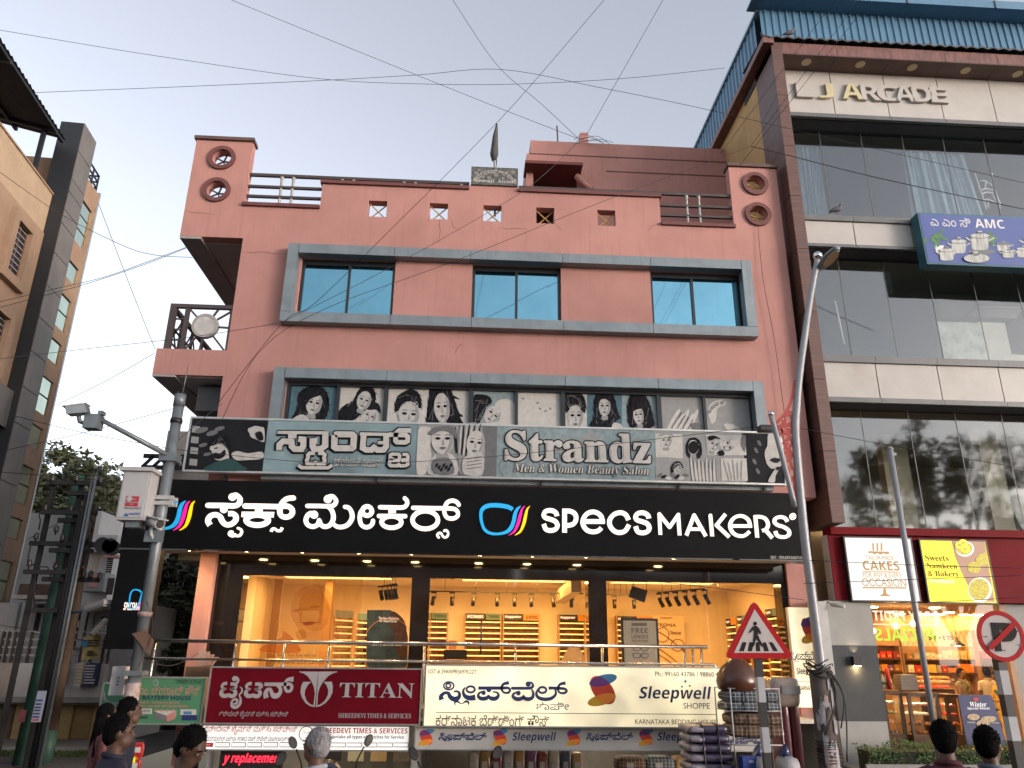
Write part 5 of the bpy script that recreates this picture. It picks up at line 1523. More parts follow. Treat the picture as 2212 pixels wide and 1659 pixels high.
bd = thing('white_cabinet','white cabinet behind the middle floor glass right of the mottled panel','cabinet',(P(2160,740,18.2).x,18.2,zp3a))
a,b = P(*Z5(1480,770),18.2),P(*Z5(1592,560),18.2)
MB().box(a.x,b.x,18.2,18.7,zp3a+.1,b.z).build('tall_carcass',M_panel,bd)
MB().box(b.x,b.x+2.2,18.2,18.7,zp3a+.1,zp3a+.95).build('low_carcass',M_panel,bd)
a,b = P(*Z5(1225,560),19.5),P(*Z5(1378,300),19.5)
MB().box(a.x,b.x,19.5,19.9,zp3a+.1,zl2+.2).build('inner_column',mat('cream pier',(.40,.37,.31),.8),lj)
MB().box(P(*Z5(860,1300),20).x,P(*Z5(1010,1300),20).x,20,20.3,5,zl3+.2).build('inner_column',mat('cream pier',(.40,.37,.31)),lj)
MB().box(P(*Z5(1440,1300),19).x,P(*Z5(1560,1300),19).x,19,19.3,5,zl3+.2).build('inner_column',mat('cream pier',(.40,.37,.31)),lj)
hd = thing('cooker_hood','grey extractor hood with a pale edge behind the middle floor glass','hood',(P(2150,680,18.8).x,18.8,zp3a+1))
p = [P(*Z5(x,y),18.8) for x,y in ((1370,520),(1425,465),(1700,470),(1660,535))]
MB().prism([(v_.x,18.8,v_.z) for v_ in p],(0,.5,0)).build('hood_body',mat('hood metal',(.16,.16,.16),.4,.6),hd)
MB().bar((p[1].x,18.79,p[1].z),(p[2].x,18.79,p[2].z),.03).build('hood_edge',M_panel,hd)
tb_ = thing('reflection_tube','slanting white tube standing in for a lamp reflection in the middle floor glass','lamp',(P(1820,690,18).x,18,zp3a))
a,b = P(*Z5(585,430),18),P(*Z5(682,652),18)
MB().tube([tuple(a),(b.x,18.4,b.z)],.025,8).build('tube',M_white,tb_)  # solid tube behind the pane imitates the bright line of a reflected lamp
# cookware sign
YA = 16.4
am = thing('cookware_sign','blue cookware shop sign with printed steel pots projecting from the glass front','sign',(13,YA,11))
a,b = P(*CZ(310,930),YA),P(*CZ(405,1490),YA)
x0_,x1_ = a.x,a.x + 6
M_ablue = mat('blue sign flex',(.05,.085,.27),.5,var=.1,scale=1); M_atl = mat('teal box side',(.03,.12,.15),.5,var=.2)
MB().box(x0_,x1_,YA,YPN-.08,b.z,a.z).build('sign_box',M_atl,am)
MB().box(x0_+.04,x1_,YA-.006,YA,b.z+.04,a.z-.04).build('sign_face',M_ablue,am)
YA2 = YA - .006
txt('ಎ ಎಂ ಸಿ',CZ(458,1076),CZ(876,990),YA2,M_white,am); txt('AMC',CZ(945,1096),CZ(1242,1012),YA2,M_white,am,'b')
M_sil = mat('print steel',(.42,.43,.40),.4,var=.5,scale=6,stretch=(3,1,.3)); M_sil2 = mat('print steel dark',(.12,.13,.13),.4); M_leaf_ = mat('print herb',(.07,.2,.06),.6,var=.6,scale=20)
def pot(x,y,w_,h_,k):
    P_ = lambda pts,kk,m,sm=0: shape(pts,YA2-.003*(k+kk)-.002,m,am,'printed_pot',CZ,.0028,sm)
    P_([(x-w_*.5,y-h_),(x+w_*.5,y-h_),(x+w_*.46,y-h_*.1),(x+w_*.3,y),(x-w_*.3,y),(x-w_*.46,y-h_*.1)],0,M_sil)
    P_(ell(x,y-h_,w_*.56,h_*.17),1,M_sil2); P_(ell(x,y-h_*1.04,w_*.53,h_*.17),2,M_sil)
    P_(ell(x,y-h_*1.3,w_*.16,h_*.09),3,M_sil2); P_([(x-w_*.05,y-h_*1.3),(x+w_*.05,y-h_*1.3),(x+w_*.1,y-h_*1.14),(x-w_*.1,y-h_*1.14)],2,M_sil2); P_(ell(x,y-h_*1.35,w_*.14,h_*.05),4,M_sil)
    for s_ in (-1,1):
        P_([(x+s_*w_*.5,y-h_*.75),(x+s_*w_*.78,y-h_*.95),(x+s_*w_*.82,y-h_*.85),(x+s_*w_*.5,y-h_*.6)],1,M_sil)
for cx_,cy_ in ((520,1210),(1130,1230)):
    for _ in range(26 if cx_<900 else 14):
        shape(ell(cx_+random.gauss(0,55 if cx_<900 else 30),cy_+random.gauss(0,35),random.uniform(16,34),random.uniform(9,18),random.uniform(-60,60),7),YA2-.002,M_leaf_,am,'printed_herb',CZ,.002)
shape([(495,1290),(600,1290),(585,1370),(520,1370)],YA2,M_white,am,'printed_pot',CZ)
pot(760,1375,160,125,0); pot(990,1340,195,150,1); pot(1245,1350,140,75,0); pot(630,1455,155,110,4); pot(1300,1425,130,70,4); pot(1470,1420,150,90,2); pot(1560,1350,180,130,0)
shape(ell(1010,1360,150,30),YA2-.001,M_sil2,am,'printed_pan',CZ); shape(ell(955,1430,140,48),YA2-.03,M_sil,am,'printed_lid',CZ); shape(ell(945,1385,38,20),YA2-.033,M_sil2,am,'printed_lid',CZ); shape(ell(940,1365,30,12),YA2-.036,M_sil,am,'printed_lid',CZ)
# channel letters L J ARCADE
M_gold = mat('gold letter face',(.50,.44,.27),.4,.3); M_chan = mat('channel letter side',(.42,.38,.34),.5)
al = [('L',725,820,545,635),('J',872,955,550,642),('A',1025,1140,552,648),('R',1150,1255,560,655),('C',1255,1370,565,660),('A',1370,1480,570,663),('D',1485,1590,572,668),('E',1605,1695,580,672)]
for i,(ch_,xa,xb,ya,yb) in enumerate(al):
    lt = MB()
    vs_,fs = text_mesh(ch_,'b')
    A_,B_ = P(*Z4(xa,yb),YPN-.05),P(*Z4(xb,ya),YPN-.05)
    me_y = [(A_.x+u*(B_.x-A_.x),A_.z+v*(B_.z-A_.z)) for u,v in vs_]
    n0 = len(me_y)
    lt.v = [(x,YPN-.09,z) for x,z in me_y] + [(x,YPN-.002,z) for x,z in me_y]
    ec = {}
    for f in fs:
        lt.face(f)
        for k in range(len(f)):
            e = (f[k],f[(k+1)%len(f)]); ec[tuple(sorted(e))] = ec.get(tuple(sorted(e)),0) + 1
    # outline edges by position, walls
    pos = {}
    for f in fs:
        for k in range(len(f)):
            a_,b_ = f[k],f[(k+1)%len(f)]
            if ec[tuple(sorted((a_,b_)))] == 1:
                lt.face((b_,a_,a_+n0,b_+n0))
    o = lt.build('channel_letter',[M_gold if ch_ in 'J' or i==2 else M_panel],lj,fix=False)
    if not (ch_=='J' or i==2):
        o.data.materials.append(M_chan)
        for p_ in o.data.polygons:
            if abs(p_.normal.y) < .5: p_.material_index = 1
# blue roof shed: ribbed walls, fascia, gutter
YSH = 17.7
xs_l = P(*Z4(478,60),YSH).x
zs_t = P(*Z4(478,60),YSH).z
def ribbed(mb,a,b,z0,z1,pitch=.22,d=.035,out=(0,-1)):
    a,b = Vector(a),Vector(b)
    n = int((b-a).length/pitch)
    u = (b-a).normalized(); o = Vector(out)
    pts = []
    for i in range(n):
        t = i * pitch
        for f,h in ((0,0),(.55,0),(.65,1),(.9,1)):
            pts.append(a+u*(t+f*pitch)+o*d*h)
    for p,q_ in zip(pts,pts[1:]):
        mb.quad((p.x,p.y,z0),(q_.x,q_.y,z0),(q_.x,q_.y,z1),(p.x,p.y,z1))
w = MB(); ribbed(w,(xs_l,YSH),(XE+2,YSH),zh1+.02,zs_t); w.build('ribbed_front',M_corr,lj,fix=False)
w = MB(); ribbed(w,(xs_l-.002,27),(xs_l-.002,YSH),10,zs_t-.02,.3,.04,(-1,0)); w.build('ribbed_side',M_corr,lj,fix=False)
MB().box(xs_l+.02,XE+2,YSH+.05,27,zs_t-.1,zs_t).build('shed_roof',M_corr,lj)
zf = P(*Z4(448,20),YSH-.5)
MB().box(zf.x,XE+2,YSH-.5,YSH+.1,zs_t-.02,zs_t+.04).build('eaves_sheet',M_corr,lj)
fb = [zf.x] + [P(*Z4(x,40),YSH-.55).x for x in (555,875,1455,2025)] + [XE+2]
for a,b in zip(fb,fb[1:]):
    MB().box(a+.01,b-.01,YSH-.55,YSH-.5,zs_t-.02,zs_t+.27).build('fascia_sheet',M_corr,lj)
    MB().box(b-.02,b+.02,YSH-.58,YSH-.5,zs_t-.05,zs_t+.26).build('gutter_strap',M_led_,lj)
MB().box(xs_l-.09,xs_l+.02,YSH+.02,27,zs_t-.06,zs_t+.03).build('verge_flashing',mat('pale blue flashing',(.22,.34,.42),.5),lj)
# small grey corrugated roof over the header
w = MB()
xa,xb = cx0 - .25,XE
n = 150
for i in range(n):
    u0,u1 = i / n,(i+1) / n
    z_ = lambda u: zh1 + .10 + .03 * math.sin(u*n*math.pi/2)
    w.quad((xa+(xb-xa)*u0,YC-.12,z_(u0)),(xa+(xb-xa)*u1,YC-.12,z_(u1)),(xa+(xb-xa)*u1,YSH,z_(u1)+.12),(xa+(xb-xa)*u0,YSH,z_(u0)+.12))
    w.quad((xa+(xb-xa)*u0,YC-.12,z_(u0)-.05),(xa+(xb-xa)*u1,YC-.12,z_(u1)-.05),(xa+(xb-xa)*u1,YC-.12,z_(u1)),(xa+(xb-xa)*u0,YC-.12,z_(u0)))
w.build('sheet_roof',M_corrd,lj,fix=False)
MB().box(xa,cx0+.05,YC-.1,22.5,zh1-.12,zh1+.07).build('verge_board',M_redb,lj)
# pigeons
def pigeon(x,y,z,lab,face=1,s=1.):
    pts = [(-.15,.02),(-.08,.06),(0,.09),(.06,.10),(.09,.15),(.105,.19),(.125,.195),(.15,.185)]
    rs = [.012,.035,.055,.05,.034,.03,.028,.006]
    b_ = thing('pigeon',lab,'bird',(x,y,z),'pigeons on the arcade building')
    o = MB().tube([(x+face*a*s,y,z+.05*s+c*s) for a,c in pts],[r_*s for r_ in rs],9).build('body',mat('pigeon grey',(.07,.075,.085),.7,var=.4,scale=20),b_)
    for k in (-.02,.03): MB().tube([(x+k,y,z),(x+k,y,z+.08*s)],.006,5).build('leg',mat('pigeon leg',(.25,.08,.06),.7),b_)
q = P(*Z4(680,240),YC-.05); pigeon(q.x,YC-.05,zh1+.13,'upright pigeon on the grey sheet roof near the blue shed corner',1,1.25)
q = P(*Z4(538,255),YC); pigeon(q.x,YC+.1,zh1+.1,'pigeon at the left tip of the grey sheet roof',-1,1.1)
q = P(*Z4(980,1380),YPN); pigeon(q.x,YPN-.03,zp2a+.16,'dark pigeon sitting on the ledge under the top glazing',1,1.35)
# ------------------------------------------------------------------ bakery at street level
N5 = Z(3150,2050,.58722)
YK = 16.7
M_rf = mat('red fascia',(.15,.006,.010),.6,var=.15,scale=1.5,spec=.1)
xb0 = P(1790,1150,YK).x
MB().box(xb0,XE,YK-.12,YK+.3,zr-.14,zr+.02).build('red_cornice',M_rf,lj)
zrb = P(1815,1297,YK).z
MB().box(P(1800,1250,YK).x,XE,YK,YK+.3,zrb,zr-.14).build('red_fascia',M_rf,lj)
MB().box(xb0-.05,P(1800,1250,YK).x-.004,YK+.02,YK+.3,zrb,zr-.14).build('grey_return',M_panel,lj)
M_cake = mat('lit cake panel',(.5,.5,.48),.5,emit=.13,ecol=(1,.95,.87),var=.06); M_yel = mat('lit yellow panel',(.75,.65,.02),.5,emit=.16,ecol=(1,.80,.01)); M_tan = mat('tan ink',(.25,.14,.04),.5,emit=.06,ecol=(1,.6,.2)); M_brn2 = mat('lit brown panel',(.35,.2,.13),.5,emit=.05,ecol=(.5,.28,.18))
def lightbox(name,lab,bl,tr,m):
    Y = YK - .12
    a,b = P(*bl,Y),P(*tr,Y)
    t = thing(name,lab,'sign',((a.x+b.x)/2,Y,a.z))
    MB().box(a.x,b.x,Y,YK,a.z,b.z).build('light_panel',m,t)
    for q in ((a.x-.03,a.x,a.z-.03,b.z+.03),(b.x,b.x+.03,a.z-.03,b.z+.03),(a.x,b.x,a.z-.03,a.z),(a.x,b.x,b.z,b.z+.03)):
        MB().box(q[0],q[1],Y-.012,YK,q[2],q[3]).build('frame_edge',M_frame,t)
    return t,Y
t,Y = lightbox('cake_sign','white lit sign with tan cake lettering above the bakery',(1842,1296),(1966,1164),M_cake)
txt('TAILOR-MADE',N5(440,262),N5(626,236),Y,M_tan,t); txt('CAKES',N5(425,332),N5(660,272),Y,M_tan,t,'b'); txt('FOR ANY & EVERY',N5(424,380),N5(680,350),Y,M_tan,t); txt('OCCASION',N5(420,440),N5(706,390),Y,M_tan,t)
for pts in ([(425,340),(670,342),(670,347),(425,345)],[(420,445),(712,447),(712,456),(420,454)],[(560,456),(575,456),(580,490),(615,508),(530,506),(556,490)],[(458,205),(595,208),(598,222),(575,226),(560,218),(540,228),(520,218),(500,226),(480,216),(460,220)]): shape(pts,Y,M_tan,t,'printed_motif',N5)
for x in (490,518,546): shape([(x-6,150),(x+5,152),(x+6,203),(x-4,202)],Y,M_tan,t,'printed_candle',N5)
t,Y = lightbox('sweets_sign','yellow lit sweets sign with plates of snacks above the bakery',(2009,1300),(2128,1170),M_yel)
shape([(1015,135),(1236,139),(1305,545),(1190,543),(1130,440),(1080,340),(1040,240)],Y,M_brn2,t,'printed_panel',N5)
txt('Sweets',N5(842,270),N5(992,230),Y-.003,M_brn,t,'sb'); txt('Namkeen',N5(850,320),N5(1050,286),Y-.003,M_brn,t,'sb'); txt('& Bakery',N5(862,384),N5(1062,338),Y-.003,M_brn,t,'sb'); txt('Products',N5(868,418),N5(1032,390),Y-.003,M_cake,t,'sb')
M_snk = mat('print snack',(.5,.42,.04),.5,emit=.05,ecol=(.7,.6,.05),var=.6,scale=30)
for c,rx,ry in (((1105,190),62,52),((1205,465),80,85)):
    shape(ell(*c,rx,ry),Y-.006,M_cake,t,'printed_plate',N5); shape(ell(c[0]-4,c[1]-4,rx*.86,ry*.84),Y-.012,M_snk,t,'printed_snack',N5)
for c in ((1070,165),(1110,190),(1095,150)): shape(ell(*c,30,24,20),Y-.018,M_yel,t,'printed_snack',N5); shape(ell(*c,15,12,20),Y-.023,M_snk,t,'printed_snack',N5)
for pts in ([(1125,300),(1160,275),(1215,300),(1190,350),(1130,340)],[(1180,250),(1240,215),(1258,290),(1200,300)]): shape(pts,Y-.008,M_snk,t,'printed_bread',N5,.003,3)
# pillar left of the bakery
M_lgr = mat('light grey paint',(.30,.30,.28),.8,var=.1,dirt=.1); M_dgr = mat('dark grey paint',(.045,.05,.052),.75,var=.12)
px0,px1 = P(1792,1393,YK).x,P(1893,1393,YK).x
zq1,zq2 = P(1840,1394,YK).z,P(1880,1558,YK).z
MB().box(px0,px1,YK,YK+.9,zq1,zrb).build('pier',M_lgr,lj); MB().box(px0,px1,YK-.004,YK+.9,zq2,zq1-.002).build('pier',M_dgr,lj); MB().box(px0,px1,YK,YK+.9,0,zq2-.002).build('pier',M_lgr,lj)
MB().box(px0-.3,px0-.002,YK-.1,YK+.2,P(1790,1457,YK).z,P(1790,1300,YK).z).build('meter_box',mat('pale metal box',(.42,.42,.40),.5,var=.1),lj)
MB().box(xb0-.2,px0,YK+.2,YK+.8,0,zrb).build('recess_wall',M_salmon,lj)
wl_ = thing('wall_lamp','small black up and down wall lamp on the dark grey pier','lamp',(P(1847,1425,YK).x,YK,2))
a,b = P(1840,1438,YK),P(1854,1418,YK)
MB().box(a.x,b.x,YK-.12,YK-.004,a.z,b.z).build('lamp_body',M_trk,wl_)
for dz,rot in ((-.03,0),(b.z-a.z+.03,math.pi)):
    l = bpy.data.lights.new('lamp','SPOT'); l.energy = 1.6; l.color = (1,.75,.45); l.spot_size = R(100); l.spot_blend = .7; l.shadow_soft_size = .02
    o = bpy.data.objects.new('lamp',l); COL.objects.link(o); o.parent = wl_; o.location = Vector(((a.x+b.x)/2,YK-.06,a.z+dz)) - Vector(wl_.location); o.rotation_euler = (rot,0,0)
MB().box(a.x+.02,b.x-.02,YK-.1,YK-.03,a.z-.006,a.z).build('lens',M_lamp,wl_)
cm = thing('wall_camera','small grey bullet camera under the red fascia return','camera',(P(1800,1303,YK).x,YK-.1,3.2))
q = P(1805,1308,YK-.15); MB().tube([(q.x-.08,YK-.1,q.z+.02),(q.x+.12,YK-.3,q.z-.03)],.04,10).build('barrel',M_panel,cm); MB().tube([(q.x-.08,YK-.1,q.z+.02),(q.x-.08,YK,q.z+.08)],.015,6).build('bracket',M_panel,cm)
# ================================================================== bakery interior
N8 = Z(3400,2350,.40617)
bk = thing('bakery_interior','warm lit bakery room behind the street level glass','room',(12,19,.2))
BZ0,BZ1 = .2,3.30
bx0,bx1,bY = px1 - .3,17.5,21.2
MB().box(bx0,bx1,17,bY,BZ0-.1,BZ0).build('floor',M_cream,bk)
MB().box(bx0,bx1,16.9,bY,BZ1,BZ1+.06).build('ceiling',mat('bakery ceiling',(.26,.15,.075),.7),bk)
MB().box(bx0,bx1,bY,bY+.1,BZ0,BZ1).build('back_wall',mat('bakery wall',(.40,.22,.10),.8,var=.2),bk)
MB().box(bx0-.1,bx0,17.6,bY,BZ0,BZ1).build('side_wall',M_woodl,bk); MB().box(bx1,bx1+.1,17,bY,BZ0,BZ1).build('side_wall',M_woodl,bk)
for x,y in ((10.8,18.8),(13.2,19.0)):
    l = bpy.data.lights.new('ceiling_lamp','AREA'); l.shape = 'RECTANGLE'; l.size = 1.8; l.size_y = 1.2; l.energy = 26; l.color = (1,.5,.15)
    o = bpy.data.objects.new('ceiling_lamp',l); COL.objects.link(o); o.parent = bk; o.location = Vector((x,y,BZ1-.05)) - Vector(bk.location)
for i,c in enumerate(((690,105),(830,152),(978,187),(1115,220),(740,218),(712,302),(1070,305),(370,295),(85,97),(275,145),(590,185))):
    q = PZ(*N8(*c),BZ1)
    if q.y > bY - .2: q = P(*N8(*c),bY-.3)
    MB().lathe([(.12,-.015),(.12,0)],(q.x,q.y,BZ1),16).build('recessed_light',M_lamp,bk)
for c in ((310,280),(480,262),(95,330)):
    q = P(*N8(*c),18.2)
    pd = MB().lathe([(.01,-.06),(.05,-.03),(.06,0),(.05,.035),(.02,.06)],(q.x,18.2,q.z),12).build('pendant_bulb',M_lamp,bk)
    MB().tube([(q.x,18.2,q.z+.05),(q.x,18.2,BZ1)],.006,5).build('cord',M_trk,pd)
# glass and door frame
xg1 = P(2178,1450,17.0).x
MB().box(px1+.01,xg1,17.0,17.012,BZ0,zrb).build('bakery_pane',M_shopglass,lj)
M_frw = mat('timber door frame',(.32,.18,.09),.5,var=.2)
MB().box(xg1,xg1+.14,16.9,17.1,0,zrb).build('door_frame',M_frw,lj)
MB().box(xg1+.141,XE,16.9,17.1,0,zrb).build('side_pier',M_lgr,lj)
# wall units with boxes
YBK = 20.6
def b3(x,y,Y): return P(*N8(x,y),Y)
def cabinet(xa,xb,ys,lab):
    a,b = b3(xa,700,YBK),b3(xb,700,YBK)
    t = thing('wall_shelving',lab,'shelving',((a.x+b.x)/2,YBK,BZ0))
    zt = b3(xa,320,YBK).z
    for x in (a.x,b.x): MB().box(x-.03,x+.03,YBK-.02,YBK+.4,BZ0,zt).build('upright',M_frw,t)
    MB().box(a.x+.03,b.x-.03,YBK+.36,YBK+.4,BZ0,zt).build('back_panel',mat('shelf back',(.42,.26,.12),.7),t)
    for y in ys:
        z = b3(xa,y,YBK).z
        MB().box(a.x+.03,b.x-.03,YBK,YBK+.36,z-.03,z).build('shelf',M_brn,t)
    return t,a,b
t1,a1,b1 = cabinet(395,1112,(605,735),'wide bakery wall shelving under the lettered diamond panel')
t2,a2,b2 = cabinet(100,385,(595,722),'left bakery wall shelving with red and orange packets')
t3,a3,b3_ = cabinet(1130,1420,(600,730),'right bakery wall shelving behind the no parking sign')
z0_,z1_ = b3(400,475,YBK).z,b3(400,325,YBK).z
hp_ = MB().box(a1.x+.03,b1.x-.03,YBK-.02,YBK,z0_,z1_).build('header_panel',mat('white header',(.62,.55,.45),.6),t1)
for k in range(14):
    x = a1.x + .05 + (b1.x-a1.x-.1) * k / 14; w_ = (b1.x-a1.x) / 14
    mb = MB(); mb.bar((x,YBK-.024,z0_+.01),(x+w_,YBK-.024,z1_-.01),.012,.006,(0,1,0)); mb.bar((x,YBK-.027,z1_-.01),(x+w_,YBK-.027,z0_+.01),.012,.006,(0,1,0)); mb.build('lattice_strip',M_woodl,hp_)
txt('SWEETS',N8(632,416),N8(866,376),YBK-.035,M_inkk,hp_,'b')
MB().box(a2.x+.03,b2.x-.03,YBK-.02,YBK,z0_,z1_).build('header_panel',mat('brown header',(.3,.17,.08),.6),t2)
pal = {'red':(.42,.02,.02),'orange':(.6,.2,.03),'maroon':(.2,.02,.03),'cream':(.6,.5,.35),'white':(.65,.62,.55),'grey':(.3,.3,.3),'yellow':(.65,.42,.06),'brown':(.25,.12,.05),'green':(.1,.2,.06),'purple':(.12,.05,.15)}
def boxes(lst,ybase,Y,where,d=.16):
    for i,(xa,xb,h,c) in enumerate(lst):
        a,b = b3(xa,ybase,Y),b3(xb,ybase,Y)
        zt = b3(xa,ybase-h,Y).z
        o = thing('gift_box','%s gift box, number %s from the left %s'%(c,('one','two','three','four','five','six','seven','eight','nine','ten')[i],where),'box',((a.x+b.x)/2,Y,a.z),'boxes on the bakery shelves')
        MB().box(a.x+.008,b.x-.008,Y+.0,Y+d,a.z+.002,zt-.03).build('carton',mat('box '+c,pal[c],.45,var=.15,scale=12),o)
        MB().box(a.x+.004,b.x-.004,Y-.004,Y+d,zt-.029,zt).build('lid',mat('box '+c,pal[c]),o)
        MB().box((a.x+b.x)/2-.03,(a.x+b.x)/2+.03,Y-.006,Y-.001,a.z+(zt-a.z)*.2,a.z+(zt-a.z)*.5).build('label',mat('gold foil',(.6,.4,.1),.4,.5),o)
boxes([(165,225,65,'red'),(230,285,68,'red'),(292,388,66,'maroon'),(125,160,40,'orange')],594,YBK+.05,'on the upper left bakery shelf')
boxes([(135,175,55,'green'),(180,240,68,'orange'),(245,300,60,'purple'),(305,360,65,'brown'),(362,385,60,'orange')],721,YBK+.05,'on the lower left bakery shelf')
boxes([(425,490,55,'brown'),(495,560,60,'grey'),(600,650,62,'white'),(655,705,60,'white'),(715,765,45,'white'),(805,870,80,'cream'),(872,940,85,'yellow'),(945,1010,80,'cream'),(1015,1085,85,'yellow')],604,YBK+.05,'on the upper middle bakery shelf')
boxes([(440,500,75,'white'),(503,580,72,'red'),(620,715,78,'yellow'),(718,765,72,'grey'),(768,822,70,'red'),(825,925,45,'orange'),(930,1080,85,'orange')],734,YBK+.05,'on the lower middle bakery shelf')
boxes([(1150,1250,70,'red'),(1260,1340,60,'brown'),(1345,1410,70,'maroon')],599,YBK+.05,'on the right bakery shelf')
# counter with display cases
YCN = 17.9
M_dkw = mat('dark timber',(.06,.03,.018),.45,var=.3)
M_caseglass = glassmat('case glass',(.93,.93,.92),.03)
def case(xa,xb,ytop,ybot,Y,lab,rows):
    a,b = b3(xa,ytop,Y),b3(xb,ybot,Y)
    t = thing('display_case',lab,'display case',((a.x+b.x)/2,Y,BZ0),'bakery display cases')
    MB().box(a.x-.04,b.x+.04,Y-.02,Y+.75,a.z-.04,a.z+.03).build('top',M_dkw,t)
    MB().box(a.x-.03,b.x+.03,Y,Y+.75,BZ0,b.z).build('plinth',M_dkw,t)
    for x in (a.x,b.x): MB().box(x-.035,x+.035,Y,Y+.06,b.z,a.z-.04).build('stile',M_dkw,t)
    MB().box(a.x,b.x,Y+.7,Y+.74,b.z,a.z-.04).build('back',M_woodl,t)
    MB().box(a.x+.036,b.x-.036,Y+.01,Y+.018,b.z+.002,a.z-.042).build('glass',M_caseglass,t)
    n = len(rows)
    for i,cs in enumerate(rows):
        z = b.z + (a.z-b.z-.05) * i / n + .01
        sh = MB().box(a.x+.04,b.x-.04,Y+.06,Y+.7,z-.012,z).build('shelf',M_caseglass if i else M_woodl,t)
        for j in range(3):
            mb = MB()
            for _ in range(26):
                x = random.uniform(a.x+.1,b.x-.1); y = random.choice((.12,.25,.4,.55)) + Y + random.uniform(-.03,.03); r_ = random.uniform(.022,.045)
                mb.lathe([(r_*.8,.001),(r_,r_*.5),(r_*.6,r_*1.1),(.004,r_*1.3)],(x,y,z),6)
            tag(mb.build('sweets',mat('sweet %s'%cs[j%len(cs)],{'w':(.7,.66,.55),'r':(.5,.02,.02),'p':(.6,.25,.2),'o':(.6,.24,.05),'y':(.6,.42,.1),'b':(.14,.06,.03),'g':(.2,.28,.1)}[cs[j%len(cs)]],.5),t),kind='stuff')
    l = bpy.data.lights.new('case_lamp','AREA'); l.shape = 'RECTANGLE'; l.size = max(.3,b.x-a.x-.2); l.size_y = .06; l.energy = 2.5; l.color = (1,.75,.45)
    o = bpy.data.objects.new('case_lamp',l); COL.objects.link(o); o.parent = t; o.location = Vector(((a.x+b.x)/2,Y+.3,a.z-.06)) - Vector(t.location)
case(195,415,925,1330,YCN,'left bakery display case with plates of snacks',['bw','ow','gy','wy'])
case(440,775,945,1345,YCN-.1,'middle bakery display case with white and pink sweets',['bo','ob','ww','pw'])
case(805,1010,960,1340,YCN+.15,'right bakery display case full of red sweets',['oo','or','rr','rp'])
# things on the counter
def pile(xa,xb,ytop,ybot,n,c,lab,Y=18.1):
    a,b = b3(xa,ybot,Y),b3(xb,ytop,Y)
    for i in range(n):
        o = tag(MB().box(a.x+random.uniform(-.01,.01),b.x,Y,Y+.3,a.z+(b.z-a.z)*i/n+.004,a.z+(b.z-a.z)*(i+1)/n).build('carton',mat('carton '+c,pal[c],.6)),lab%('bottom','second','third','fourth','fifth','top')[i if i<n-1 else 5],'box','cartons stacked on the bakery counter')
pile(375,515,755,905,5,'grey','grey carton in the stack on the bakery counter, %s one')
tb2 = thing('paper_roll','tall red paper roll standing on the bakery counter','roll',(b3(250,895,18.2).x,18.2,b3(250,895,18.2).z))
q,q2 = b3(255,897,18.2),b3(238,690,18.2)
MB().tube([(q.x,18.2,q.z),(q.x-.01,18.2,q2.z)],.045,12).build('roll',mat('red paper',(.4,.02,.015),.6),tb2)
MB().tube([(q.x-.01,18.2,q2.z),(q.x-.01,18.2,q2.z+.015)],.015,8).build('core',M_woodl,tb2)
for i,x in enumerate((200,222,270)):
    q = b3(x,895,18.25); h = (.32,.30,.27)[i]
    bt = thing('water_bottle',('leftmost clear bottle with green label on the bakery counter','second clear bottle beside the red paper roll','clear bottle right of the red paper roll')[i],'bottle',(q.x,18.25,q.z),'bottles on the bakery counter')
    MB().lathe([(.035,0),(.036,h*.6),(.03,h*.75),(.014,h*.88),(.014,h*.93)],(q.x,18.25,q.z),12).build('bottle',mat('clear plastic',(.6,.62,.6),.15),bt)
    MB().lathe([(.017,h*.93),(.017,h)],(q.x,18.25,q.z),10).build('cap',M_white,bt); MB().lathe([(.037,h*.3),(.037,h*.5)],(q.x,18.25,q.z),12).build('label',mat('green label',(.05,.25,.15),.5),bt)
tr = thing('sweet_trays','stepped trays of red and pink sweets behind the bakery counter','trays',(b3(720,850,19.4).x,19.4,BZ0))
for k,(y,yy_) in enumerate(((885,19.0),(830,19.3),(790,19.6))):
    a,b = b3(540,y,yy_),b3(880,y,yy_)
    MB().box(a.x,b.x,yy_,yy_+.3,a.z-.05,a.z).build('tray',M_steel,tr)
    mb = MB()
    for _ in range(60):
        r_ = random.uniform(.03,.05); mb.lathe([(r_,.0),(r_*.9,r_*.6),(.005,r_*1.2)],(random.uniform(a.x+.05,b.x-.05),yy_+random.uniform(.05,.25),a.z),6)
    tag(mb.build('sweets',mat(('sweet r','sweet p','sweet o')[k],(.5,.2,.1)),tr),kind='stuff')
MB().box(b3(540,885,19).x,b3(880,885,19).x,19.0,19.9,BZ0,b3(540,895,19).z).build('stand',M_dkw,tr)
# pendant shade and mirrored neon letters hung inside the pane
ps = thing('pendant_shade','black cone pendant lamp hanging in the bakery','lamp',(b3(915,450,18.6).x,18.6,2))
q = b3(915,475,18.6); MB().lathe([(.17,0),(.16,.03),(.05,.12),(.02,.2)],(q.x,18.6,q.z),18).build('shade',M_trk,ps); MB().tube([(q.x,18.6,q.z+.2),(q.x,18.6,BZ1)],.006,5).build('cord',M_trk,ps); MB().lathe([(.05,-.01),(.05,.02)],(q.x,18.6,q.z),10).build('bulb',M_lamp,ps)
ne = thing('neon_lettering','white and green neon words seen reversed through the bakery glass','neon sign',(b3(400,300,17.1).x,17.1,2.6))
M_nw = mat('neon white',(.8,.7,.6),.5,emit=.16,ecol=(1,.85,.7)); M_ng = mat('neon green',(.3,.6,.05),.5,emit=.13,ecol=(.45,1,.02))
txt('I DRY FRUITS',N8(40,230),N8(716,140),17.08,M_nw,ne,'b','neon_word',mirror=True); txt('SPECIALS',N8(120,426),N8(755,312),17.08,M_ng,ne,'b','neon_word',mirror=True)
a,b = N8(75,265),N8(740,268)
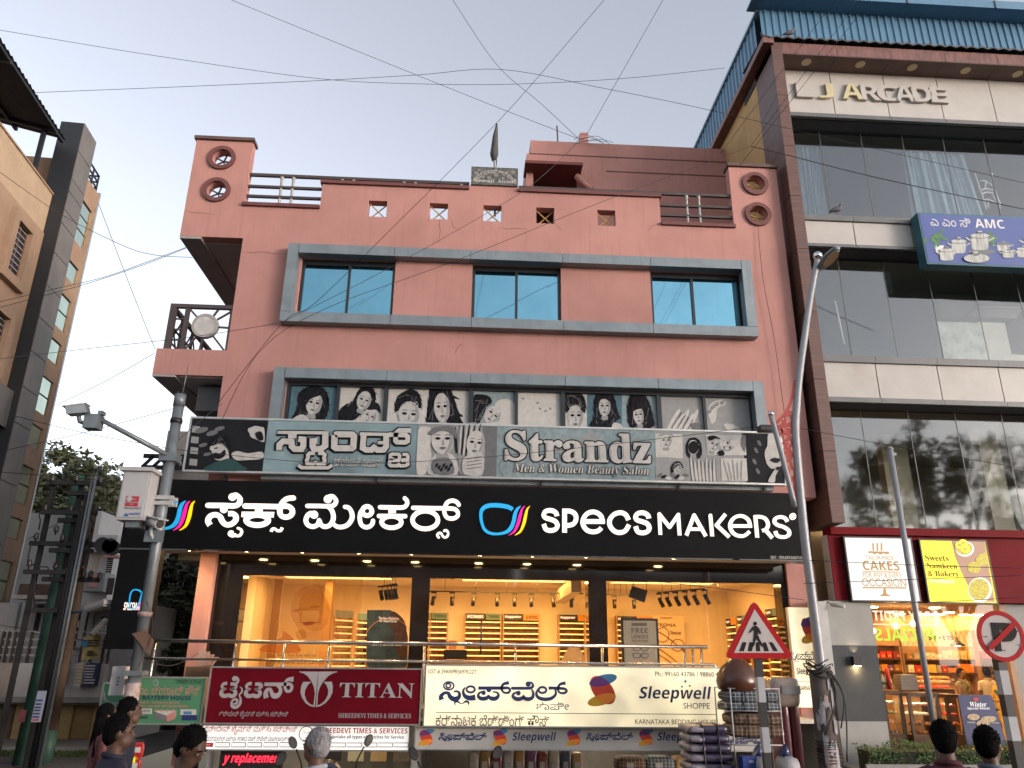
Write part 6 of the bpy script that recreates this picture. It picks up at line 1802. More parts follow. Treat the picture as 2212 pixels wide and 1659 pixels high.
a,b = P(*a,17.08),P(*b,17.08); MB().box(a.x,b.x,17.07,17.08,a.z-.012,a.z+.012).build('neon_bar',M_nw,ne)
# folding advertisement board
ab = thing('sweets_board','blue leaning winter special sweets board in front of the bakery','board',(b3(1160,1400,16.3).x,16.3,.13))
c4 = [P(*N8(x,y),Y) for x,y,Y in ((1010,1440,16.2),(1400,1450,16.2),(1240,952,16.5),(915,952,16.5))]
MB().prism([tuple(p) for p in c4],(.0,.04,.0)).build('panel',mat('blue board',(.03,.035,.10),.5,var=.1),ab)
def abf(x0,x1,y0,y1):
    def f(u,v):
        px_ = x0 + (x1-x0) * u + (-.37*0) ; py_ = y1 + (y0-y1) * v
        Yq = 16.5 - .3 * (py_-952) / 490
        q = P(*N8(px_,py_),Yq-.012); return (q.x,q.y,q.z)
    return f
for s_,x0q,x1q,y0q,y1q,st_ in (('Winter',1028,1192,1018,1066,'sb'),('Special Sweets',1008,1224,1068,1098,'sb')):
    txt(s_,None,None,0,M_cake,ab,st_,frame=abf(x0q,x1q,y0q,y1q))
def abs_(pts,m,k=1):
    q = [P(*N8(x,y),16.5-.3*(y-952)/490-.006*k-.006) for x,y in pts]
    MB().prism([tuple(p) for p in q],(0,.003,0)).build('print',m,ab)
abs_(ell(1088,993,28,18),mat('red ink',(.45,.015,.02))); M_swp = mat('print sweets',(.45,.33,.2),.6,var=.5,scale=25)
for c,rx,ry in (((1065,1165),60,32),((1215,1185),75,30),((1160,1230),65,38)): abs_(ell(*c,rx,ry),M_swp,2)
for c in ((1045,1218),(1275,1222),(1175,1272)): abs_([(c[0]-40,c[1]-8),(c[0]+40,c[1]-6),(c[0]+40,c[1]+8),(c[0]-40,c[1]+6)],M_pg,3)
MB().bar((c4[0].x+.1,16.2,c4[0].z),(c4[0].x+.1,16.75,.14),.04).build('strut',M_frw,ab)
# hedge in a kerbside planter
hd_ = thing('hedge','clipped green hedge along the bakery front','hedge',(11.5,15.6,.13))
ha,hb_ = P(1862,1625,15.6).x,15.5
mb = MB()
for _ in range(5200):
    x = random.uniform(ha,hb_); y = random.uniform(15.35,15.95)
    zt = .62 + .05 * math.sin(x*3.1) + .04 * math.sin(x*7.7)
    z = zt - abs(random.gauss(0,.09)) if random.random() < .6 else random.uniform(.15,zt)
    if z < zt - .1 and random.random() < .7: y = 15.35 + random.uniform(-.02,.05)
    s_ = random.uniform(.018,.04); d = Vector((random.gauss(0,1),random.gauss(0,1),random.gauss(0,.7))).normalized(); e = d.orthogonal().normalized()
    c = Vector((x,y,z))
    mb.quad(c-d*s_,c+e*s_*.5,c+d*s_,c-e*s_*.5)
tag(mb.build('foliage',mat('hedge leaf',(.07,.13,.025),.6,var=.5,scale=15),hd_,fix=False),kind='stuff')
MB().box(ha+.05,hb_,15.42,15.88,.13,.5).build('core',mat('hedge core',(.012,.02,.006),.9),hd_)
MB().box(ha-.1,hb_,15.28,15.34,.13,.3).build('planter_kerb',M_conc,hd_)
# ================================================================== beige building at the left edge
LA = R(-4.5)
LU = Vector((math.sin(LA),math.cos(LA),0)); LN = Vector((math.cos(LA),-math.sin(LA),0))
LC = P(197.7,493.7,25.0); LC.z = 0
def LW_(t,z,n=0.): return LC + LU * t + LN * n + Vector((0,0,z))
def ltz(x,y,n=0.):
    q = PP(x,y,LC+LN*n,LN); return ((q-LC).dot(LU),q.z)
def lbox(t0,t1,z0,z1,n0,n1,mb=None):
    mb = mb or MB()
    return mb.hexa([LW_(t0,z0,n0),LW_(t1,z0,n0),LW_(t1,z0,n1),LW_(t0,z0,n1),LW_(t0,z1,n0),LW_(t1,z1,n0),LW_(t1,z1,n1),LW_(t0,z1,n1)])
M_beige = mat('beige textured plaster',(.36,.265,.17),.95,var=.12,scale=1.5,bump=.8,bscale=22,streak=.1)
M_tanw = mat('tan plaster',(.28,.185,.12),.95,var=.15,scale=1.2,bump=.5,bscale=22,streak=.15)
M_blk = mat('black cladding',(.012,.014,.017),.5)
M_gcl = mat('grey stone cladding',(.125,.115,.105),.6,var=.2,scale=1.2,streak=.25)
M_grnglass = mat('sky reflecting glass',(.60,.70,.56),.04,1.0,var=.15,scale=1.5,streak=.1)
lb_ = thing('beige_building','beige office building with a dark stone fin at the left edge','building',tuple(LC))
L1 = Z(0,200,.48232); L2 = Z(0,900,.54217); L3 = Z(0,1700,.48216); L4 = Z(0,2400,.37622)
D_ = .45
# fin: grey face at n = D_, black end face towards the viewer
tp1,ztp = ltz(*L1(788,748),D_)
tp0,_ = ltz(*L1(695,598),D_)
seams = [ltz(*L1(650,830),D_)[1],ltz(*L1(598,1060),D_)[1],ltz(*L1(575,1160),D_)[1],ltz(*L1(535,1300),D_)[1],ltz(*L1(512,1410),D_)[1],ltz(*L2(405,180),D_)[1],ltz(*L2(345,410),D_)[1],ltz(*L2(290,645),D_)[1],ltz(*L2(228,885),D_)[1],ltz(*L2(165,1143),D_)[1],ltz(*L2(105,1400),D_)[1]]
zs_ = [ztp] + seams
while zs_[-1] > 1: zs_.append(zs_[-1]-1.7)
zs_[-1] = 0
lbox(tp0+.03,tp1,0,ztp-.03,-.3,D_-.03).build('fin_core',M_blk,lb_)
for a,b in zip(zs_,zs_[1:]):
    lbox(tp0,tp1,b+.012,a-.012,D_-.028,D_).build('fin_panel',M_gcl,lb_)
lbox(tp0-.001,tp0+.028,0,ztp,-.3,D_-.03).build('fin_end',M_blk,lb_)
# far strip with glazing
zts = ltz(*L1(805,1175))[1]
tr0,tr1 = tp1 - .2,-.22
rows = [(L1(757,1325),L1(697,1655),3),(L2(582,312),L2(557,435),1),(L2(528,545),L2(475,770),2),(L2(455,855),L2(422,1003),1),(L2(388,1120),L2(335,1368),2),(L2(318,1462),L2(277,1610),1),(L3(278,305),L3(213,607),2),(L3(183,720),L3(142,887),1),(L3(105,1065),L3(40,1390),2)]
rz = [(ltz(*b)[1],ltz(*a)[1],n) for a,b,n in rows]
w = MB()
zb = sorted(set([0,zts]+[z for r_ in rz for z in r_[:2]]))
for a,b in zip(zb,zb[1:]):
    m_ = (a+b) / 2
    if any(r_[0]<m_<r_[1] for r_ in rz):
        lbox(tr1,0,a,b,-.3,0,w)
    else:
        lbox(tp1-.3,0,a,b,-.3,0,w)
w.build('strip_wall',M_tanw,lb_)
for a,b,n in rz:
    for k in range(n):
        z0,z1 = a + (b-a) * k / n,a + (b-a) * (k+1) / n
        lbox(tr0,tr1,z0+.03,z1-.03,-.08,-.05).build('window_pane',M_grnglass,lb_)
    lbox(tr0,tr1,a,b,-.12,-.081).build('window_frame',M_frame,lb_)
lbox(.001,.1,0,zts+.1,-.3,.03).build('corner_trim',M_alu,lb_)
# body
zpa = ltz(*L1(450,1200))[1]
w = MB(); lbox(-13,tp1-.3,0,zpa-.5,-9,-.3,w); lbox(tp1-.3,0,0,zts-.1,-9,-.3,w); w.build('body',M_tanw,lb_)
# near wall: light parapet above, tan below, two deep framed windows
tpa,zpa = ltz(*L1(450,1200))
zsp = ltz(*L1(390,1530))[1]
w = MB(); lbox(-13,tp0-.01,zsp,zpa,-.3,-.02,w); w.build('parapet_wall',M_beige,lb_)
lbox(-13,tp0-.01,zpa,zpa+.06,-.33,.02).build('coping',M_tanw,lb_)
lbox(-13,tp0-.01,0,zsp-.004,-.3,-.3+.32).build('near_wall',M_tanw,lb_)
def lwin(tr,bl,name):
    """deep window: outer top right and lower left corners in picture units"""
    t1,z1 = ltz(*tr,.3); t0,z0 = ltz(*bl,.3)
    f = .28
    for q in ((t0-f,t1+f,z1,z1+f),(t0-f,t1+f,z0-f,z0),(t0-f,t0,z0,z1),(t1,t1+f,z0,z1)):
        lbox(*q,.021,.2).build('window_surround',M_tanw,lb_)
    lbox(t0,t1,z0,z1,.022,.03).build('window_glass',M_dwin,lb_)
    n = 9
    for k in range(n):
        z = z0 + (z1-z0) * (k+.5) / n
        lbox(t0+.05,t1-.05,z-.012,z+.012,.05,.065).build('louvre',M_balus,lb_)
    for t in (t0+.03,(t0+t1)/2,t1-.03): lbox(t-.03,t+.03,z0,z1,.035,.05).build('mullion',M_brown,lb_)
a = L1(345,1535); b_ = (L2(80,265)[0],L2(0,330)[1])
lwin(L1(300,1500),L2(88,290),'w')
lwin(L2(110,665),L2(-90,930),'w')
# slab edge and shopfront below
zsl = ltz(*L2(60,1180),.1)[1]
lbox(-13,tp0-.01,zsl-1.1,zsl,.02,.25).build('slab_band',M_gcl,lb_)
lbox(-13,tp0-.01,0,zsl-1.1,.02,.06).build('dark_shopfront',M_blk,lb_)
# roof canopy: corrugated sheet on posts over the terrace
rc = thing('roof_canopy','dark corrugated sheet canopy on steel posts above the beige parapet','canopy',tuple(LW_(tp0-3,zpa)))
ec,ez = ltz(*L1(525,728),.1)          # far lower corner of the outer edge
nc,nz = ltz(*L1(135,125),.1)          # near corner
w = MB()
n = 60
zA,zB = ez,ez + .9
for i in range(n):
    u0,u1 = i / n,(i+1) / n
    t0 = ec + (nc-1.2-ec) * u0; t1 = ec + (nc-1.2-ec) * u1
    f = lambda u: .035 * math.sin(u*n*math.pi/1.5)
    s0,s1 = (nz-ez) * u0 * (ec-nc+1.2) / (ec-nc),(nz-ez) * u1 * (ec-nc+1.2) / (ec-nc)
    w.quad(LW_(t0,zA+s0+f(u0),.15),LW_(t1,zA+s1+f(u1),.15),LW_(t1,zB+s1+f(u1),-4.2),LW_(t0,zB+s0+f(u0),-4.2))
w.build('sheet',mat('dark sheet',(.045,.045,.05),.7,var=.25,scale=2),rc,fix=False)
for nn_ in (.05,-1.4,-2.8,-4.0):
    zz2 = zA + (zB-zA) * (.15-nn_) / 4.35 - .09
    MB().bar(LW_(nc-1.2,zz2+(nz-ez)*(ec-nc+1.2)/(ec-nc),nn_),LW_(ec,zz2,nn_),.09,.1).build('purlin',M_blk,rc)
for t in (ec-.5,ec-3.6,ec-6.6):
    lbox(t-.06,t+.06,zpa-.6,zA-.05,-.35,-.23).build('post',M_blk,rc)
    lbox(t-.06,t+.06,zpa-.6,zB-.15,-3.9,-3.78).build('post',M_blk,rc)
    w = MB(); w.bar(LW_(t,zA-.08,.1),LW_(t,zB-.1,-4.1),.1,.12); w.build('rafter',M_blk,rc)
lbox(ec-1.6,tp0-.2,zpa-.5,zpa+.55,-3.6,-3.4).build('roof_hut_wall',M_beige,lb_)
tr_ = thing('roof_terrace_railing','small dark railing on the far roof corner of the beige building','railing',tuple(LW_(-.5,zts)))
for z in (.25,.5,.75): lbox(tp1+.05,0,zts+z,zts+z+.05,-.15,-.1).build('rail',M_blk,tr_); lbox(-.05,.0,zts+z,zts+z+.05,-1.6,-.15).build('rail',M_blk,tr_)
for t in (tp1+.1,-.5,-.03): lbox(t-.025,t+.025,zts,zts+.8,-.15,-.1).build('post',M_blk,tr_)
# ================================================================== side street: houses and shops behind
M_gwall = mat('grey wash wall',(.25,.25,.245),.95,var=.18,scale=.8,streak=.3,dirt=.3); M_wwall = mat('whitewash wall',(.46,.44,.42),.95,var=.1,scale=1,streak=.25,dirt=.2)
M_chaj = mat('concrete ledge',(.42,.38,.34),.9,var=.2); M_shut = mat('brown shutter',(.16,.11,.07),.6,var=.15); M_shy = mat('ochre shutter',(.36,.24,.10),.7,var=.15); M_shg = mat('grey shutter',(.10,.11,.11),.6,var=.1)
M_drk = mat('dark opening',(.015,.014,.014),.8); M_pnk = mat('pink paint',(.42,.20,.18),.9); M_grn_ = mat('green louvre',(.11,.16,.13),.6)
def bxy(bl,tr,Y,d):
    a,b = P(*bl,Y),P(*tr,Y)
    return (a.x,b.x,Y,Y+d,a.z,b.z)
YH = 37.0
hs = thing('grey_house','grey and white three storey house standing behind the transformer poles','house',(P(200,1300,YH).x,YH,0))
a,b = P(*L3(150,1340),YH),P(*L3(700,672),YH)
MB().box(a.x-4,b.x,YH,YH+8,0,b.z).build('wall',M_gwall,hs)
a2_,b2_ = P(*L3(702,1340),YH),P(*L3(965,690),YH)
w = MB(); zt = b.z + .1
w.box(b.x+.002,P(*L3(812,900),YH).x,YH-.3,YH+8,0,zt); w.box(P(*L3(812,900),YH).x,P(*L3(975,900),YH).x,YH-.3,YH+8,0,P(*L3(900,850),YH).z)
w.build('white_wing',M_wwall,hs)
for bl,tr,m,nm in (((680,1145),(720,960),M_pnk,'door'),((745,1140),(815,965),M_pnk,'door')):
    MB().box(*bxy(L3(*bl),L3(*tr),YH-.34,.03)).build(nm,mat('cream door',(.42,.34,.24),.8),hs)
MB().box(*bxy(L3(655,975),L3(860,955),YH-.9,.6)).build('sunshade',M_chaj,hs)
wd = MB().box(*bxy(L3(855,1172),L3(925,1035),YH-.36,.05)).build('window',M_drk,hs)
a,b = P(*L3(855,1172),YH-.4),P(*L3(925,1035),YH-.4)
for k in range(8): MB().box(a.x,b.x,YH-.39,YH-.37,a.z+(b.z-a.z)*k/8,a.z+(b.z-a.z)*k/8+.03).build('window_bar',M_wwall,wd)
MB().box(*bxy(L3(850,1025),L3(968,1008),YH-.9,.5)).build('sunshade',M_pnk,hs)
MB().box(*bxy(L3(620,1300),L3(862,1150),YH-1.4,1.0)).build('balcony_wall',M_gwall,hs); MB().box(*bxy(L3(722,1268),L3(812,1162),YH-1.42,.02)).build('pink_patch',M_pnk,hs)
a,b = P(*L3(862,1330),YH-1.4),P(*L3(935,1195),YH-1.4)
for k in range(9): MB().box(a.x+(b.x-a.x)*k/8-.02,a.x+(b.x-a.x)*k/8+.02,YH-1.4,YH-1.36,a.z,b.z).build('baluster',M_rail,hs)
# shop house in front
YS2 = 20.3
sh = thing('shop_house','pale two storey shop house with a railed gallery and rolling shutters in the side street','shop house',(P(140,1500,YS2).x,YS2,0))
xr = P(*L4(1140,600),YS2).x
zgal = P(*L4(300,560),YS2).z
xl0 = -13.7
MB().box(xl0,xr,YS2+2,YS2+4,0,P(*L3(300,1400),YS2+2).z).build('wall',M_wwall,sh)
MB().box(*bxy(L3(95,1362),L3(385,1335),YS2+.8,1.2)).build('sunshade',M_chaj,sh)
MB().box(*bxy(L3(555,1440),L3(900,1410),YS2+.8,1.2)).build('sunshade',M_chaj,sh)
MB().box(P(*L3(-20,1340),YS2+1).x,P(*L3(420,1340),YS2+1).x,YS2+1.9,YS2+2,P(*L3(0,1345),YS2+1).z,P(*L3(0,1215),YS2+1).z).build('eaves_panel',mat('rust panel',(.13,.08,.06),.9,var=.3),sh)
for bl,tr in (((110,1640),(240,1395)),):
    f = MB().box(*bxy(L3(*bl),L3(*tr),YS2+1.95,.04)).build('window',M_grn_,sh); MB().box(*bxy(L3(165,1640),L3(185,1395),YS2+1.92,.03)).build('mullion',M_wwall,f)
MB().box(*bxy(L3(265,1640),L3(345,1420),YS2+1.95,.04)).build('dark_door',M_drk,sh)
f = MB().box(*bxy(L4(760,410),L4(935,20),YS2+1.95,.04)).build('door',M_drk,sh)
for x in (760,850,930): MB().box(*bxy(L4(x-8,410),L4(x+8,20),YS2+1.9,.05)).build('door_frame',M_wwall,f)
MB().box(*bxy(L4(805,190),L4(832,115),YS2+1.89,.02)).build('notice',M_white,f)
# gallery slab with parapet boards
MB().box(xl0,xr,YS2,YS2+2,zgal-.9,zgal-.75).build('gallery_slab',M_conc,sh)
MB().box(xl0,P(*L4(110,700),YS2).x,YS2,YS2+.12,zgal-.75,zgal).build('gallery_parapet',mat('peach parapet',(.36,.30,.25),.9,var=.15),sh)
MB().box(P(*L4(112,700),YS2).x,xr,YS2,YS2+.12,zgal-.75,zgal).build('gallery_parapet',M_wwall,sh)
rlh = thing('gallery_railing','thin grey pipe railing along the shop house gallery','railing',(P(140,1420,YS2).x,YS2,zgal))
zr0 = P(*L4(300,230),YS2).z
for k in range(4): MB().box(xl0,xr,YS2+.03,YS2+.07,zgal+(zr0-zgal)*(k+1)/4-.025,zgal+(zr0-zgal)*(k+1)/4+.02).build('rail',M_balus,rlh)
for v in (0,60,130,190,300,420,540,640,720,850,960,1080,1138):
    x = P(*L4(v,400),YS2).x; MB().box(x-.03,x+.03,YS2+.02,YS2+.08,zgal,zr0).build('post',M_rail,rlh)
# shutters of the street level
zsh = P(*L4(300,830),YS2).z
MB().box(xl0,xr,YS2+.0,YS2+.5,zsh-.3,zgal-.91).build('lintel',mat('dusty lintel',(.20,.16,.13),.9,var=.2),sh)
def shutter(xa,xb,m):
    a,b = P(*L4(xa,1000),YS2+.35),P(*L4(xb,1000),YS2+.35)
    o = MB().box(a.x,b.x,YS2+.4,YS2+.42,.14,zsh-.3).build('rolling_shutter',m,sh)
    n = 22
    for k in range(n):
        z = .16 + (zsh-.5) * k / n
        MB().box(a.x+.02,b.x-.02,YS2+.375,YS2+.398,z,z+(zsh-.5)/n*.6).build('slat',m,o)
shutter(-20,170,M_shut); shutter(405,640,M_shg); shutter(780,985,M_shy)
for xa,xb in ((175,400),(645,775),(990,1140)):
    a,b = P(*L4(xa,1000),YS2+.3),P(*L4(xb,1000),YS2+.3); MB().box(a.x,b.x,YS2+.3,YS2+.9,.14,zsh-.3).build('pier',M_shy,sh)
MB().box(*bxy(L4(775,975),L4(850,890),YS2+.28,.02)).build('number_plate',mat('green plate',(.03,.09,.06),.5),sh)
# signs on the gallery
M_yb = mat('yellow cloth',(.50,.40,.16),.8,var=.12)
yb = thing('yellow_banner','creased yellow cloth banner tied to the gallery railing','banner',(P(*L4(950,530),YS2-.2).x,YS2-.2,zgal-.2))
p = [P(*L4(x,y),YS2-.2) for x,y in ((870,285),(1055,268),(1040,505),(850,535))]
w = MB(); n = 10
for i in range(n+1):
    for j in range(n+1):
        u,v = i / n,j / n
        q = p[0].lerp(p[1],u).lerp(p[3].lerp(p[2],u),v); w.v.append((q.x,q.y+.03*math.sin(u*7+v*4),q.z))
for i in range(n):
    for j in range(n): w.face((i*(n+1)+j,(i+1)*(n+1)+j,(i+1)*(n+1)+j+1,i*(n+1)+j+1),True)
w.build('cloth',M_yb,yb,fix=False)
for y,x0,x1 in ((325,920,1038),(350,925,1038),(378,905,1040),(437,915,985),(455,905,1000),(475,900,1020)):
    MB().box(*bxy(L4(x0,y+5),L4(x1,y-6),YS2-.26,.01)).build('print_line',M_inkk,yb)
mb = MB(); q = P(*L4(888,355),YS2-.26); disc(mb,q.x,q.z,.085,YS2-.27,YS2-.26); mb.build('print_emblem',M_sb,yb)
def gsign(bl,tr,m,name,lab,lines,ink,d=.35):
    t = thing(name,lab,'sign',(P(*L4(*bl),YS2-.3).x,YS2-.3,zgal-1))
    MB().box(*bxy(L4(*bl),L4(*tr),YS2-.3,.28)).build('face',m,t)
    h = (bl[1]-tr[1]) / (lines+1)
    for k in range(lines):
        y = tr[1] + h * (k+.9)
        MB().box(*bxy(L4(bl[0]+12,y+h*.2),L4(tr[0]-12-(k*37)%30,y-h*.2),YS2-.31,.008)).build('print_line',ink,t)
    return t
gsign((540,795),(690,535),M_pg,'clinic_sign','pale grey clinic sign with blue print on the gallery',5,M_nb)
gsign((775,805),(885,555),M_pw,'notice_sign','cream sign with faint brown print left of the blue sign',6,M_woodl)
gsign((862,800),(1010,562),M_nb,'blue_sign','navy blue sign with white print under the yellow banner',7,M_pw)
t = gsign((625,485),(742,222),M_pw,'letter_board','white board with black capital letters behind the poles',0,M_inkk)
txt('O',L4(705,280),L4(728,245),YS2-.305,M_inkk,t,'b'); txt('OT. &',L4(640,332),L4(715,300),YS2-.305,M_inkk,t,'b'); txt('AR. C',L4(640,412),L4(698,378),YS2-.305,M_inkk,t,'b')
# sloping tiled lean-to at the right
lt_ = thing('tiled_leanto','dark tiled lean-to roof with a pale brace beside the black hanging sign','lean-to',(P(*L4(1030,250),YS2-.5).x,YS2,3))
p = [P(*L4(x,y),Y) for x,y,Y in ((920,265,YS2-.6),(1110,275,YS2-.6),(1120,75,YS2+1.5),(1060,75,YS2+1.5))]
for r_ in range(6):
    for c_ in range(5):
        f = lambda u,v: p[0].lerp(p[1],u).lerp(p[3].lerp(p[2],u),v)
        q = [f(c_/5+.01,r_/6+.01),f((c_+1)/5-.01,r_/6+.01),f((c_+1)/5-.01,(r_+1)/6+.02),f(c_/5+.01,(r_+1)/6+.02)]
        q[2] = q[2] + Vector((0,0,-.03)); q[3] = q[3] + Vector((0,0,-.03))
        MB().prism([tuple(v_) for v_ in q],(0,.02,.04)).build('roof_tile',M_gcl,lt_)
MB().bar(P(*L4(960,265),YS2-.65),P(*L4(1110,100),YS2-.4),.08).build('brace',M_chaj,lt_)
# ------------------------------------------------------------------ trees
M_bark = mat('bark',(.07,.05,.035),.9,var=.4,scale=8,stretch=(1,1,.3))
def tree(name,lab,base,h,lobes,leafcol,n,ls,trunk_r=.3,seed=1):
    rnd = random.Random(seed)
    t = thing(name,lab,'tree',base)
    bs = Vector(base)
    top = bs + Vector((0,0,h*.55))
    tr = MB().tube([bs,bs+Vector((.1,0,h*.3)),top],[trunk_r,trunk_r*.75,trunk_r*.4],9).build('trunk',M_bark,t)
    lm = [MB() for _ in range(2)]
    m1 = mat(name+' leaf light',leafcol,.6,var=.5,scale=2.5); m2 = mat(name+' leaf dark',tuple(c*.45 for c in leafcol),.6,var=.4,scale=2.5)
    for c,r_ in lobes:
        c = Vector(c)
        MB().tube([bs+Vector((0,0,h*.28)),bs.lerp(c,.6)+Vector((0,0,h*.12)),c],[trunk_r*.45,trunk_r*.28,.04],6).build('limb',M_bark,tr)
    tot = sum(r_**2 for _,r_ in lobes)
    for c,r_ in lobes:
        c = Vector(c)
        cl = [(c+Vector((rnd.gauss(0,1),rnd.gauss(0,1),rnd.gauss(0,.8))).normalized()*r_*rnd.uniform(.35,1.0),r_*rnd.uniform(.16,.34)) for _ in range(16)]
        for k in range(int(n*r_**2/tot)):
            cc,cr = rnd.choice(cl)
            d0 = Vector((rnd.gauss(0,1),rnd.gauss(0,1),rnd.gauss(0,.75)))
            p_ = cc + d0.normalized() * cr * rnd.uniform(.3,1.15)
            d = Vector((rnd.gauss(0,1),rnd.gauss(0,1),rnd.gauss(0,.6))).normalized(); e = d.orthogonal().normalized(); s_ = ls * rnd.uniform(.5,1.2)
            mb = lm[0] if rnd.random() < .6 else lm[1]
            mb.quad(p_-d*s_,p_+e*s_*.45,p_+d*s_,p_-e*s_*.45)
    cr = thing  # noqa
    for mb,m,nm in ((lm[0],m1,'crown'),(lm[1],m2,'inner_crown')):
        tag(mb.build(nm,m,t,fix=False),kind='stuff')
    return t
def pv(x,y,Y): return tuple(P(x,y,Y))
tree('broad_tree','large dark tree rising behind the grey house',tuple(Vector((P(150,1200,52).x,52,0))),17,[(pv(110,1050,52),3.2),(pv(140,1035,53),3.4),(pv(180,1060,52),3.6),(pv(225,1085,52),3.4),(pv(120,1110,51),3.4),(pv(180,1130,51),3.4),(pv(250,1140,51),3.6),(pv(240,1190,50),3.2)],(.075,.085,.035),15000,.26,.45,3)
tree('lean_tree','sparse tree between the grey house and the black sign',tuple(Vector((P(262,1300,46).x,46,0))),11,[(pv(262,1150,46),2.2),(pv(275,1200,46),2.2),(pv(255,1250,46),1.8),(pv(240,1170,46),1.6)],(.05,.065,.03),3500,.24,.3,5)
tree('yard_tree','dark leafy tree filling the gap left of the optician',tuple(Vector((P(390,1400,25).x,25,0))),6.5,[(pv(355,1260,25),1.3),(pv(410,1240,25),1.3),(pv(440,1300,25.5),1.3),(pv(370,1330,25),1.4),(pv(420,1370,25),1.3),(pv(340,1400,25),1.3),(pv(395,1420,24.5),1.2),(pv(450,1400,25.5),1.1)],(.05,.065,.025),9000,.13,.25,8)
# yard wall closing the gap below the tree
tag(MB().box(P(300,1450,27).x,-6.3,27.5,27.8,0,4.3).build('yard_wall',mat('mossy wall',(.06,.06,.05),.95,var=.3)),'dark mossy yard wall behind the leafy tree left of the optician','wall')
gr_ = MB()
for _ in range(1500):
    x = random.uniform(-13,-8); y = random.uniform(18.55,18.8)
    h = random.uniform(.03,.12); a_ = random.uniform(0,6.28); d = Vector((math.cos(a_),math.sin(a_),0)) * .012
    gr_.quad(Vector((x,y,.0))-d,Vector((x,y,0))+d,Vector((x+random.gauss(0,.03),y,h))+d*.3,Vector((x+random.gauss(0,.03),y,h))-d*.3)
tag(gr_.build('kerb_grass',mat('kerb grass',(.06,.09,.025),.8,var=.4),fix=False),'thin tufts of grass along the side street kerb','grass',kind='stuff')
struct(MB().box(-14.2,-7.6,18.8,19.0,0.004,.16).build('kerb',M_conc))
# trees behind the viewer: one mirrored in the arcade glass, two added for shade
for i,(bx_,by_,lb,r_,lab) in enumerate(((24,-4,[(21,-4,9),(25,-5,10.5),(22,-3,11.5),(27,-3,9.5),(24,-6,13),(28,-5,12.5)],2.5,'rain tree behind the viewer on the far right, reflected in the arcade glass'),(-6,-6,[(-7,-3,7.4),(-4,-1,7.8),(-8.5,-5,7.4),(-6,-4,9),(-2,-2.5,7.9)],2,'unseen tree added for shade behind the viewer on the left'),(5.5,-4,[(6,-1,7.8),(3,-2,8),(8.5,-1.5,7.8),(5.5,-3,9.2),(1,-3,8.6)],2,'unseen tree added for shade behind the viewer on the near right'))):
    tree('offscreen_tree',lab,(bx_,by_,0),10,[(p,r_) for p in lb],(.05,.075,.025),6500,.22,.3,30+i)
M_iron0 = mat('dark iron',(.02,.018,.017),.7)
# roof level cream block seen past the salon signboard
rb = thing('cream_roof_block','cream stained block with a dark frame behind the camera pole','roof block',tuple(P(380,1030,30)))
a,b = P(*Z(0,1500,.60281)(1045,640),30),P(*Z(0,1500,.60281)(1262,330),30)
MB().box(a.x,b.x+1.2,30,33,a.z-6,b.z).build('wall',mat('stained cream',(.42,.38,.34),.9,var=.12,streak=.35),rb)
a,b = P(*Z(0,1500,.60281)(930,565),29.6),P(*Z(0,1500,.60281)(1215,498),29.6)
for z in (a.z,b.z): MB().box(a.x,b.x,29.5,29.6,z-.08,z+.08).build('frame_bar',M_iron0,rb)
for k in range(5): MB().bar((a.x+(b.x-a.x)*k/4,29.55,a.z),(a.x+(b.x-a.x)*min(4,k+1)/4-.02,29.55,b.z),.1).build('frame_brace',M_iron0,rb)
# ================================================================== street furniture
Z6 = Z(0,1500,.60281)
M_galv = mat('galvanised grey',(.20,.225,.235),.45,.5,var=.2,scale=4,streak=.2); M_white2 = mat('white powder coat',(.42,.41,.405),.4,var=.06,streak=.1); M_pale = mat('pale painted steel',(.27,.275,.29),.45,.2,var=.12,scale=5)
YCC = 14.9
cp = thing('camera_pole','grey steel pole carrying a long arm, white cabinet and cameras','pole',(P(300,1400,YCC).x,YCC,0))
xq = P(345,1130,YCC).x
c6 = lambda x,y,Y=YCC: P(*Z6(x,y),Y)
ztop = c6(1175,90).z
MB().tube([(xq,YCC,0),(xq,YCC,1.75)],.108,16).build('lower_sleeve',M_galv,cp)
MB().tube([(xq,YCC,1.75),(xq,YCC,ztop-.25)],.1,16).build('pole',M_galv,cp)
MB().tube([(xq,YCC,ztop-.6),(xq,YCC,ztop-.55),(xq,YCC,ztop-.5)],[.108,.118,.108],16).build('collar',M_trk,cp)
MB().tube([(xq,YCC,ztop-.25),(xq,YCC,ztop)],.11,16).build('cap',M_galv,cp)
for k in range(3): MB().tube([(xq+.07*math.cos(k*2.1),YCC+.07*math.sin(k*2.1),ztop),(xq+.07*math.cos(k*2.1),YCC+.07*math.sin(k*2.1),ztop+.05)],.02,6).build('cap_bolt',M_trk,cp)
MB().tube([(xq+.03,YCC,ztop),(xq+.06,YCC,ztop+.65)],[.014,.007],6).build('antenna',M_galv,cp)
MB().box(xq-.18,xq+.18,YCC-.15,YCC+.15,1.72,1.8).build('flange',M_galv,cp)
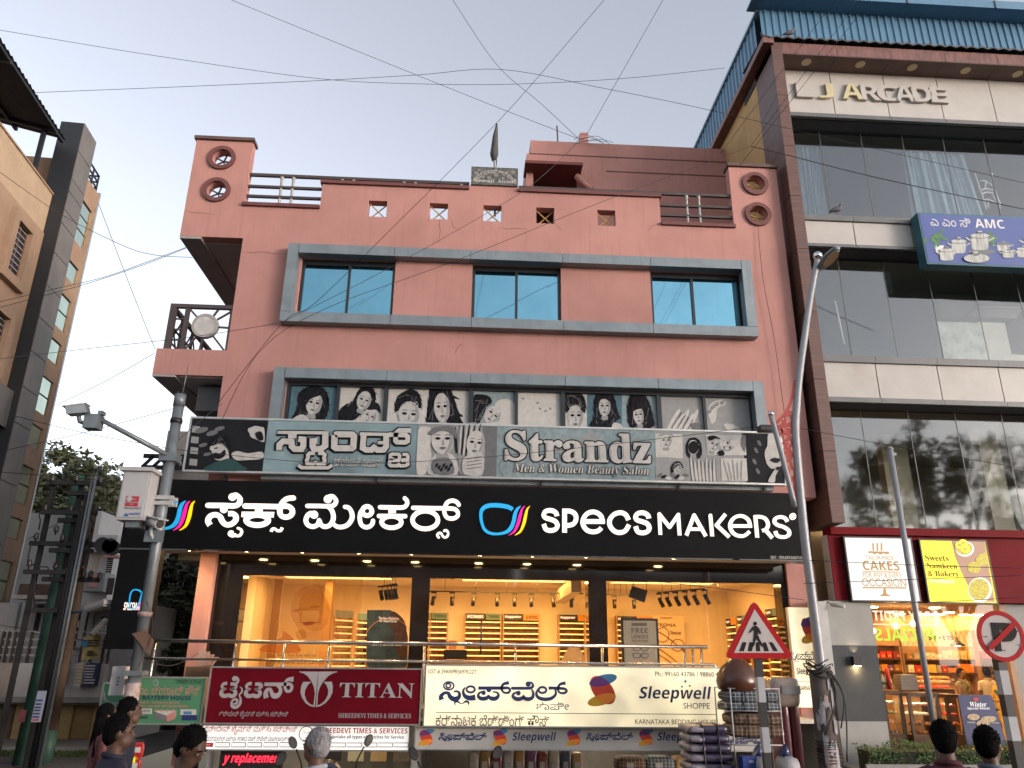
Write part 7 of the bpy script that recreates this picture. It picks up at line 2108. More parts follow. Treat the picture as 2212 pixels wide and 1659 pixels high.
# arm with junction box and housing camera
e0,e1 = c6(1105,490,YCC-.1),c6(655,250,YCC-.8)
MB().tube([e0,e1],[.05,.042],10).build('arm',M_galv,cp)
MB().box(xq-.16,xq+.16,YCC-.16,YCC+.16,e0.z-.1,e0.z+.06).build('arm_clamp',M_galv,cp)
jb = thing('camera_junction_box','small grey junction box at the tip of the pole arm','junction box',tuple(e1))
MB().box(e1.x-.24,e1.x+.02,YCC-.92,YCC-.68,e1.z-.2,e1.z+.07).build('box',M_galv,jb); MB().box(e1.x-.02,e1.x+.06,YCC-.9,YCC-.75,e1.z+.07,e1.z+.14).build('gland',M_galv,jb)
hc = thing('housing_camera','grey housing camera at the end of the long pole arm','camera',tuple(c6(520,200,YCC-.8)))
a,b = c6(575,185,YCC-.9),c6(445,200,YCC-1.05)
w = MB(); d = (b-a).normalized(); sd = Vector((0,1,0)); up = d.cross(sd).normalized()
if up.z < 0: up = -up
def loop(c,w_,h0,h1): return [c+sd*w_*i+up*j for i,j in ((-1,h0),(1,h0),(1,h1),(-1,h1))]
w.hexa(loop(a,.09,-.085,.086)+loop(b,.09,-.075,.078)); w.build('housing',M_galv,hc)
w = MB(); w.hexa(loop(a-d*.02,.105,.088,.105)+loop(b+d*.05,.105,.08,.097)); w.build('sunshield',M_white2,hc)
w = MB(); w.hexa(loop(b+d*.002,.07,-.06,.06)+loop(b+d*.012,.07,-.06,.06)); w.build('window',M_trk,hc)
MB().tube([c6(515,228,YCC-.9),c6(520,265,YCC-.85),c6(555,278,YCC-.8),c6(590,275,YCC-.8)],.04,8).build('bracket',M_galv,hc)
# white cabinet on the pole
cb = thing('white_cabinet_box','white equipment cabinet with a red sticker hung on the camera pole','cabinet',tuple(c6(880,900,14.6)))
a,b = c6(752,905,14.45),c6(985,592,14.45)
xr_ = xq - .13
MB().box(a.x,xr_,14.45,14.95,a.z,b.z).build('carcass',M_white2,cb)
MB().box(a.x+.03,xr_-.03,14.43,14.45,a.z+.04,b.z-.03).build('door',M_white2,cb)
MB().box(a.x-.06,xr_+.05,14.38,15.0,b.z,b.z+.07).build('rain_cap',M_white2,cb)
MB().box(a.x+.15,xr_-.1,14.55,14.85,a.z-.12,a.z).build('cable_tray',M_galv,cb)
for z in (a.z+.35,b.z-.45):
    MB().box(xr_-.02,xq+.22,14.78,14.82,z,z+.07).build('strap',M_white2,cb); MB().box(xr_-.02,xq+.22,14.98,15.04,z,z+.07).build('strap',M_white2,cb)
M_rs = mat('red sticker',(.40,.015,.03),.5); M_bs = mat('blue sticker print',(.02,.10,.30),.5)
YD = 14.43
sk = MB().box(*bxy(Z6(814,818),Z6(910,754),YD-.004,.004)).build('sticker',M_rs,cb)
txt('AE/YELAHANTANG',Z6(820,797),Z6(903,788),YD-.004,M_white2,cb,'b'); txt('1437',Z6(845,810),Z6(872,801),YD-.004,M_white2,cb,'b'); txt('SITE ID',Z6(862,778),Z6(893,768),YD-.004,M_white2,cb,'b')
mb = MB(); q = c6(845,770,YD-.008); disc(mb,q.x,q.z,.05,YD-.009,YD-.004,14); mb.build('sticker_mark',M_white2,cb)
txt('Honeywell',Z6(812,842),Z6(920,822),YD,M_pmid,cb,'b'); txt('manifold',Z6(845,876),Z6(914,858),YD,M_bs,cb,'b'); shape([(806,884),(822,862),(830,872),(842,862),(836,884)],YD,M_bs,cb,'sticker_mark',Z6)
# bullet camera on the pole
bc = thing('bullet_camera','white bullet camera on the pole below the cabinet','camera',tuple(c6(1010,960,14.6)))
a,b = c6(965,915,14.75),c6(1045,935,14.45)
MB().tube([a,b],.09,14).build('barrel',M_white2,bc); MB().tube([b,b+(b-a).normalized()*.01],.075,14).build('lens_ring',M_trk,bc)
w = MB(); w.bar(a+Vector((0,0,.09)),b+(b-a).normalized()*.1+Vector((0,0,.09)),.2,.02); w.build('sunshield',M_white2,bc)
MB().tube([c6(985,950,14.7),c6(985,1000,14.7),c6(1000,1030,14.75),c6(1020,1035,14.8)],.035,8).build('bracket',M_white2,bc)
MB().box(xq-.17,xq+.17,14.72,14.76,c6(1010,1060).z,c6(1010,985).z).build('mount_plate',M_galv,bc)
mbx = thing('meter_box','pale grey meter box with louvres low on the camera pole','box',tuple(P(255,1500,15.1)))
a,b = P(233,1502,15.1),P(272,1440,15.1)
MB().box(a.x,b.x,15.1,15.45,a.z,b.z).build('carcass',M_white2,mbx)
for k in range(3): MB().box(a.x+.12,b.x-.08,15.09,15.1,a.z+.16+.06*k,a.z+.185+.06*k).build('louvre',M_pmid,mbx)
MB().box(xq-.2,xq-.1,15.0,15.2,b.z-.3,b.z-.2).build('strap',M_galv,mbx)
tag(MB().tube([(xq,YCC,2.72),(xq,YCC,2.8)],.125,14).build('pole_tape',mat('printed tape',(.35,.25,.22),.5,var=.5,scale=14)),'band of printed tape round the camera pole','tape')
tag(MB().prism([(xq-.12,YCC-.13,2.42),(xq+.1,YCC-.13,2.48),(xq+.28,YCC-.13,2.3),(xq+.24,YCC-.14,2.05),(xq+.1,YCC-.13,2.2)],(0,.02,0)).build('cloth_scrap',mat('brown cloth',(.14,.08,.05),.9,var=.2)),'scrap of brown cloth tied to the camera pole','cloth')
pw2 = tag(MB().tube([(xq,YCC,.75),(xq,YCC,1.6)],.124,16).build('pasted_bill',mat('torn bill',(.36,.28,.26),.8,var=.5,scale=6)),'pink torn bill pasted round the foot of the camera pole','poster')
# ------------------------------------------------------------------ street light with red lattice
YSL = 14.0
sl_ = thing('street_light','tall bent grey street light with a red pierced fin','street light',(P(1775,1500,YSL).x,YSL,0))
pth = [P(1770,1411,YSL),P(1753,1280,YSL),P(1736,1140,YSL),P(*Z5(352,1250),YSL),P(*Z5(357,1060),YSL),P(*Z5(375,860),YSL),P(*Z5(405,640),YSL),P(*Z5(440,400),YSL),P(*Z5(480,190),YSL)]
x0 = pth[0].x
pts = [(x0,YSL,0)] + [(p.x,YSL,p.z) for p in pth]
sp = smooth_path([tuple(p) for p in pts],4)
MB().tube(sp,[.088-.03*i/len(sp) for i in range(len(sp))],14).build('mast',M_pale,sl_)
q = P(*Z5(482,162),YSL)
MB().lathe([(.02,-.1),(.085,-.06),(.1,0),(.085,.06),(.02,.1)],(q.x,YSL,q.z),14).build('finial',mat('chrome ball',(.6,.6,.6),.1,1.0),sl_)
# lamp head
a,b = P(*Z5(495,240),YSL),P(*Z5(602,108),YSL-.55)
dv = (b-a); L_ = dv.length; dv.normalize(); wv = dv.cross(Vector((0,0,1))).normalized(); nv = wv.cross(dv).normalized()
w = MB()
ring = []
for k in range(11):
    u = k / 10; wd_ = .15 * math.sin(math.pi*(.12+.80*u)) ** .6
    ring.append([(a+dv*L_*u+wv*wd_*math.cos(t_)*1.0+nv*wd_*.42*math.sin(t_)) for t_ in (2*math.pi*i/12 for i in range(12))])
for r_ in ring:
    w.v += [tuple(p) for p in r_]
for k in range(10):
    for i in range(12): w.face((k*12+i,k*12+(i+1)%12,(k+1)*12+(i+1)%12,(k+1)*12+i),True)
w.face(tuple(range(12))); w.face(tuple(range(120,132)))
w.build('lamp_head',M_galv,sl_)
w = MB(); cen = a + dv * L_ * .55
sgn = -1 if nv.z > 0 else 1
w.prism([tuple(cen+dv*.36*L_*math.cos(t_)+wv*.115*math.sin(t_)+nv*sgn*.062) for t_ in (2*math.pi*i/16 for i in range(16))],nv*sgn*.015)
w.build('lens',mat('amber lens',(.22,.15,.09),.3,var=.3),sl_)
MB().tube([P(*Z5(465,290),YSL),P(*Z5(490,240),YSL),a],.035,8).build('spigot',M_galv,sl_)
# secondary strut and fin
s0,s1,s2 = P(*Z5(205,1110),YSL),P(*Z5(265,1330),YSL),P(*Z5(348,1655),YSL)
MB().tube(smooth_path([tuple(s0),tuple(s1),tuple(s2)],4),.05,10).build('strut',M_pale,sl_)
MB().lathe([(.05,0),(.062,.03),(.045,.08),(.01,.1)],(s0.x,YSL,s0.z),12).build('strut_cap',mat('chrome ball',(.6,.6,.6)),sl_)
M_redf = mat('red powder coat',(.36,.03,.02),.45,var=.15)
edge = [(345,905),(335,980),(318,1040),(290,1095),(255,1135),(226,1160)]
f = MB()
W2 = lambda x,y: (P(*Z5(x,y),YSL).x,P(*Z5(x,y),YSL).z)
ribbon(f,[W2(*p) for p in edge],.05,YSL-.01,YSL+.01,4)
ribbon(f,[W2(*p) for p in ((226,1160),(262,1300),(305,1470),(345,1640))],.05,YSL-.011,YSL+.009,3)
ribbon(f,[W2(*p) for p in ((347,905),(347,1200),(347,1640))],.05,YSL-.012,YSL+.008,2)
def inside(x,y):
    if y < 1160:
        lx = 226 + (345-226) * max(0,(1160-y)/255) ** .62
    else:
        lx = 226 + (y-1160) * .248
    return lx + 6 < x < 346
rnd = random.Random(4)
k = 0
while k < 120:
    x,y = rnd.uniform(230,345),rnd.uniform(930,1600)
    if not inside(x,y): continue
    an = rnd.uniform(0,3.14); l_ = rnd.uniform(16,34)
    p0,p1 = (x-math.cos(an)*l_,y-math.sin(an)*l_),(x+math.cos(an)*l_,y+math.sin(an)*l_)
    if inside(*p0) and inside(*p1):
        ribbon(f,[W2(*p0),W2(*p1)],rnd.uniform(.028,.045),YSL-.008-.0002*(k%20),YSL+.006,0,cap=False)
    k += 1
f.build('pierced_fin',M_redf,sl_)
bk2 = thing('sign_floodlight','small dark floodlight on a bracket beside the salon signboard','floodlight',tuple(P(*Z5(190,1200),15.6)))
a,b = P(*Z5(125,1195),15.6),P(*Z5(215,1200),15.6)
MB().box(a.x,a.x+.38,15.4,15.65,a.z-.05,a.z+.06).build('head',M_trk,bk2); MB().tube([(a.x+.38,15.55,a.z),(b.x+.1,15.7,b.z-.02)],.03,8).build('bracket',M_pale,bk2)
# old concrete pole with torn bills
YO = 13.7
op = thing('concrete_pole','stubby old concrete pole covered with torn bills at the foot of the street light','pole',(P(1790,1600,YO).x,YO,0))
a = P(1768,1447,YO); b = P(1788,1608,YO)
xo = P(1778,1530,YO).x
M_torn = mat('torn paper white',(.34,.33,.34),.9,var=.35,scale=9); M_glue = mat('old glue brown',(.10,.08,.07),.9,var=.3)
MB().tube([(xo,YO,0),(xo,YO,a.z-.06),(xo,YO,a.z)],[.175,.165,.12],14).build('shaft',M_glue,op)
rnd = random.Random(9)
for k in range(26):
    t0 = rnd.uniform(3.4,6.0); z = rnd.uniform(.15,a.z-.25); h_ = rnd.uniform(.08,.34); dt = rnd.uniform(.25,.8)
    m_ = MB(); n = 5
    for i in range(n+1):
        t_ = t0 + dt * i / n; r_ = .178 + .0016 * k * .3
        z1 = z + h_ * (1+rnd.uniform(-.25,.25)); z0 = z + rnd.uniform(-.04,.04)
        m_.v += [(xo+r_*math.cos(t_),YO+r_*math.sin(t_),z0),(xo+r_*math.cos(t_),YO+r_*math.sin(t_),z1)]
    for i in range(n): m_.face((2*i,2*i+2,2*i+3,2*i+1))
    m_.build('torn_bill',(M_torn,M_torn,mat('torn bill',(.3,.2,.15)),M_glue)[k%4],op,fix=False)
cw = thing('cable_bundle','tangle of black cables wound round the top of the concrete pole','cables',(xo,YO,a.z))
for k in range(12):
    z = a.z + rnd.uniform(-.08,.12); r_ = rnd.uniform(.13,.24); ph = rnd.uniform(0,6)
    MB().tube([(xo+r_*math.cos(ph+t_),YO+r_*math.sin(ph+t_),z+.06*math.sin(2*t_+k)) for t_ in (i*.5 for i in range(9))],.011,5).build('cable_loop',M_trk,cw)
for k in range(8):
    z = a.z - 1.1 - .045 * k; MB().tube([(xo+.185*math.cos(t_),YO+.185*math.sin(t_),z+.02*math.sin(t_+k)) for t_ in (i*.55 for i in range(13))],.011,5).build('cable_loop',M_trk,cw)
for x_,y_ in ((.25,-.9),(.3,-1.4),(-.15,-1.0)): MB().tube(smooth_path([(xo+.08,YO-.15,a.z),(xo+.2+x_*.3,YO-.22,a.z-.4),(xo+x_*.7,YO-.2,a.z+y_)],5),.012,5).build('hanging_cable',M_trk,cw)
# slim white pole
YW = 14.2
wp = thing('white_pole','slim white steel pole standing in front of the bakery signs','pole',(P(2020,1600,YW).x,YW,0))
a,b = P(1927,972,YW),P(2012,1560,YW); xw = (a.x+b.x) / 2
MB().tube([(xw,YW,0),(xw,YW,a.z)],.052,12).build('shaft',M_pale,wp); MB().lathe([(.052,0),(.06,.02),(.03,.07)],(xw,YW,a.z),12).build('cap',M_pale,wp)
MB().box(xw-.01,xw+.09,YW-.03,YW+.03,a.z-.12,a.z-.06).build('hook',M_galv,wp); MB().box(xw-.3,xw+.3,YW-.3,YW+.3,.0,.03).build('base_plate',M_galv,wp)
# ------------------------------------------------------------------ traffic signs
M_tred = mat('sign red',(.36,.008,.012),.6,var=.06,spec=.15); M_twht = mat('sign white',(.46,.42,.40),.6,var=.05,spec=.15); M_tblk = mat('sign black',(.016,.012,.012),.6,spec=.15); M_band_w = mat('band white',(.34,.35,.37),.5,var=.15); M_band_k = mat('band black',(.018,.018,.02),.5,var=.2)
YPX = 10.5
W8 = Z(2650,2500,.33906)
def banded(par,xc,Y,ys,crop,first_black=True,r_=.045):
    zs = [P(*crop(0,y),Y).z if False else P(*crop(x,y),Y).z for x,y in ys]
    for k in range(len(zs)-1):
        MB().box(xc-r_,xc+r_,Y+.03,Y+.03+2*r_,zs[k+1],zs[k]).build('post_band',M_band_k if (k%2==0)==first_black else M_band_w,par)
pc = thing('crossing_sign','red bordered triangular pedestrian crossing sign on a banded post','traffic sign',(P(1660,1600,YPX).x,YPX,0))
def rtri(c,r_=22):
    out = []
    n = len(c)
    for i in range(n):
        p,q,s_ = Vector(c[i-1]),Vector(c[i]),Vector(c[(i+1)%n])
        d1,d2 = (p-q).normalized(),(s_-q).normalized()
        out += [tuple(q+d1*r_),tuple(q+(d1+d2)*r_*.28),tuple(q+d2*r_)]
    return out
sh_ = lambda pts,k,m,nm,z=N4,sm=0: shape(pts,YPX-.006*k,m,pc,nm,z,.004,sm)
sh_(rtri([(1640,515),(2035,1088),(1355,1088)],60),0,M_tred,'sign_plate')
pl = [P(*N4(*p),YPX) for p in rtri([(1640,515),(2035,1088),(1355,1088)],60)]
MB().prism([(p.x,YPX+.002,p.z) for p in pl],(0,.02,0)).build('sign_back',M_galv,pc)
sh_([(1648,612),(1934,1034),(1448,1034)],1,M_twht,'sign_field')
for q in ([(1535,930),(1570,932),(1545,1018),(1503,1016)],[(1598,930),(1640,932),(1625,1018),(1582,1018)],[(1660,932),(1692,932),(1706,1018),(1662,1018)],[(1728,932),(1760,932),(1788,1018),(1740,1018)],[(1786,930),(1822,932),(1875,1016),(1832,1018)]): sh_(q,2,M_tblk,'sign_stripe')
sh_(ell(1653,750,19,19),2,M_tblk,'sign_figure')
sh_([(1640,772),(1668,770),(1695,800),(1710,835),(1712,852),(1700,850),(1685,815),(1680,860),(1700,905),(1725,950),(1742,968),(1730,975),(1705,955),(1670,890),(1655,925),(1643,970),(1630,970),(1640,915),(1645,870),(1648,820),(1630,815),(1602,842),(1597,836),(1618,802)],3,M_tblk,'sign_figure')
xp = P(*W8(1065,900),YPX).x
banded(pc,xp,YPX,[(1010,268),(1033,490),(1055,785),(1085,1075),(1110,1370),(1140,1800)],W8)
MB().box(xp-.05,xp+.05,YPX+.024,YPX+.03,P(1650,1420,YPX).z+.1,P(1640,1330,YPX).z).build('clamp',M_galv,pc)
YNP = 9.8
npk = thing('no_parking_sign','round red no parking sign with a black P on a banded post','traffic sign',(P(2190,1600,YNP).x,YNP,0))
q = P(*N8(1333,380),YNP); rr_ = abs(P(*N8(1333+226,380),YNP).x-q.x)
mb = MB(); disc(mb,q.x,q.z,rr_,YNP,YNP+.02,40); mb.build('sign_plate',M_twht,npk)
mb = MB(); ribbon(mb,[(q.x+rr_*.915*math.cos(k*math.pi/24),q.z+rr_*.915*math.sin(k*math.pi/24)) for k in range(48)],rr_*.175,YNP-.006,YNP-.001,0,True); mb.build('sign_ring',M_tred,npk)
shp = lambda pts,k,m,nm,sm=0: shape(pts,YNP-.007*k,m,npk,nm,N8,.004,sm)
shp([(1235,248),(1305,250),(1340,528),(1290,528),(1265,420)],1,M_tblk,'letter')
stroke_set([('s',[(1280,285),(1380,285),(1440,310),(1452,350),(1420,395),(1350,400)],62,0)],N8,YNP-.012,.004).build('letter',M_tblk,npk)
mb = MB(); A_,B_ = P(*N8(1215,500),YNP),P(*N8(1455,255),YNP); ribbon(mb,[(A_.x,A_.z),(B_.x,B_.z)],.062,YNP-.026,YNP-.02,0,cap=False); mb.build('sign_bar',M_tred,npk)
for x,y in ((1190,385),(1365,518),(1510,465),(1490,335)): mb = MB(); c_ = P(*N8(x,y),YNP); disc(mb,c_.x,c_.z,.006,YNP-.028,YNP-.0,8); mb.build('rivet',M_galv,npk)
xn = P(*N8(1430,1000),YNP).x
banded(npk,xn,YNP,[(1370,560),(1395,715),(1425,950),(1450,1165),(1480,1400),(1510,1800)],N8,True,.055)
# ------------------------------------------------------------------ transformer poles on the left
YU = 17.3
M_gpole = mat('green painted pole',(.03,.085,.06),.6,var=.35,scale=3,streak=.3); M_iron = mat('rusty black iron',(.018,.016,.015),.7,var=.3); M_ins = mat('brown insulator',(.035,.025,.022),.3)
u3 = lambda x,y,Y=YU: P(*L3(x,y),Y)
tp_ = thing('green_utility_pole','thick green painted utility pole with crossarms at lower left','utility pole',(u3(330,1600).x,YU,0))
xg = u3(520,1000).x
MB().tube([(xg,YU,0),(xg,YU,u3(700,360).z)],[.165,.11],14).build('shaft',M_gpole,tp_)
ip = thing('iron_rail_frame','pair of black iron rails with crossarms and insulators beside the green pole','pole frame',(u3(300,1500).x,YU-.5,0))
for (xa,ya,xb,yb) in ((475,425,255,1150),(700,425,480,1200)):
    x = (u3(xa,ya,YU-.4).x+u3(xb,yb,YU-.4).x) / 2
    MB().box(x-.045,x+.045,YU-.43,YU-.35,0,u3(xa,ya,YU-.4).z).build('rail_post',M_iron,ip)
arms = [(390,410,860,430),(340,655,790,665),(250,895,800,935),(200,1135,665,1160),(480,715,690,735),(410,955,755,985),(350,1200,810,1215),(270,1450,480,1465),(560,495,745,510)]
for i,(xa,ya,xb,yb) in enumerate(arms):
    a,b = u3(xa,ya,YU-.5-.1*(i%2)),u3(xb,yb,YU-.5-.1*(i%2)); z = (a.z+b.z) / 2
    MB().box(a.x,b.x,a.y-.05,a.y+.05,z-.045,z+.045).build('crossarm',M_iron,ip)
for (x,y) in ((430,385),(625,385),(820,400),(370,625),(580,630),(780,640),(295,860),(510,870),(715,870),(460,800),(660,800),(240,1080),(455,1095),(675,1105),(540,1150),(680,1165),(740,1170),(812,1185)):
    q = u3(x,y,YU-.55)
    s_ = 1.15
    MB().lathe([(.015,-.11),(.015,-.055),(.058,-.047),(.038,-.023),(.058,-.0),(.038,.023),(.054,.047),(.023,.08),(.008,.1)],(q.x,q.y,q.z),9).build('insulator',M_ins,ip)
for pts in ([(605,340),(608,270),(628,280),(622,330)],[(808,350),(805,285),(830,295),(824,345)],[(330,640),(320,690),(330,720),(318,800)],[(735,690),(740,720),(758,740),(748,820)],[(255,910),(235,1000),(225,1070)],[(480,920),(465,1000),(458,1090)],[(700,930),(690,1010),(675,1090)],[(260,1080),(300,1100),(390,1105),(410,1160),(420,1200)],[(290,1165),(275,1300),(290,1460)]):
    MB().tube([tuple(u3(x,y,YU-.6)) for x,y in pts],.014,5).build('jumper',M_iron,ip)
for xa,xb,k in ((610,460,0),(640,490,1),(672,530,2),(712,560,3)):
    x = (u3(xa,900,YU-.7).x+u3(xb,1500,YU-.7).x) / 2
    MB().tube([(x,YU-.62-.05*k,0),(x,YU-.62-.05*k,u3(xa,(700,560,430,420)[k]).z)],(.05,.04,.03,.028)[k],7).build('conduit',M_galv if k>1 else M_iron,ip)
bp_ = thing('brown_pole','narrow brown timber pole behind the iron rails','pole',(u3(560,1600).x,YU-.2,0))
x = u3(640,1000).x; MB().tube([(x,YU+.3,0),(x,YU+.3,u3(690,620).z)],[.12,.08],10).build('shaft',mat('old timber',(.10,.065,.045),.9,var=.3),bp_)
MB().tube([(x,YU+.3,0),(x,YU+.3,.6)],.13,10).build('painted_foot',M_gpole,bp_)
for i,(x,y,lab) in enumerate(((830,922,'left horn loudspeaker on the crossarm end'),(895,930,'upper right horn loudspeaker on the crossarm end'),(918,950,'lower right horn loudspeaker on the crossarm end'))):
    q = u3(x,y,YU-.9)
    t = thing('horn_loudspeaker',lab,'loudspeaker',tuple(q),'horn loudspeakers')
    MB().tube([q+Vector((0,.35,0)),q+Vector((0,.2,0)),q+Vector((0,.05,0)),q],[.03,.07,.145,.155],16).build('horn',M_trk,t); MB().tube([q+Vector((0,.34,0)),q+Vector((0,.5,0))],.06,10).build('driver',M_trk,t)
MB().bar(u3(740,930,YU-.5),u3(950,925,YU-.5),.08).build('crossarm',M_iron,ip)
ol = thing('old_street_lamp','pale old street lamp on an arm reaching right from the poles','street lamp',tuple(u3(700,1440,YU-.8)))
MB().tube([u3(550,1485,YU-.6),u3(725,1445,YU-1.0)],.035,7).build('arm',M_galv,ol)
a,b = u3(725,1440,YU-1),u3(885,1390,YU-1.3); w = MB(); w.bar(a,b,.2,.09); w.build('head',M_chaj,ol); w = MB(); w.bar(a+Vector((0,0,-.07)),b+Vector((0,0,-.07)),.2,.03); w.build('lens',M_pg,ol)
nb_ = thing('pole_notice','white printed notice with a red arrow tied low on the poles','notice',tuple(P(*L4(400,1170),YU-1)))
MB().prism([tuple(P(*L4(x,y),YU-1)) for x,y in ((395,852),(488,850),(418,1178),(322,1178))],(0,.02,0)).build('sheet',mat('notice blue white',(.30,.33,.40),.7),nb_)
for k,y in enumerate((950,990,1025,1055,1090,1125)): MB().prism([tuple(P(*L4(x,y_),YU-1.01)) for x,y_ in ((395-(y-900)*.24,y-8),(455-(y-900)*.2,y-8),(452-(y-900)*.2,y+8),(392-(y-900)*.24,y+8))],(0,.005,0)).build('print_line',M_nb,nb_)
MB().prism([tuple(P(*L4(x,y),YU-1.01)) for x,y in ((335,1150),(385,1148),(385,1140),(410,1156),(383,1168),(384,1162),(335,1164))],(0,.005,0)).build('print_arrow',M_inkr,nb_)
po = tag(MB().box(*bxy(L4(190,1180),L4(275,1050),YU-.9,.02)).build('pole_poster',mat('maroon poster',(.14,.03,.04),.7,var=.4)),'small maroon poster on the foot of the green pole','poster')
# ------------------------------------------------------------------ overhead wires
M_wire = mat('wire',(.03,.03,.034),.8)
wires = [
 ([(0,65,9),(340,121,10.5),(690,170,12),(900,181,13),(1100,182,13),(1340,170,13),(1565,147,13)],'long wire sagging across the sky from left edge to blue shed'),
 ([(75,200,20),(400,187,16),(690,174,14),(900,162,13.5),(1082,150,13),(1300,190,12.5),(1520,235,12),(1850,312,11.5),(2212,395,11)],'wire from the left roof canopy to the right edge passing over the arcade curtains'),
 ([(500,0,8),(850,142,12),(1090,238,17),(1250,300,20.4)],'wire from the upper left sky to the roof room stub'),
 ([(978,0,8),(1082,150,13),(1170,225,17),(1250,300,20.4)],'wire bending at the sky crossing down to the roof room stub'),
 ([(1305,0,7),(1082,256,9),(860,480,11),(680,655,13),(608,700,14),(470,872,15.5)],'wire running from the top centre down to the left end of the salon signboard'),
 ([(1432,0,8),(1350,145,13),(1268,290,20.3)],'steep wire from the top edge to the right of the roof stub'),
 ([(1805,0,8),(1680,165,12),(1557,331,16)],'left of three steep wires crossing the blue shed'),
 ([(1857,0,8),(1740,155,12),(1623,314,15.5)],'middle of three steep wires crossing the blue shed'),
 ([(1881,0,8),(1740,178,12),(1597,359,16.2)],'right of three steep wires crossing the blue shed'),
 ([(1623,316,15.5),(1300,436,15),(987,562,14.7),(700,668,14.5),(560,760,15),(480,905,15.8)],'wire from the right terrace corner across the facade to the salon signboard'),
 ([(1250,305,20.3),(1160,390,16),(1042,466,15.4),(820,590,15),(608,697,14.6)],'wire slanting from the roof stub past the left upper window'),
 ([(1623,316,15.5),(1720,340,15),(1900,385,14.5),(2212,452,14)],'thick wire from the terrace corner to the right edge below the curtains'),
 ([(608,697,14.6),(420,727,14.5),(200,752,14),(0,775,13)],'wire from the window frame corner to the left edge'),
 ([(405,533,17),(320,565,17),(220,600,17.5),(100,628,18),(0,652,18)],'upper wire of the bundle tied to the overhang soffit'),
 ([(402,536,17),(310,572,17),(200,609,17.5),(90,640,18),(0,664,18)],'lower wire of the bundle tied to the overhang soffit'),
 ([(0,372,18),(130,462,20),(260,528,19),(330,550,18),(415,556,17)],'sagging wire from the beige wall to the overhang'),
 ([(213,440,24),(270,590,20),(335,755,17)],'thin wire dropping from the far roof corner of the beige building'),
 ([(120,876,24),(230,822,20),(335,762,17)],'thin wire rising to the balcony from the beige building'),
 ([(0,975,18),(180,935,16),(376,882,15)],'wire from the left edge up to the top of the camera pole'),
 ([(30,898,22),(180,935,18),(330,962,15),(372,972,14.9)],'wire crossing the sky down to the arm clamp'),
 ([(0,1020,20),(140,1030,18),(255,1042,15)],'nearly level wire ending at the white cabinet'),
 ([(60,1165,21),(160,1112,18),(300,1040,15.2),(376,960,14.9)],'wire rising past the transformer to the camera pole'),
 ([(370,965,14.9),(420,920,15.2),(480,870,15.6)],'short wire from the camera pole to the signboard corner'),
 ([(372,970,14.9),(700,1000,15),(987,992,15.2),(1300,962,15.3),(1673,917,14.2)],'wire sagging in front of the salon signboard'),
 ([(1729,925,14),(1900,958,13.5),(2212,1012,13)],'wire from the street light to the right edge across the lower glass'),
 ([(1262,1228,15.6),(1390,1252,15),(1560,1272,14.5),(1737,1296,14)],'wire crossing the top of the right shop pane to the street light'),
 ([(1735,1210,14),(1960,1220,13),(2212,1228,12)],'upper of two level wires across the cake and sweets signs'),
 ([(1735,1260,14),(1960,1252,13),(2212,1243,12)],'lower of two level wires across the cake and sweets signs'),
 ([(1770,1296,14),(1960,1302,13),(2212,1290,12)],'wire along the lower edge of the bakery signs'),
 ([(1637,485,16.45),(1648,600,16.4),(1672,730,16.4),(1690,860,16.4),(1700,930,16.4)],'black cable hanging down the salmon wall from the round opening'),
 ([(300,1440,14.8),(330,1360,14.75),(318,1300,14.8)],'black cable climbing the foot of the camera pole'),
 ([(0,1350,20),(120,1370,20),(230,1395,18)],'dark cable sagging across the pale house fronts'),
 ([(300,1420,15.6),(370,1438,16),(440,1405,17)],'pale rope under the black hanging sign'),
]
for pts,lab in wires:
    p3 = [tuple(P(*q)) for q in pts]
    tag(MB().tube(smooth_path(p3,6),[(.0004 if 'thick' not in lab else .0007)*q[1] for q in smooth_path(p3,6)],5).build('wire',M_wire),lab,'wire','overhead wires')
kn = thing('wire_knot','tangled knot of wires tied at the stub on the roof room','wires',tuple(P(1245,300,20.2)))
for k in range(5):
    q = P(1240+k*4,302+(k%3)*3,20.2)
    MB().tube(smooth_path([tuple(q),tuple(P(1262+k*9,290+(k*7)%17,20.1)),tuple(P(1300+k*6,306+(k*5)%9,20.1))],5),.007,5).build('loose_wire',M_wire,kn)
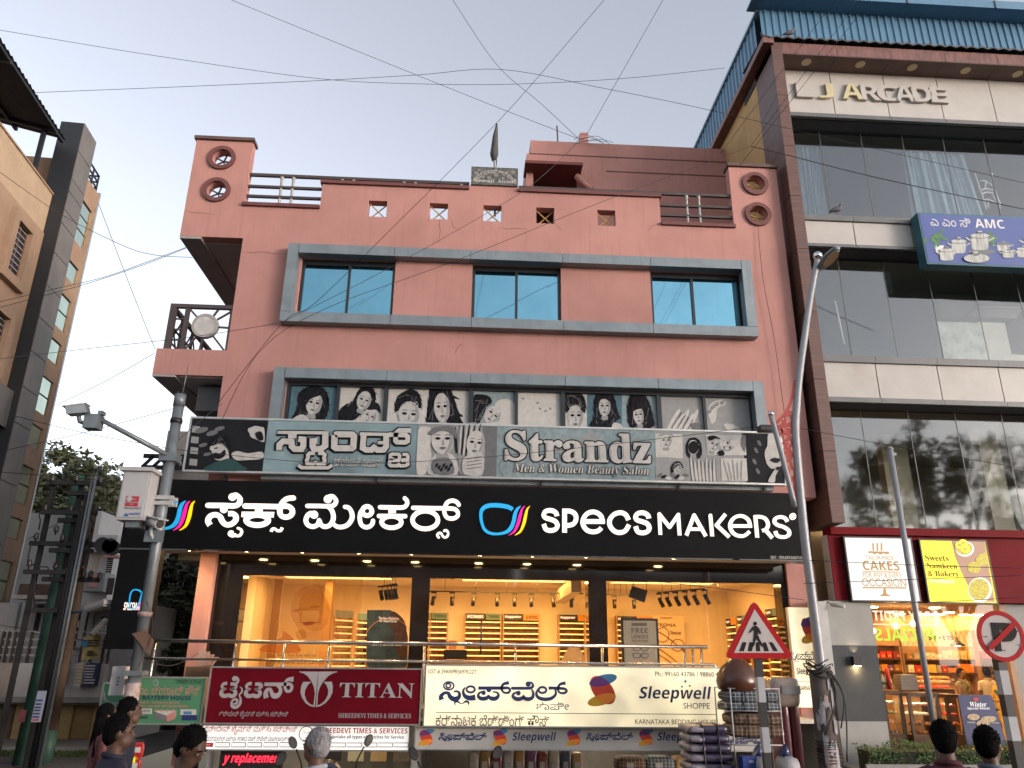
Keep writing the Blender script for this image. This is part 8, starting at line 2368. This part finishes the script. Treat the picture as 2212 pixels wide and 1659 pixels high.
# ================================================================== goods set out in front of the mattress shop
def plaid(name,base,l1,l2,sc):
    m = bpy.data.materials.new(name); m.use_nodes = True; nt = m.node_tree; b = nt.nodes['Principled BSDF']; b.inputs['Roughness'].default_value = .85
    tc = nt.nodes.new('ShaderNodeTexCoord'); cur = None
    def band(direction,s,th,col,prev,ph=0):
        w = nt.nodes.new('ShaderNodeTexWave'); w.bands_direction = direction; w.inputs['Scale'].default_value = s; w.inputs['Distortion'].default_value = .6; w.inputs['Detail'].default_value = 1; w.inputs['Phase Offset'].default_value = ph
        nt.links.new(tc.outputs['Object'],w.inputs[0])
        g = nt.nodes.new('ShaderNodeMath'); g.operation = 'GREATER_THAN'; g.inputs[1].default_value = th; nt.links.new(w.outputs[1],g.inputs[0])
        h = nt.nodes.new('ShaderNodeMath'); h.operation = 'MULTIPLY'; h.inputs[1].default_value = .75; nt.links.new(g.outputs[0],h.inputs[0])
        x = nt.nodes.new('ShaderNodeMix'); x.data_type = 'RGBA'; nt.links.new(h.outputs[0],x.inputs[0])
        if isinstance(prev,tuple): x.inputs[6].default_value = (*prev,1)
        else: nt.links.new(prev,x.inputs[6])
        x.inputs[7].default_value = (*col,1); return x.outputs[2]
    c = band('X',sc,.55,l1,base); c = band('Z',sc*1.3,.6,l1,c,1.0); c = band('X',sc*2,.93,l2,c,2.0); c = band('Z',sc*2.6,.93,l2,c,.5)
    nt.links.new(c,b.inputs['Base Color']); MATS[name] = m; return m
M_pl1 = plaid('blue plaid',(.02,.03,.05),(.05,.07,.10),(.32,.32,.26),2.2); M_pl2 = plaid('brown plaid',(.09,.05,.03),(.05,.028,.02),(.24,.17,.11),2.0)
w8 = lambda x,y,Y=14.0: P(*W8(x,y),Y)
def pillow(mb,x0,x1,y0,y1,z0,z1,bulge=.35,n=10,wob=0.,seed=0):
    """soft rolled bundle: superellipsoid block"""
    rnd = random.Random(seed); base = len(mb.v); cx_,cy_,cz_ = (x0+x1) / 2,(y0+y1) / 2,(z0+z1) / 2
    f = lambda c,p: math.copysign(abs(c)**p,c)
    nu,nv = 24,14
    for j in range(nv+1):
        v = -math.pi / 2 + math.pi * j / nv
        for i in range(nu):
            u = 2 * math.pi * i / nu
            k = 1 + wob * math.sin(5*u+seed) * math.cos(3*v+seed) + rnd.uniform(-wob,wob) * .3
            mb.v.append((cx_+(x1-x0)/2*f(math.cos(v),bulge)*f(math.cos(u),bulge)*k,cy_+(y1-y0)/2*f(math.cos(v),bulge)*f(math.sin(u),bulge)*k,cz_+(z1-z0)/2*f(math.sin(v),.6)*k))
    for j in range(nv):
        for i in range(nu): mb.face((base+j*nu+i,base+j*nu+(i+1)%nu,base+(j+1)*nu+(i+1)%nu,base+(j+1)*nu+i),True)
    return mb
rk = thing('goods_rack','white wire rack holding plaid bundles beside the crossing sign','rack',tuple(w8(900,1500)))
xa,xb = w8(575,900).x,w8(1210,1000).x
xm = w8(640,900).x
ztp_ = w8(590,615).z
for x,y in ((xa,14.35),(xa+.08,13.75),(xb,14.35),(xb-.02,13.75)):
    MB().tube([(x,y,0),(x,y,ztp_)],.012,6).build('upright',M_white2,rk)
for z in (w8(700,870).z,w8(700,1130).z,w8(700,1260).z,ztp_):
    for y in (13.75,14.35): MB().tube([(xa+(.08 if y<14 else 0),y,z),(xb,y,z)],.01,6).build('shelf_wire',M_white2,rk)
    MB().tube([(xa+.08,13.75,z),(xa,14.35,z)],.01,6).build('shelf_wire',M_white2,rk)
bb = thing('bean_bag','large shiny brown bean bag on top of the goods rack','bean bag',tuple(w8(765,680,14.05)))
q = w8(765,675,14.05); r_ = w8(995,500,14.05).x - q.x; hh = w8(765,255,14.05).z - q.z
MB().lathe([(r_*.55,0),(r_*.92,.06),(r_*1.0,hh*.32),(r_*.93,hh*.5),(r_*.72,hh*.72),(r_*.42,hh*.9),(r_*.12,hh)],(q.x,14.05,q.z),28).build('cover',mat('brown leatherette',(.085,.032,.018),.3,var=.15,scale=2,bump=.15,bscale=6),bb)
MB().lathe([(.03,0),(.045,.03),(.02,.06)],(q.x,14.05,q.z+hh),8).build('knot',mat('brown leatherette',(.085,.032,.018)),bb)
for i,(x0,x1,y0,y1,m,lab) in enumerate(((590,1190,780,640,M_pl1,'dark blue plaid bundle lying just under the bean bag'),(575,1195,885,760,M_pl1,'dark blue plaid bundle, lower of the two blue ones'),(630,1225,1040,905,M_pl2,'brown plaid bundle, upper of the two brown ones'),(620,1240,1185,1030,M_pl2,'brown plaid bundle, lower of the two brown ones'))):
    a,b = w8(x0,y0,14.0),w8(x1,y1,14.0)
    t = thing('plaid_bundle',lab,'bedding',((a.x+b.x)/2,14,a.z),'plaid bundles on the rack')
    pillow(MB(),a.x,b.x,13.72,14.4,a.z,b.z,.35,wob=.03,seed=i).build('roll',m,t)
    for k in (.3,.72):
        x = a.x + (b.x-a.x) * k; MB().tube([(x,13.70,a.z+.03),(x,13.69,(a.z+b.z)/2),(x,13.72,b.z-.02)],.012,5).build('strap',M_trk,t)
# purple cushions wrapped in plastic
M_pur = mat('purple cloth in plastic',(.032,.024,.055),.4,var=.25,scale=4,bump=.5,bscale=9,coat=.2); M_pla = mat('crumpled clear plastic',(.2,.18,.22),.3,var=.5,scale=8,bump=.8,bscale=14)
a,b = w8(150,1800,13.6),w8(585,1030,13.6)
n = 7
for k in range(n):
    z1 = b.z - (b.z-a.z) * k / n; z0 = b.z - (b.z-a.z) * (k+1) / n
    t = thing('purple_cushion','purple wrapped cushion in the strapped pile, %s from the top'%('first','second','third','fourth','fifth','sixth','seventh','eighth','ninth')[k],'cushion',(b.x,13.6,max(0,z0)),'strapped pile of purple cushions')
    pillow(MB(),a.x+.14+.02*math.sin(k*2),b.x+.02*k,13.3,14.0,z0+.004,z1,.3,wob=.02,seed=k).build('cushion',M_pur,t)
    pillow(MB(),a.x-.0+.02*math.sin(k*3),a.x+.3,13.28,13.98,z0+.012,z1-.008,.4,wob=.05,seed=k+20).build('plastic_end',M_pla,t)
for kx in (.35,.72):
    x = a.x + (b.x-a.x) * kx; tag(MB().tube([(x,13.28,0),(x+.01,13.27,b.z*.5),(x,13.3,b.z),(x,13.6,b.z+.01)],.012,5).build('strap',M_trk),'black strap round the purple cushion pile, %s one'%('left' if kx<.5 else 'right'),'strap')
# red mattress and pale pack
a,b = w8(1195,1700,14.5),w8(1470,610,14.5)
t = thing('red_mattress','folded dark red mattress in plastic standing at the shop corner','mattress',(a.x+.3,14.6,0))
xr0 = w8(1185,900,14.5).x; xr1 = w8(1425,900,14.5).x
M_mred = mat('red mattress cloth',(.12,.014,.02),.35,var=.45,scale=7,coat=.3)
for k in range(2): pillow(MB(),xr0+(xr1-xr0)/2*k,xr0+(xr1-xr0)/2*(k+1),14.3,14.9,0,b.z-.05*k,.25,seed=k).build('fold',M_mred,t)
a,b = w8(1075,700,14.55),w8(1395,490,14.55)
t = thing('clear_pack','pale plastic wrapped pillow pack leaning behind the crossing sign post','pack',tuple(a))
pillow(MB(),a.x,b.x,14.25,14.75,b.z-.5,b.z,.3,wob=.03,seed=4).build('wrapping',mat('plastic over cream',(.38,.30,.25),.2,var=.25,scale=4,coat=.4),t)
MB().box(w8(1270,600,14.2).x,b.x-.02,14.235,14.24,w8(1300,690,14.2).z,w8(1300,590,14.2).z).build('label',M_pg,t)
# white pillow bags
for i,(x,y,r0,lab) in enumerate(((1015,1490,85,'white printed pillow bag left of the banded post'),(1325,1490,110,'white printed pillow bag right of the banded post'))):
    q = w8(x,y,13.2); r_ = w8(x+r0,y,13.2).x - q.x
    t = thing('pillow_bag',lab,'bag',(q.x,13.2,0),'white pillow bags')
    pillow(MB(),q.x-r_,q.x+r_,12.95,13.45,0,w8(x,1405,13.2).z,.5,wob=.05,seed=i).build('bag',mat('white poly bag',(.3,.29,.29),.4,var=.15,bump=.4,bscale=12),t)
    MB().tube([(q.x,13.2,w8(x,1408,13.2).z-.03),(q.x+.02,13.2,w8(x,1370,13.2).z),(q.x-.05,13.2,w8(x,1335,13.2).z)],[.05,.04,.11],9).build('tied_neck',mat('blue plastic',(.03,.05,.14),.3,coat=.3),t)
    for k in range(6):
        u = q.x + random.uniform(-.55,.55) * r_; z = random.uniform(.08,.4)
        MB().box(u-.05,u+.05,12.93,12.945,z,z+.03).build('print',mat('purple print',(.10,.03,.08),.6),t)
a,b = w8(838,1800,13.1),w8(945,1412,13.1)
t = thing('blue_bag','blue printed carrier bag beside the white pillow bag','bag',(a.x,13.1,0))
MB().box(a.x,b.x+.1,13.1,13.3,0,b.z).build('bag',mat('blue bag',(.015,.04,.20),.4,var=.2),t); txt('OL',W8(885,1485),W8(945,1455),13.1,M_white2,t,'b')
# ------------------------------------------------------------------ lower shops behind the strip signs
bs = thing('lower_shop_rooms','half sunk lit shop rooms under the strip signs','room',(0,18,-1.6))
MB().box(-4.7,7.0,19.5,19.6,-1.6,1.0).build('back_wall',mat('shop back',(.35,.32,.27),.8,var=.2),bs)
for x in (-4.75,-.95,7.0): MB().box(x,x+.12,16.2,19.5,-1.6,1.0).build('partition',M_lgr,bs)
MB().box(-4.7,7.0,16.0,19.5,.93,.99).build('soffit',M_ceil,bs)
for x,e in ((-2.8,10),(3,5)):
    l = bpy.data.lights.new('room_lamp','AREA'); l.shape = 'RECTANGLE'; l.size = 2.2; l.size_y = .2; l.energy = e; l.color = (1,.9,.74)
    o = bpy.data.objects.new('room_lamp',l); COL.objects.link(o); o.parent = bs; o.location = Vector((x,17.6,.9)) - Vector(bs.location)
wc = thing('watch_counter','cream framed watch counter in the lit lower shop','counter',(-2,17,-1.6))
MB().box(-4.2,-1.2,17.0,17.6,-1.6,-.35).build('body',M_woodl,wc)
for k in range(4): MB().box(-3.0+k*.5,-2.65+k*.5,18.9,18.95,-.1,.3).build('wall_clock',(M_trk,M_gold,M_woodl,M_steel)[k],wc)
cols = [(.3,.3,.28),(.22,.14,.05),(.16,.02,.03),(.28,.28,.3),(.25,.14,.06),(.12,.05,.12),(.15,.03,.03),(.35,.33,.3),(.04,.05,.1),(.3,.2,.1)]
for k in range(10):
    x = P(1010+k*25,1640,17.2).x
    t = thing('bedding_pack','%s bedding pack in the upright row, %s from the left'%(('pale grey','tan','wine red','light grey','ochre','plum','rust red','off white','navy','camel')[k],('first','second','third','fourth','fifth','sixth','seventh','eighth','ninth','tenth')[k]),'bedding',(x,17.3,-1.6),'upright bedding packs in the lower shop')
    pillow(MB(),x,x+.24,17.2,17.6,-1.6,.28+.05*(k%3),.25,seed=k).build('pack',mat('pack %d'%k,cols[k],.3,var=.2,coat=.2),t)
    MB().box(x+.06,x+.16,17.17,17.2,-.05,.1).build('label',M_pg,t)
for k in range(6):
    x = P(1330+(k%3)*62,1640,16.9).x; z = -.35 + .3 * (k//3)
    t = thing('folded_quilt','folded checked quilt in the lower shop pile, %s'%('lower left','lower middle','lower right','upper left','upper middle','upper right')[k],'quilt',(x,17,z),'folded quilts in the lower shop')
    pillow(MB(),x,x+.62,16.8,17.3,z,z+.29,.35,seed=k+3).build('quilt',(M_pl2,M_pl1,M_woodl)[k%3],t)
    MB().box(x+.2,x+.34,16.79,16.8,z+.1,z+.18).build('label',M_pg,t)
MB().box(P(1310,1640,16.8).x,P(1560,1640,16.8).x,16.8,17.4,-1.6,-.36).build('plinth',M_dkw,bs)
for i,(x,y,c) in enumerate(((272,1622,(.4,.03,.02)),(285,1640,(.42,.2,.02)),(297,1618,(.4,.02,.02)),(290,1652,(.3,.02,.02)))):
    q = P(x,y,14.4); t = thing('snack_packet',('top left','middle orange','top right','lowest')[i]+' hanging snack packet beside the camera pole foot','packet',tuple(q),'hanging snack packets')
    pillow(MB(),q.x-.1,q.x+.1,14.38,14.44,q.z-.14,q.z+.1,.4,wob=.03,seed=i).build('packet',mat('packet %d'%i,c,.3,var=.4,scale=9),t); MB().box(q.x-.06,q.x+.06,14.37,14.378,q.z-.05,q.z+.03).build('label',M_ye if i==1 else M_pw,t)
bg = thing('carton_pile','brown carton with bent boards on the walkway behind the green sign','carton',tuple(P(420,1460,16)))
a,b = P(402,1468,16.1),P(458,1440,16.1); MB().box(a.x,b.x,16.0,16.5,1.16,b.z).build('carton',mat('cardboard',(.16,.09,.05),.8,var=.2),bg)
for k in range(4): MB().bar(P(430+8*k,1438,16.1),P(438+10*k,1402+6*k,16.2),.12,.02).build('board',mat('pinkish board',(.28,.19,.17),.8,var=.2),bg)
# ------------------------------------------------------------------ parked scooters, only their tops in view
def scooter(lab,x,Y,rz,c,dz=0):
    t = thing('scooter',lab,'scooter',(x,Y,0))
    M_ = mat('scooter paint %s'%str(c),c,.25,coat=.5); Mb = mat('black rubber',(.01,.01,.01),.8)
    def tf(p):
        v = Vector(p); v.rotate(Quaternion((0,0,1),rz)); return v + Vector((x,Y,0))
    def tube(pts,r_,nm,m,n=10):
        return MB().tube([tf(p) for p in pts],r_,n).build(nm,m,t)
    for y in (-.62,.62):
        wmb = MB(); pts = [(0,y+.2*math.cos(k*math.pi/10),.21+.2*math.sin(k*math.pi/10)) for k in range(21)]
        wh = tube(pts,.055,'tyre',Mb); tube([(-.05,y,.21),(.05,y,.21)],.14,'rim',M_steel)
    tube([(0,-.6,.25),(0,-.5,.6),(0,-.42,.98)],[.05,.06,.05],'steering_column',Mb)
    tube([(0,-.53,.3),(0,-.47,.6),(0,-.42,.9)],[.2,.22,.14],'front_apron',M_,14)
    tube([(0,-.62,.38),(0,-.75,.42),(0,-.52,.47)],[.1,.1,.08],'front_mudguard',M_)
    tube([(0,-.52,.92),(0,-.44,1.0),(0,-.34,.98)],[.1,.14,.1],'headlamp_cowl',M_,14)
    tube([(0,-.56,.94),(0,-.535,.95)],.075,'headlamp',M_steel,14)
    tube([(-.34,-.3,1.0),(-.12,-.42,.99),(.12,-.42,.99),(.34,-.3,1.0)],.02,'handlebar',Mb)
    tube([(0,-.35,.3),(0,.2,.3)],.14,'floorboard',M_)
    tube([(0,.12,.5),(0,.5,.55),(0,.95,.62)],[.17,.2,.1],'rear_body',M_,14)
    tube([(0,.05,.76),(0,.4,.78),(0,.85,.82)],[.1,.13,.1],'seat',Mb,12)
    for s_ in (-1,1):
        st_ = tube([(s_*.25,-.36,1.0),(s_*.27,-.38,1.12),(s_*.33,-.38,1.24)],.008,'mirror_stem',Mb,6)
        mm = MB(); cen = Vector((s_*.37,-.38,1.3)); nrm = Vector((0,1,0))
        ptsm = [tf(cen+Vector((.04*math.cos(k*math.pi/8)+s_*.015*math.sin(k*math.pi/8),0,.055*math.sin(k*math.pi/8)))) for k in range(16)]
        off = Vector((0,.025,0)); off.rotate(Quaternion((0,0,1),rz))
        mm.prism([tuple(p) for p in ptsm],off); mo = mm.build('mirror',Mb,t)
        m2 = MB(); off2 = Vector((0,.028,0)); off2.rotate(Quaternion((0,0,1),rz))
        m2.prism([tuple(p.lerp(tf(cen),.12)+off2) for p in ptsm],off2*.08); m2.build('mirror_glass',M_steel,mo)
        m3 = MB(); m3.prism([tuple(p.lerp(tf(cen),.12)-off2*.12) for p in ptsm],off2*.08); m3.build('mirror_rim',M_steel,mo)
q = PZ(1058,1628,1.3); scooter('black scooter with an orange tinted mirror in front of the mattress strip sign',q.x-.35,q.y+.4,R(8),(.012,.012,.014))
q = PZ(740,1622,1.3); scooter('dark blue scooter whose mirror rises right of the white haired man',q.x-.1,q.y+.45,R(-160),(.012,.018,.04))
q = PZ(392,1640,1.3); scooter('dark grey scooter whose mirror stands beside the man in a white shirt',q.x+.37,q.y+.4,R(5),(.02,.02,.022))
# ================================================================== people
def remeshed(mb,voxel,smooth_it=4):
    me = bpy.data.meshes.new('body_source'); me.from_pydata(mb.v,[],mb.f)
    bm = bmesh.new(); bm.from_mesh(me); bmesh.ops.recalc_face_normals(bm,faces=bm.faces); bm.to_mesh(me); bm.free()
    o = bpy.data.objects.new('body_source',me); COL.objects.link(o)
    r_ = o.modifiers.new('r','REMESH'); r_.mode = 'VOXEL'; r_.voxel_size = voxel
    s_ = o.modifiers.new('s','SMOOTH'); s_.factor = .5; s_.iterations = smooth_it
    dg = bpy.context.evaluated_depsgraph_get(); dg.update()
    out = bpy.data.meshes.new_from_object(o.evaluated_get(dg))
    bpy.data.objects.remove(o); bpy.data.meshes.remove(me)
    return out
def ellipsoid(mb,c,r,n=16,m=10,rot=None,noise=0.,rnd=None):
    base = len(mb.v); c = Vector(c)
    for j in range(m+1):
        v = -math.pi / 2 + math.pi * j / m
        for i in range(n):
            u = 2 * math.pi * i / n
            k = 1 + (rnd.uniform(-noise,noise) if noise else 0)
            p = Vector((r[0]*math.cos(v)*math.cos(u)*k,r[1]*math.cos(v)*math.sin(u)*k,r[2]*math.sin(v)*k))
            if rot: p.rotate(rot)
            mb.v.append(tuple(c+p))
    for j in range(m):
        for i in range(n): mb.face((base+j*n+i,base+j*n+(i+1)%n,base+(j+1)*n+(i+1)%n,base+(j+1)*n+i),True)
    return mb
def person(label,x,Y,gz,H,yaw,shirt,trousers,skin,hair,sleeves='short',hairstyle='short',arms=((.0,-.02),(.0,-.02)),head_turn=0.,head_tilt=0.,lean=0.,stride=.12,bulk=1.,voxel=.013,hair_only=False,beard=False):
    """yaw 0 faces the viewer (-y); arms: (elbow bend forward, hand forward) in metres for left and right"""
    t = thing('person',label,'person',(x,Y,gz))
    h = H
    mb = MB()
    fw = Vector((0,-1,0))
    leanv = Vector((0,-math.sin(lean),math.cos(lean)))
    hip = Vector((0,0,.53*h))
    def up(d,sx=0.,f=0.): return hip + leanv * d + Vector((sx,0,0)) + fw * f
    b_ = bulk
    # torso
    prof = [(0,.088,.062),(.05,.092,.068),(.12,.083,.06),(.2,.094,.064),(.26,.1,.062),(.295,.085,.05),(.32,.045,.038)]
    base = len(mb.v); n = 18
    for d,rx,ry in prof:
        c = up(d*h)
        for i in range(n):
            a = 2 * math.pi * i / n
            mb.v.append((c.x+rx*h*b_*math.cos(a),c.y+ry*h*b_*math.sin(a),c.z))
    for j in range(len(prof)-1):
        for i in range(n): mb.face((base+j*n+i,base+j*n+(i+1)%n,base+(j+1)*n+(i+1)%n,base+(j+1)*n+i))
    mb.face(tuple(base+i for i in range(n))); mb.face(tuple(base+(len(prof)-1)*n+i for i in range(n)))
    # legs
    for s_ in (-1,1):
        hp_ = Vector((s_*.045*h,0,.51*h)); kn = Vector((s_*.048*h,-stride*s_*.5-.01,.285*h)); an = Vector((s_*.048*h,-stride*s_+.02,.045*h))
        mb.tube([hp_,hp_.lerp(kn,.5),kn,kn.lerp(an,.35),an],[.062*h*b_,.055*h*b_,.04*h,.038*h,.027*h],12)
        mb.tube([an+Vector((0,.03,-.02*h)),an+fw*.06*h+Vector((0,0,-.025*h)),an+fw*.115*h+Vector((0,0,-.032*h))],[.026*h,.028*h,.016*h],10)
    # arms and hands
    hands = []
    elbows = []
    for s_,(ef,hf) in zip((-1,1),arms):
        sh = up(.275*h,s_*.098*h*b_); el = sh + Vector((s_*.03*h,0,-.17*h)) + fw * ef
        hd = el + Vector((-s_*.02*h*(hf>.1),0,-.145*h)) + fw * hf
        if hf > .15: hd.z = el.z + .02
        mb.tube([up(.285*h,s_*.06*h),sh,sh.lerp(el,.5),el,el.lerp(hd,.4),hd],[.035*h,.036*h*b_,.032*h*b_,.025*h,.024*h,.016*h],10)
        dv = (hd-el).normalized()
        palm = hd + dv * .03 * h
        ellipsoid(mb,palm,(.012*h,.022*h,.03*h),10,6)
        for k in range(4):
            o_ = Vector((0,(k-1.5)*.0105*h,0)); ln = (.036,.044,.046,.04)[k] * h
            p0 = palm + dv * .02 * h + o_; mb.tube([p0,p0+dv*ln*.5,p0+dv*ln+fw*.008],[.0062*h,.0058*h,.004*h],6)
        p0 = palm + fw * .016 * h; mb.tube([p0,p0+fw*.018*h+dv*.014*h,p0+fw*.022*h+dv*.032*h],[.008*h,.0066*h,.0045*h],6)
        hands.append(hd); elbows.append(el)
    # neck and head
    nk = up(.31*h); hc_ = up(.405*h) + fw * .012 * h
    q = Quaternion((0,0,1),head_turn) @ Quaternion((1,0,0),head_tilt)
    mb.tube([nk-leanv*.03,nk+leanv*.05*h,hc_-Vector((0,-.01,.02*h))],[.034*h,.031*h,.031*h],12)
    def hp(v):
        w_ = Vector(v) * h; w_.rotate(q); return hc_ + w_
    ellipsoid(mb,hp((0,.006,.012)),(.043*h,.054*h,.056*h),18,12,q)
    ellipsoid(mb,hp((0,-.014,-.028)),(.034*h,.036*h,.036*h),14,10,q)
    mb.tube([hp((0,-.046,.012)),hp((0,-.057,-.008)),hp((0,-.05,-.014))],[.006*h,.0085*h,.006*h],8)
    mb.tube([hp((-.014,-.046,-.033)),hp((0,-.050,-.032)),hp((.014,-.046,-.033))],[.003*h,.005*h,.003*h],6)
    for s_ in (-1,1):
        ellipsoid(mb,hp((s_*.045,.004,0)),(.006*h,.012*h,.017*h),8,6,q)
        mb.tube([hp((s_*.008,-.048,.022)),hp((s_*.028,-.044,.022))],.004*h,6)
    me = remeshed(mb,voxel)
    ms = [mat('skin %s'%(skin,),skin,.55,var=.08),shirt,trousers,mat('dark shoes',(.02,.016,.014),.5)]
    for m in ms: me.materials.append(m)
    for p in me.polygons:
        c = p.center; i = 1
        rel = c - hip
        if c.z > nk.z + .012 * h and (c-nk).length < .2 * h and abs(c.x-nk.x) < .075 * h and (c-hc_).length < .13 * h: i = 0
        elif c.z < .045 * h: i = 3
        elif c.z < .5 * h and abs(c.x) < .12 * h and all((c-hh_).length>.1*h for hh_ in hands) : i = 2
        for k in range(2):
            dh = (c-hands[k]).length;
            if dh < .095 * h and (c-elbows[k]).dot(hands[k]-elbows[k]) > (hands[k]-elbows[k]).length_squared * .93: i = 0
            elif sleeves == 'short' and (c-elbows[k]).length < .16 * h and (c-elbows[k]).dot(hands[k]-elbows[k]) > -.02 * h and abs(c.x) > .095 * h: i = 0
        p.material_index = i; p.use_smooth = True
    rz = Quaternion((0,0,1),yaw).to_matrix().to_4x4()
    Mx = Matrix.Translation((x,Y,gz)) @ rz
    me.transform(Mx)
    o = bpy.data.objects.new('body',me); COL.objects.link(o); o.parent = t; o.matrix_parent_inverse = origin_inv(t)
    def add(m_,name,mt,sm=True):
        m_.v = [tuple(Mx@Vector(v)) for v in m_.v]; return m_.build(name,mt,t)
    rnd = random.Random(int(x*100))
    hm = mat('hair %s'%(hair,),hair,.85,var=.6,scale=60,stretch=(1,1,.25),spec=.08)
    hb = MB(); ellipsoid(hb,hp((0,.015,.021)),(.0500*h,.054*h,.059*h),26,16,q); ellipsoid(hb,hp((0,.026,.0)),(.045*h,.042*h,.05*h),22,14,q)
    hme = remeshed(hb,.0085,5)
    hb = MB(); nz_ = [rnd.uniform(-.0035,.0035) for _ in hme.vertices]
    hb.v = [tuple(v.co+v.normal*nz_[i]) for i,v in enumerate(hme.vertices)]
    for f_ in hme.polygons: hb.face(tuple(f_.vertices),True)
    bpy.data.meshes.remove(hme)
    if hairstyle == 'long':
        for k in range(26):
            a = R(20+140*k/25); p0 = hp((.042*math.cos(a),.05*math.sin(a),.01)); L__ = rnd.uniform(.16,.24)
            hb.tube([p0,p0+Vector((rnd.gauss(0,.01),.012,-.08))*1.0,p0+Vector((rnd.gauss(0,.03),.03,-L__*h))],[.013*h,.013*h,.005*h],6)
    else:
        for k in range(420):
            a = rnd.uniform(0,6.28); e = rnd.uniform(-.1,1.45)
            p0 = hp((.047*math.cos(e)*math.cos(a),.016+.051*math.cos(e)*math.sin(a),.022+.055*math.sin(e)))
            if (p0-hc_).dot(Vector((0,-1,0))) > .03 * h and e < .5: continue
            d = (p0-hc_).normalized() * .6 + Vector((rnd.gauss(0,.5),rnd.gauss(0,.5),rnd.gauss(0,.3)))
            hb.tube([p0,p0+d*.008*h],[.0022*h,.0006*h],4,cap=False)
    add(hb,'hair',hm)
    for s_ in (-1,1):
        e = MB(); ellipsoid(e,hp((s_*.018,-.0455,.008)),(.009*h,.004*h,.0045*h),10,6,q); eo = add(e,'eye',mat('eye white',(.22,.2,.18),.5))
        e = MB(); ellipsoid(e,hp((s_*.018,-.0487,.008)),(.004*h,.002*h,.004*h),8,5,q); ep = add(e,'pupil',M_trk); ep.parent = eo; ep.matrix_parent_inverse = Matrix()
        bw = MB(); bw.tube([hp((s_*.008,-.0505,.022)),hp((s_*.018,-.05,.0255)),hp((s_*.029,-.045,.021))],.0022*h,5); add(bw,'eyebrow',hm)
    if beard:
        m_ = MB(); m_.tube([hp((-.016,-.049,-.022)),hp((0,-.054,-.021)),hp((.016,-.049,-.022))],.0035*h,6); add(m_,'moustache',hm)
    # collar
    cl = MB(); k0 = nk + leanv * .012 * h
    pts = [k0+Vector((.042*h*math.cos(a),.04*h*math.sin(a),.008*h*math.sin(a))) for a in (i*math.pi/8 for i in range(17))]
    cl.tube(pts,.011*h,6); add(cl,'collar',shirt)
    return t
SK = (.15,.075,.045); SK2 = (.095,.047,.028)
M_mar = mat('maroon shirt',(.07,.012,.02),.8,var=.2); M_gsh = mat('grey blue shirt',(.12,.15,.20),.8,var=.15); M_nav = mat('navy jacket',(.012,.013,.03),.75,var=.2); M_wsh = mat('white cotton shirt',(.36,.37,.40),.8,var=.08); M_dtr = mat('dark trousers',(.02,.02,.025),.85)
M_kur = mat('maroon floral kurti',(.16,.05,.045),.85,var=.9,scale=28); M_blkp = mat('black white print shirt',(.22,.2,.16),.8,var=1.0,scale=11); M_yks = mat('yellow kurta',(.55,.34,.03),.8,var=.1); M_wc2 = mat('cream shirt',(.5,.46,.38),.8,var=.08); M_tealc = mat('teal dupatta',(.03,.18,.16),.8)
def stand(x,y,H,gz=0.):
    q = PZ(x,y,gz+.935*H); return q.x,q.y
BLK = (.005,.0045,.0045)
x,y = stand(2040,1600,1.70); person('person with dark hair and maroon shirt walking past the bakery hedge',x,y,0,1.70,R(150),M_mar,M_dtr,SK2,BLK)
x,y = stand(2134,1611,1.66); person('person with dark hair and pale blue shirt at the lower right corner',x,y,0,1.66,R(125),M_gsh,M_dtr,SK2,BLK)
x,y = stand(228,1547,1.60); person('woman with long dark hair in a maroon floral kurti at lower left',x,y,0,1.60,R(125),M_kur,M_kur,SK2,BLK,'long','long',bulk=.95)
x,y = stand(256,1543,1.70); person('person with dark hair half hidden behind the woman in floral kurti',x,y+.2,0,1.70,R(110),M_nav,M_dtr,SK2,BLK,'long')
x,y = stand(253,1585,1.68); person('man in a navy jacket with a pale collar seen from behind at lower left',x,y,0,1.68,R(125),M_nav,M_dtr,SK2,BLK,'long',head_turn=-.3,bulk=1.08)
x,y = stand(373,1613,1.66); person('man in a white shirt looking down beside the green sign',x,y,0,1.66,R(75),M_wsh,M_dtr,SK2,BLK,'long',head_tilt=.55,lean=.16,arms=((.1,.2),(.1,.2)))
x,y = stand(686,1613,1.60); person('man with white hair and pale shirt in front of the watch strip sign',x,y,0,1.60,R(-115),M_wsh,M_dtr,SK,(.30,.29,.29),'short',bulk=1.05)
for px_,py_,Yq,yw,sh_m,tr_m,lab,kw in ((945,748,19.25,R(15),M_blkp,M_dtr,'shop assistant in a black and white patterned shirt behind the bakery counter',dict(beard=True,arms=((.1,.2),(.1,.2)))),(1195,738,18.9,R(160),M_wc2,M_dtr,'customer in a cream shirt seen from behind in the bakery',dict()),(1300,778,18.0,R(-95),M_yks,M_yks,'customer in a yellow kurta and teal scarf at the bakery counter',dict(head_tilt=.4,sleeves='long',arms=((.08,.22),(.08,.22)),hairstyle='long'))):
    q = P(*N8(px_,py_),Yq); Hh = (q.z-BZ0) / .935
    tt = person(lab,q.x,Yq,BZ0,Hh,yw,sh_m,tr_m,SK,BLK,voxel=.016,**kw)
    if 'scarf' in lab:
        sc_ = MB().tube(smooth_path([(q.x-.16,Yq-.05,q.z-.28),(q.x-.1,Yq-.14,q.z-.45),(q.x-.12,Yq-.13,q.z-.8)],4),[.035]*9,8).build('scarf',M_tealc,tt)
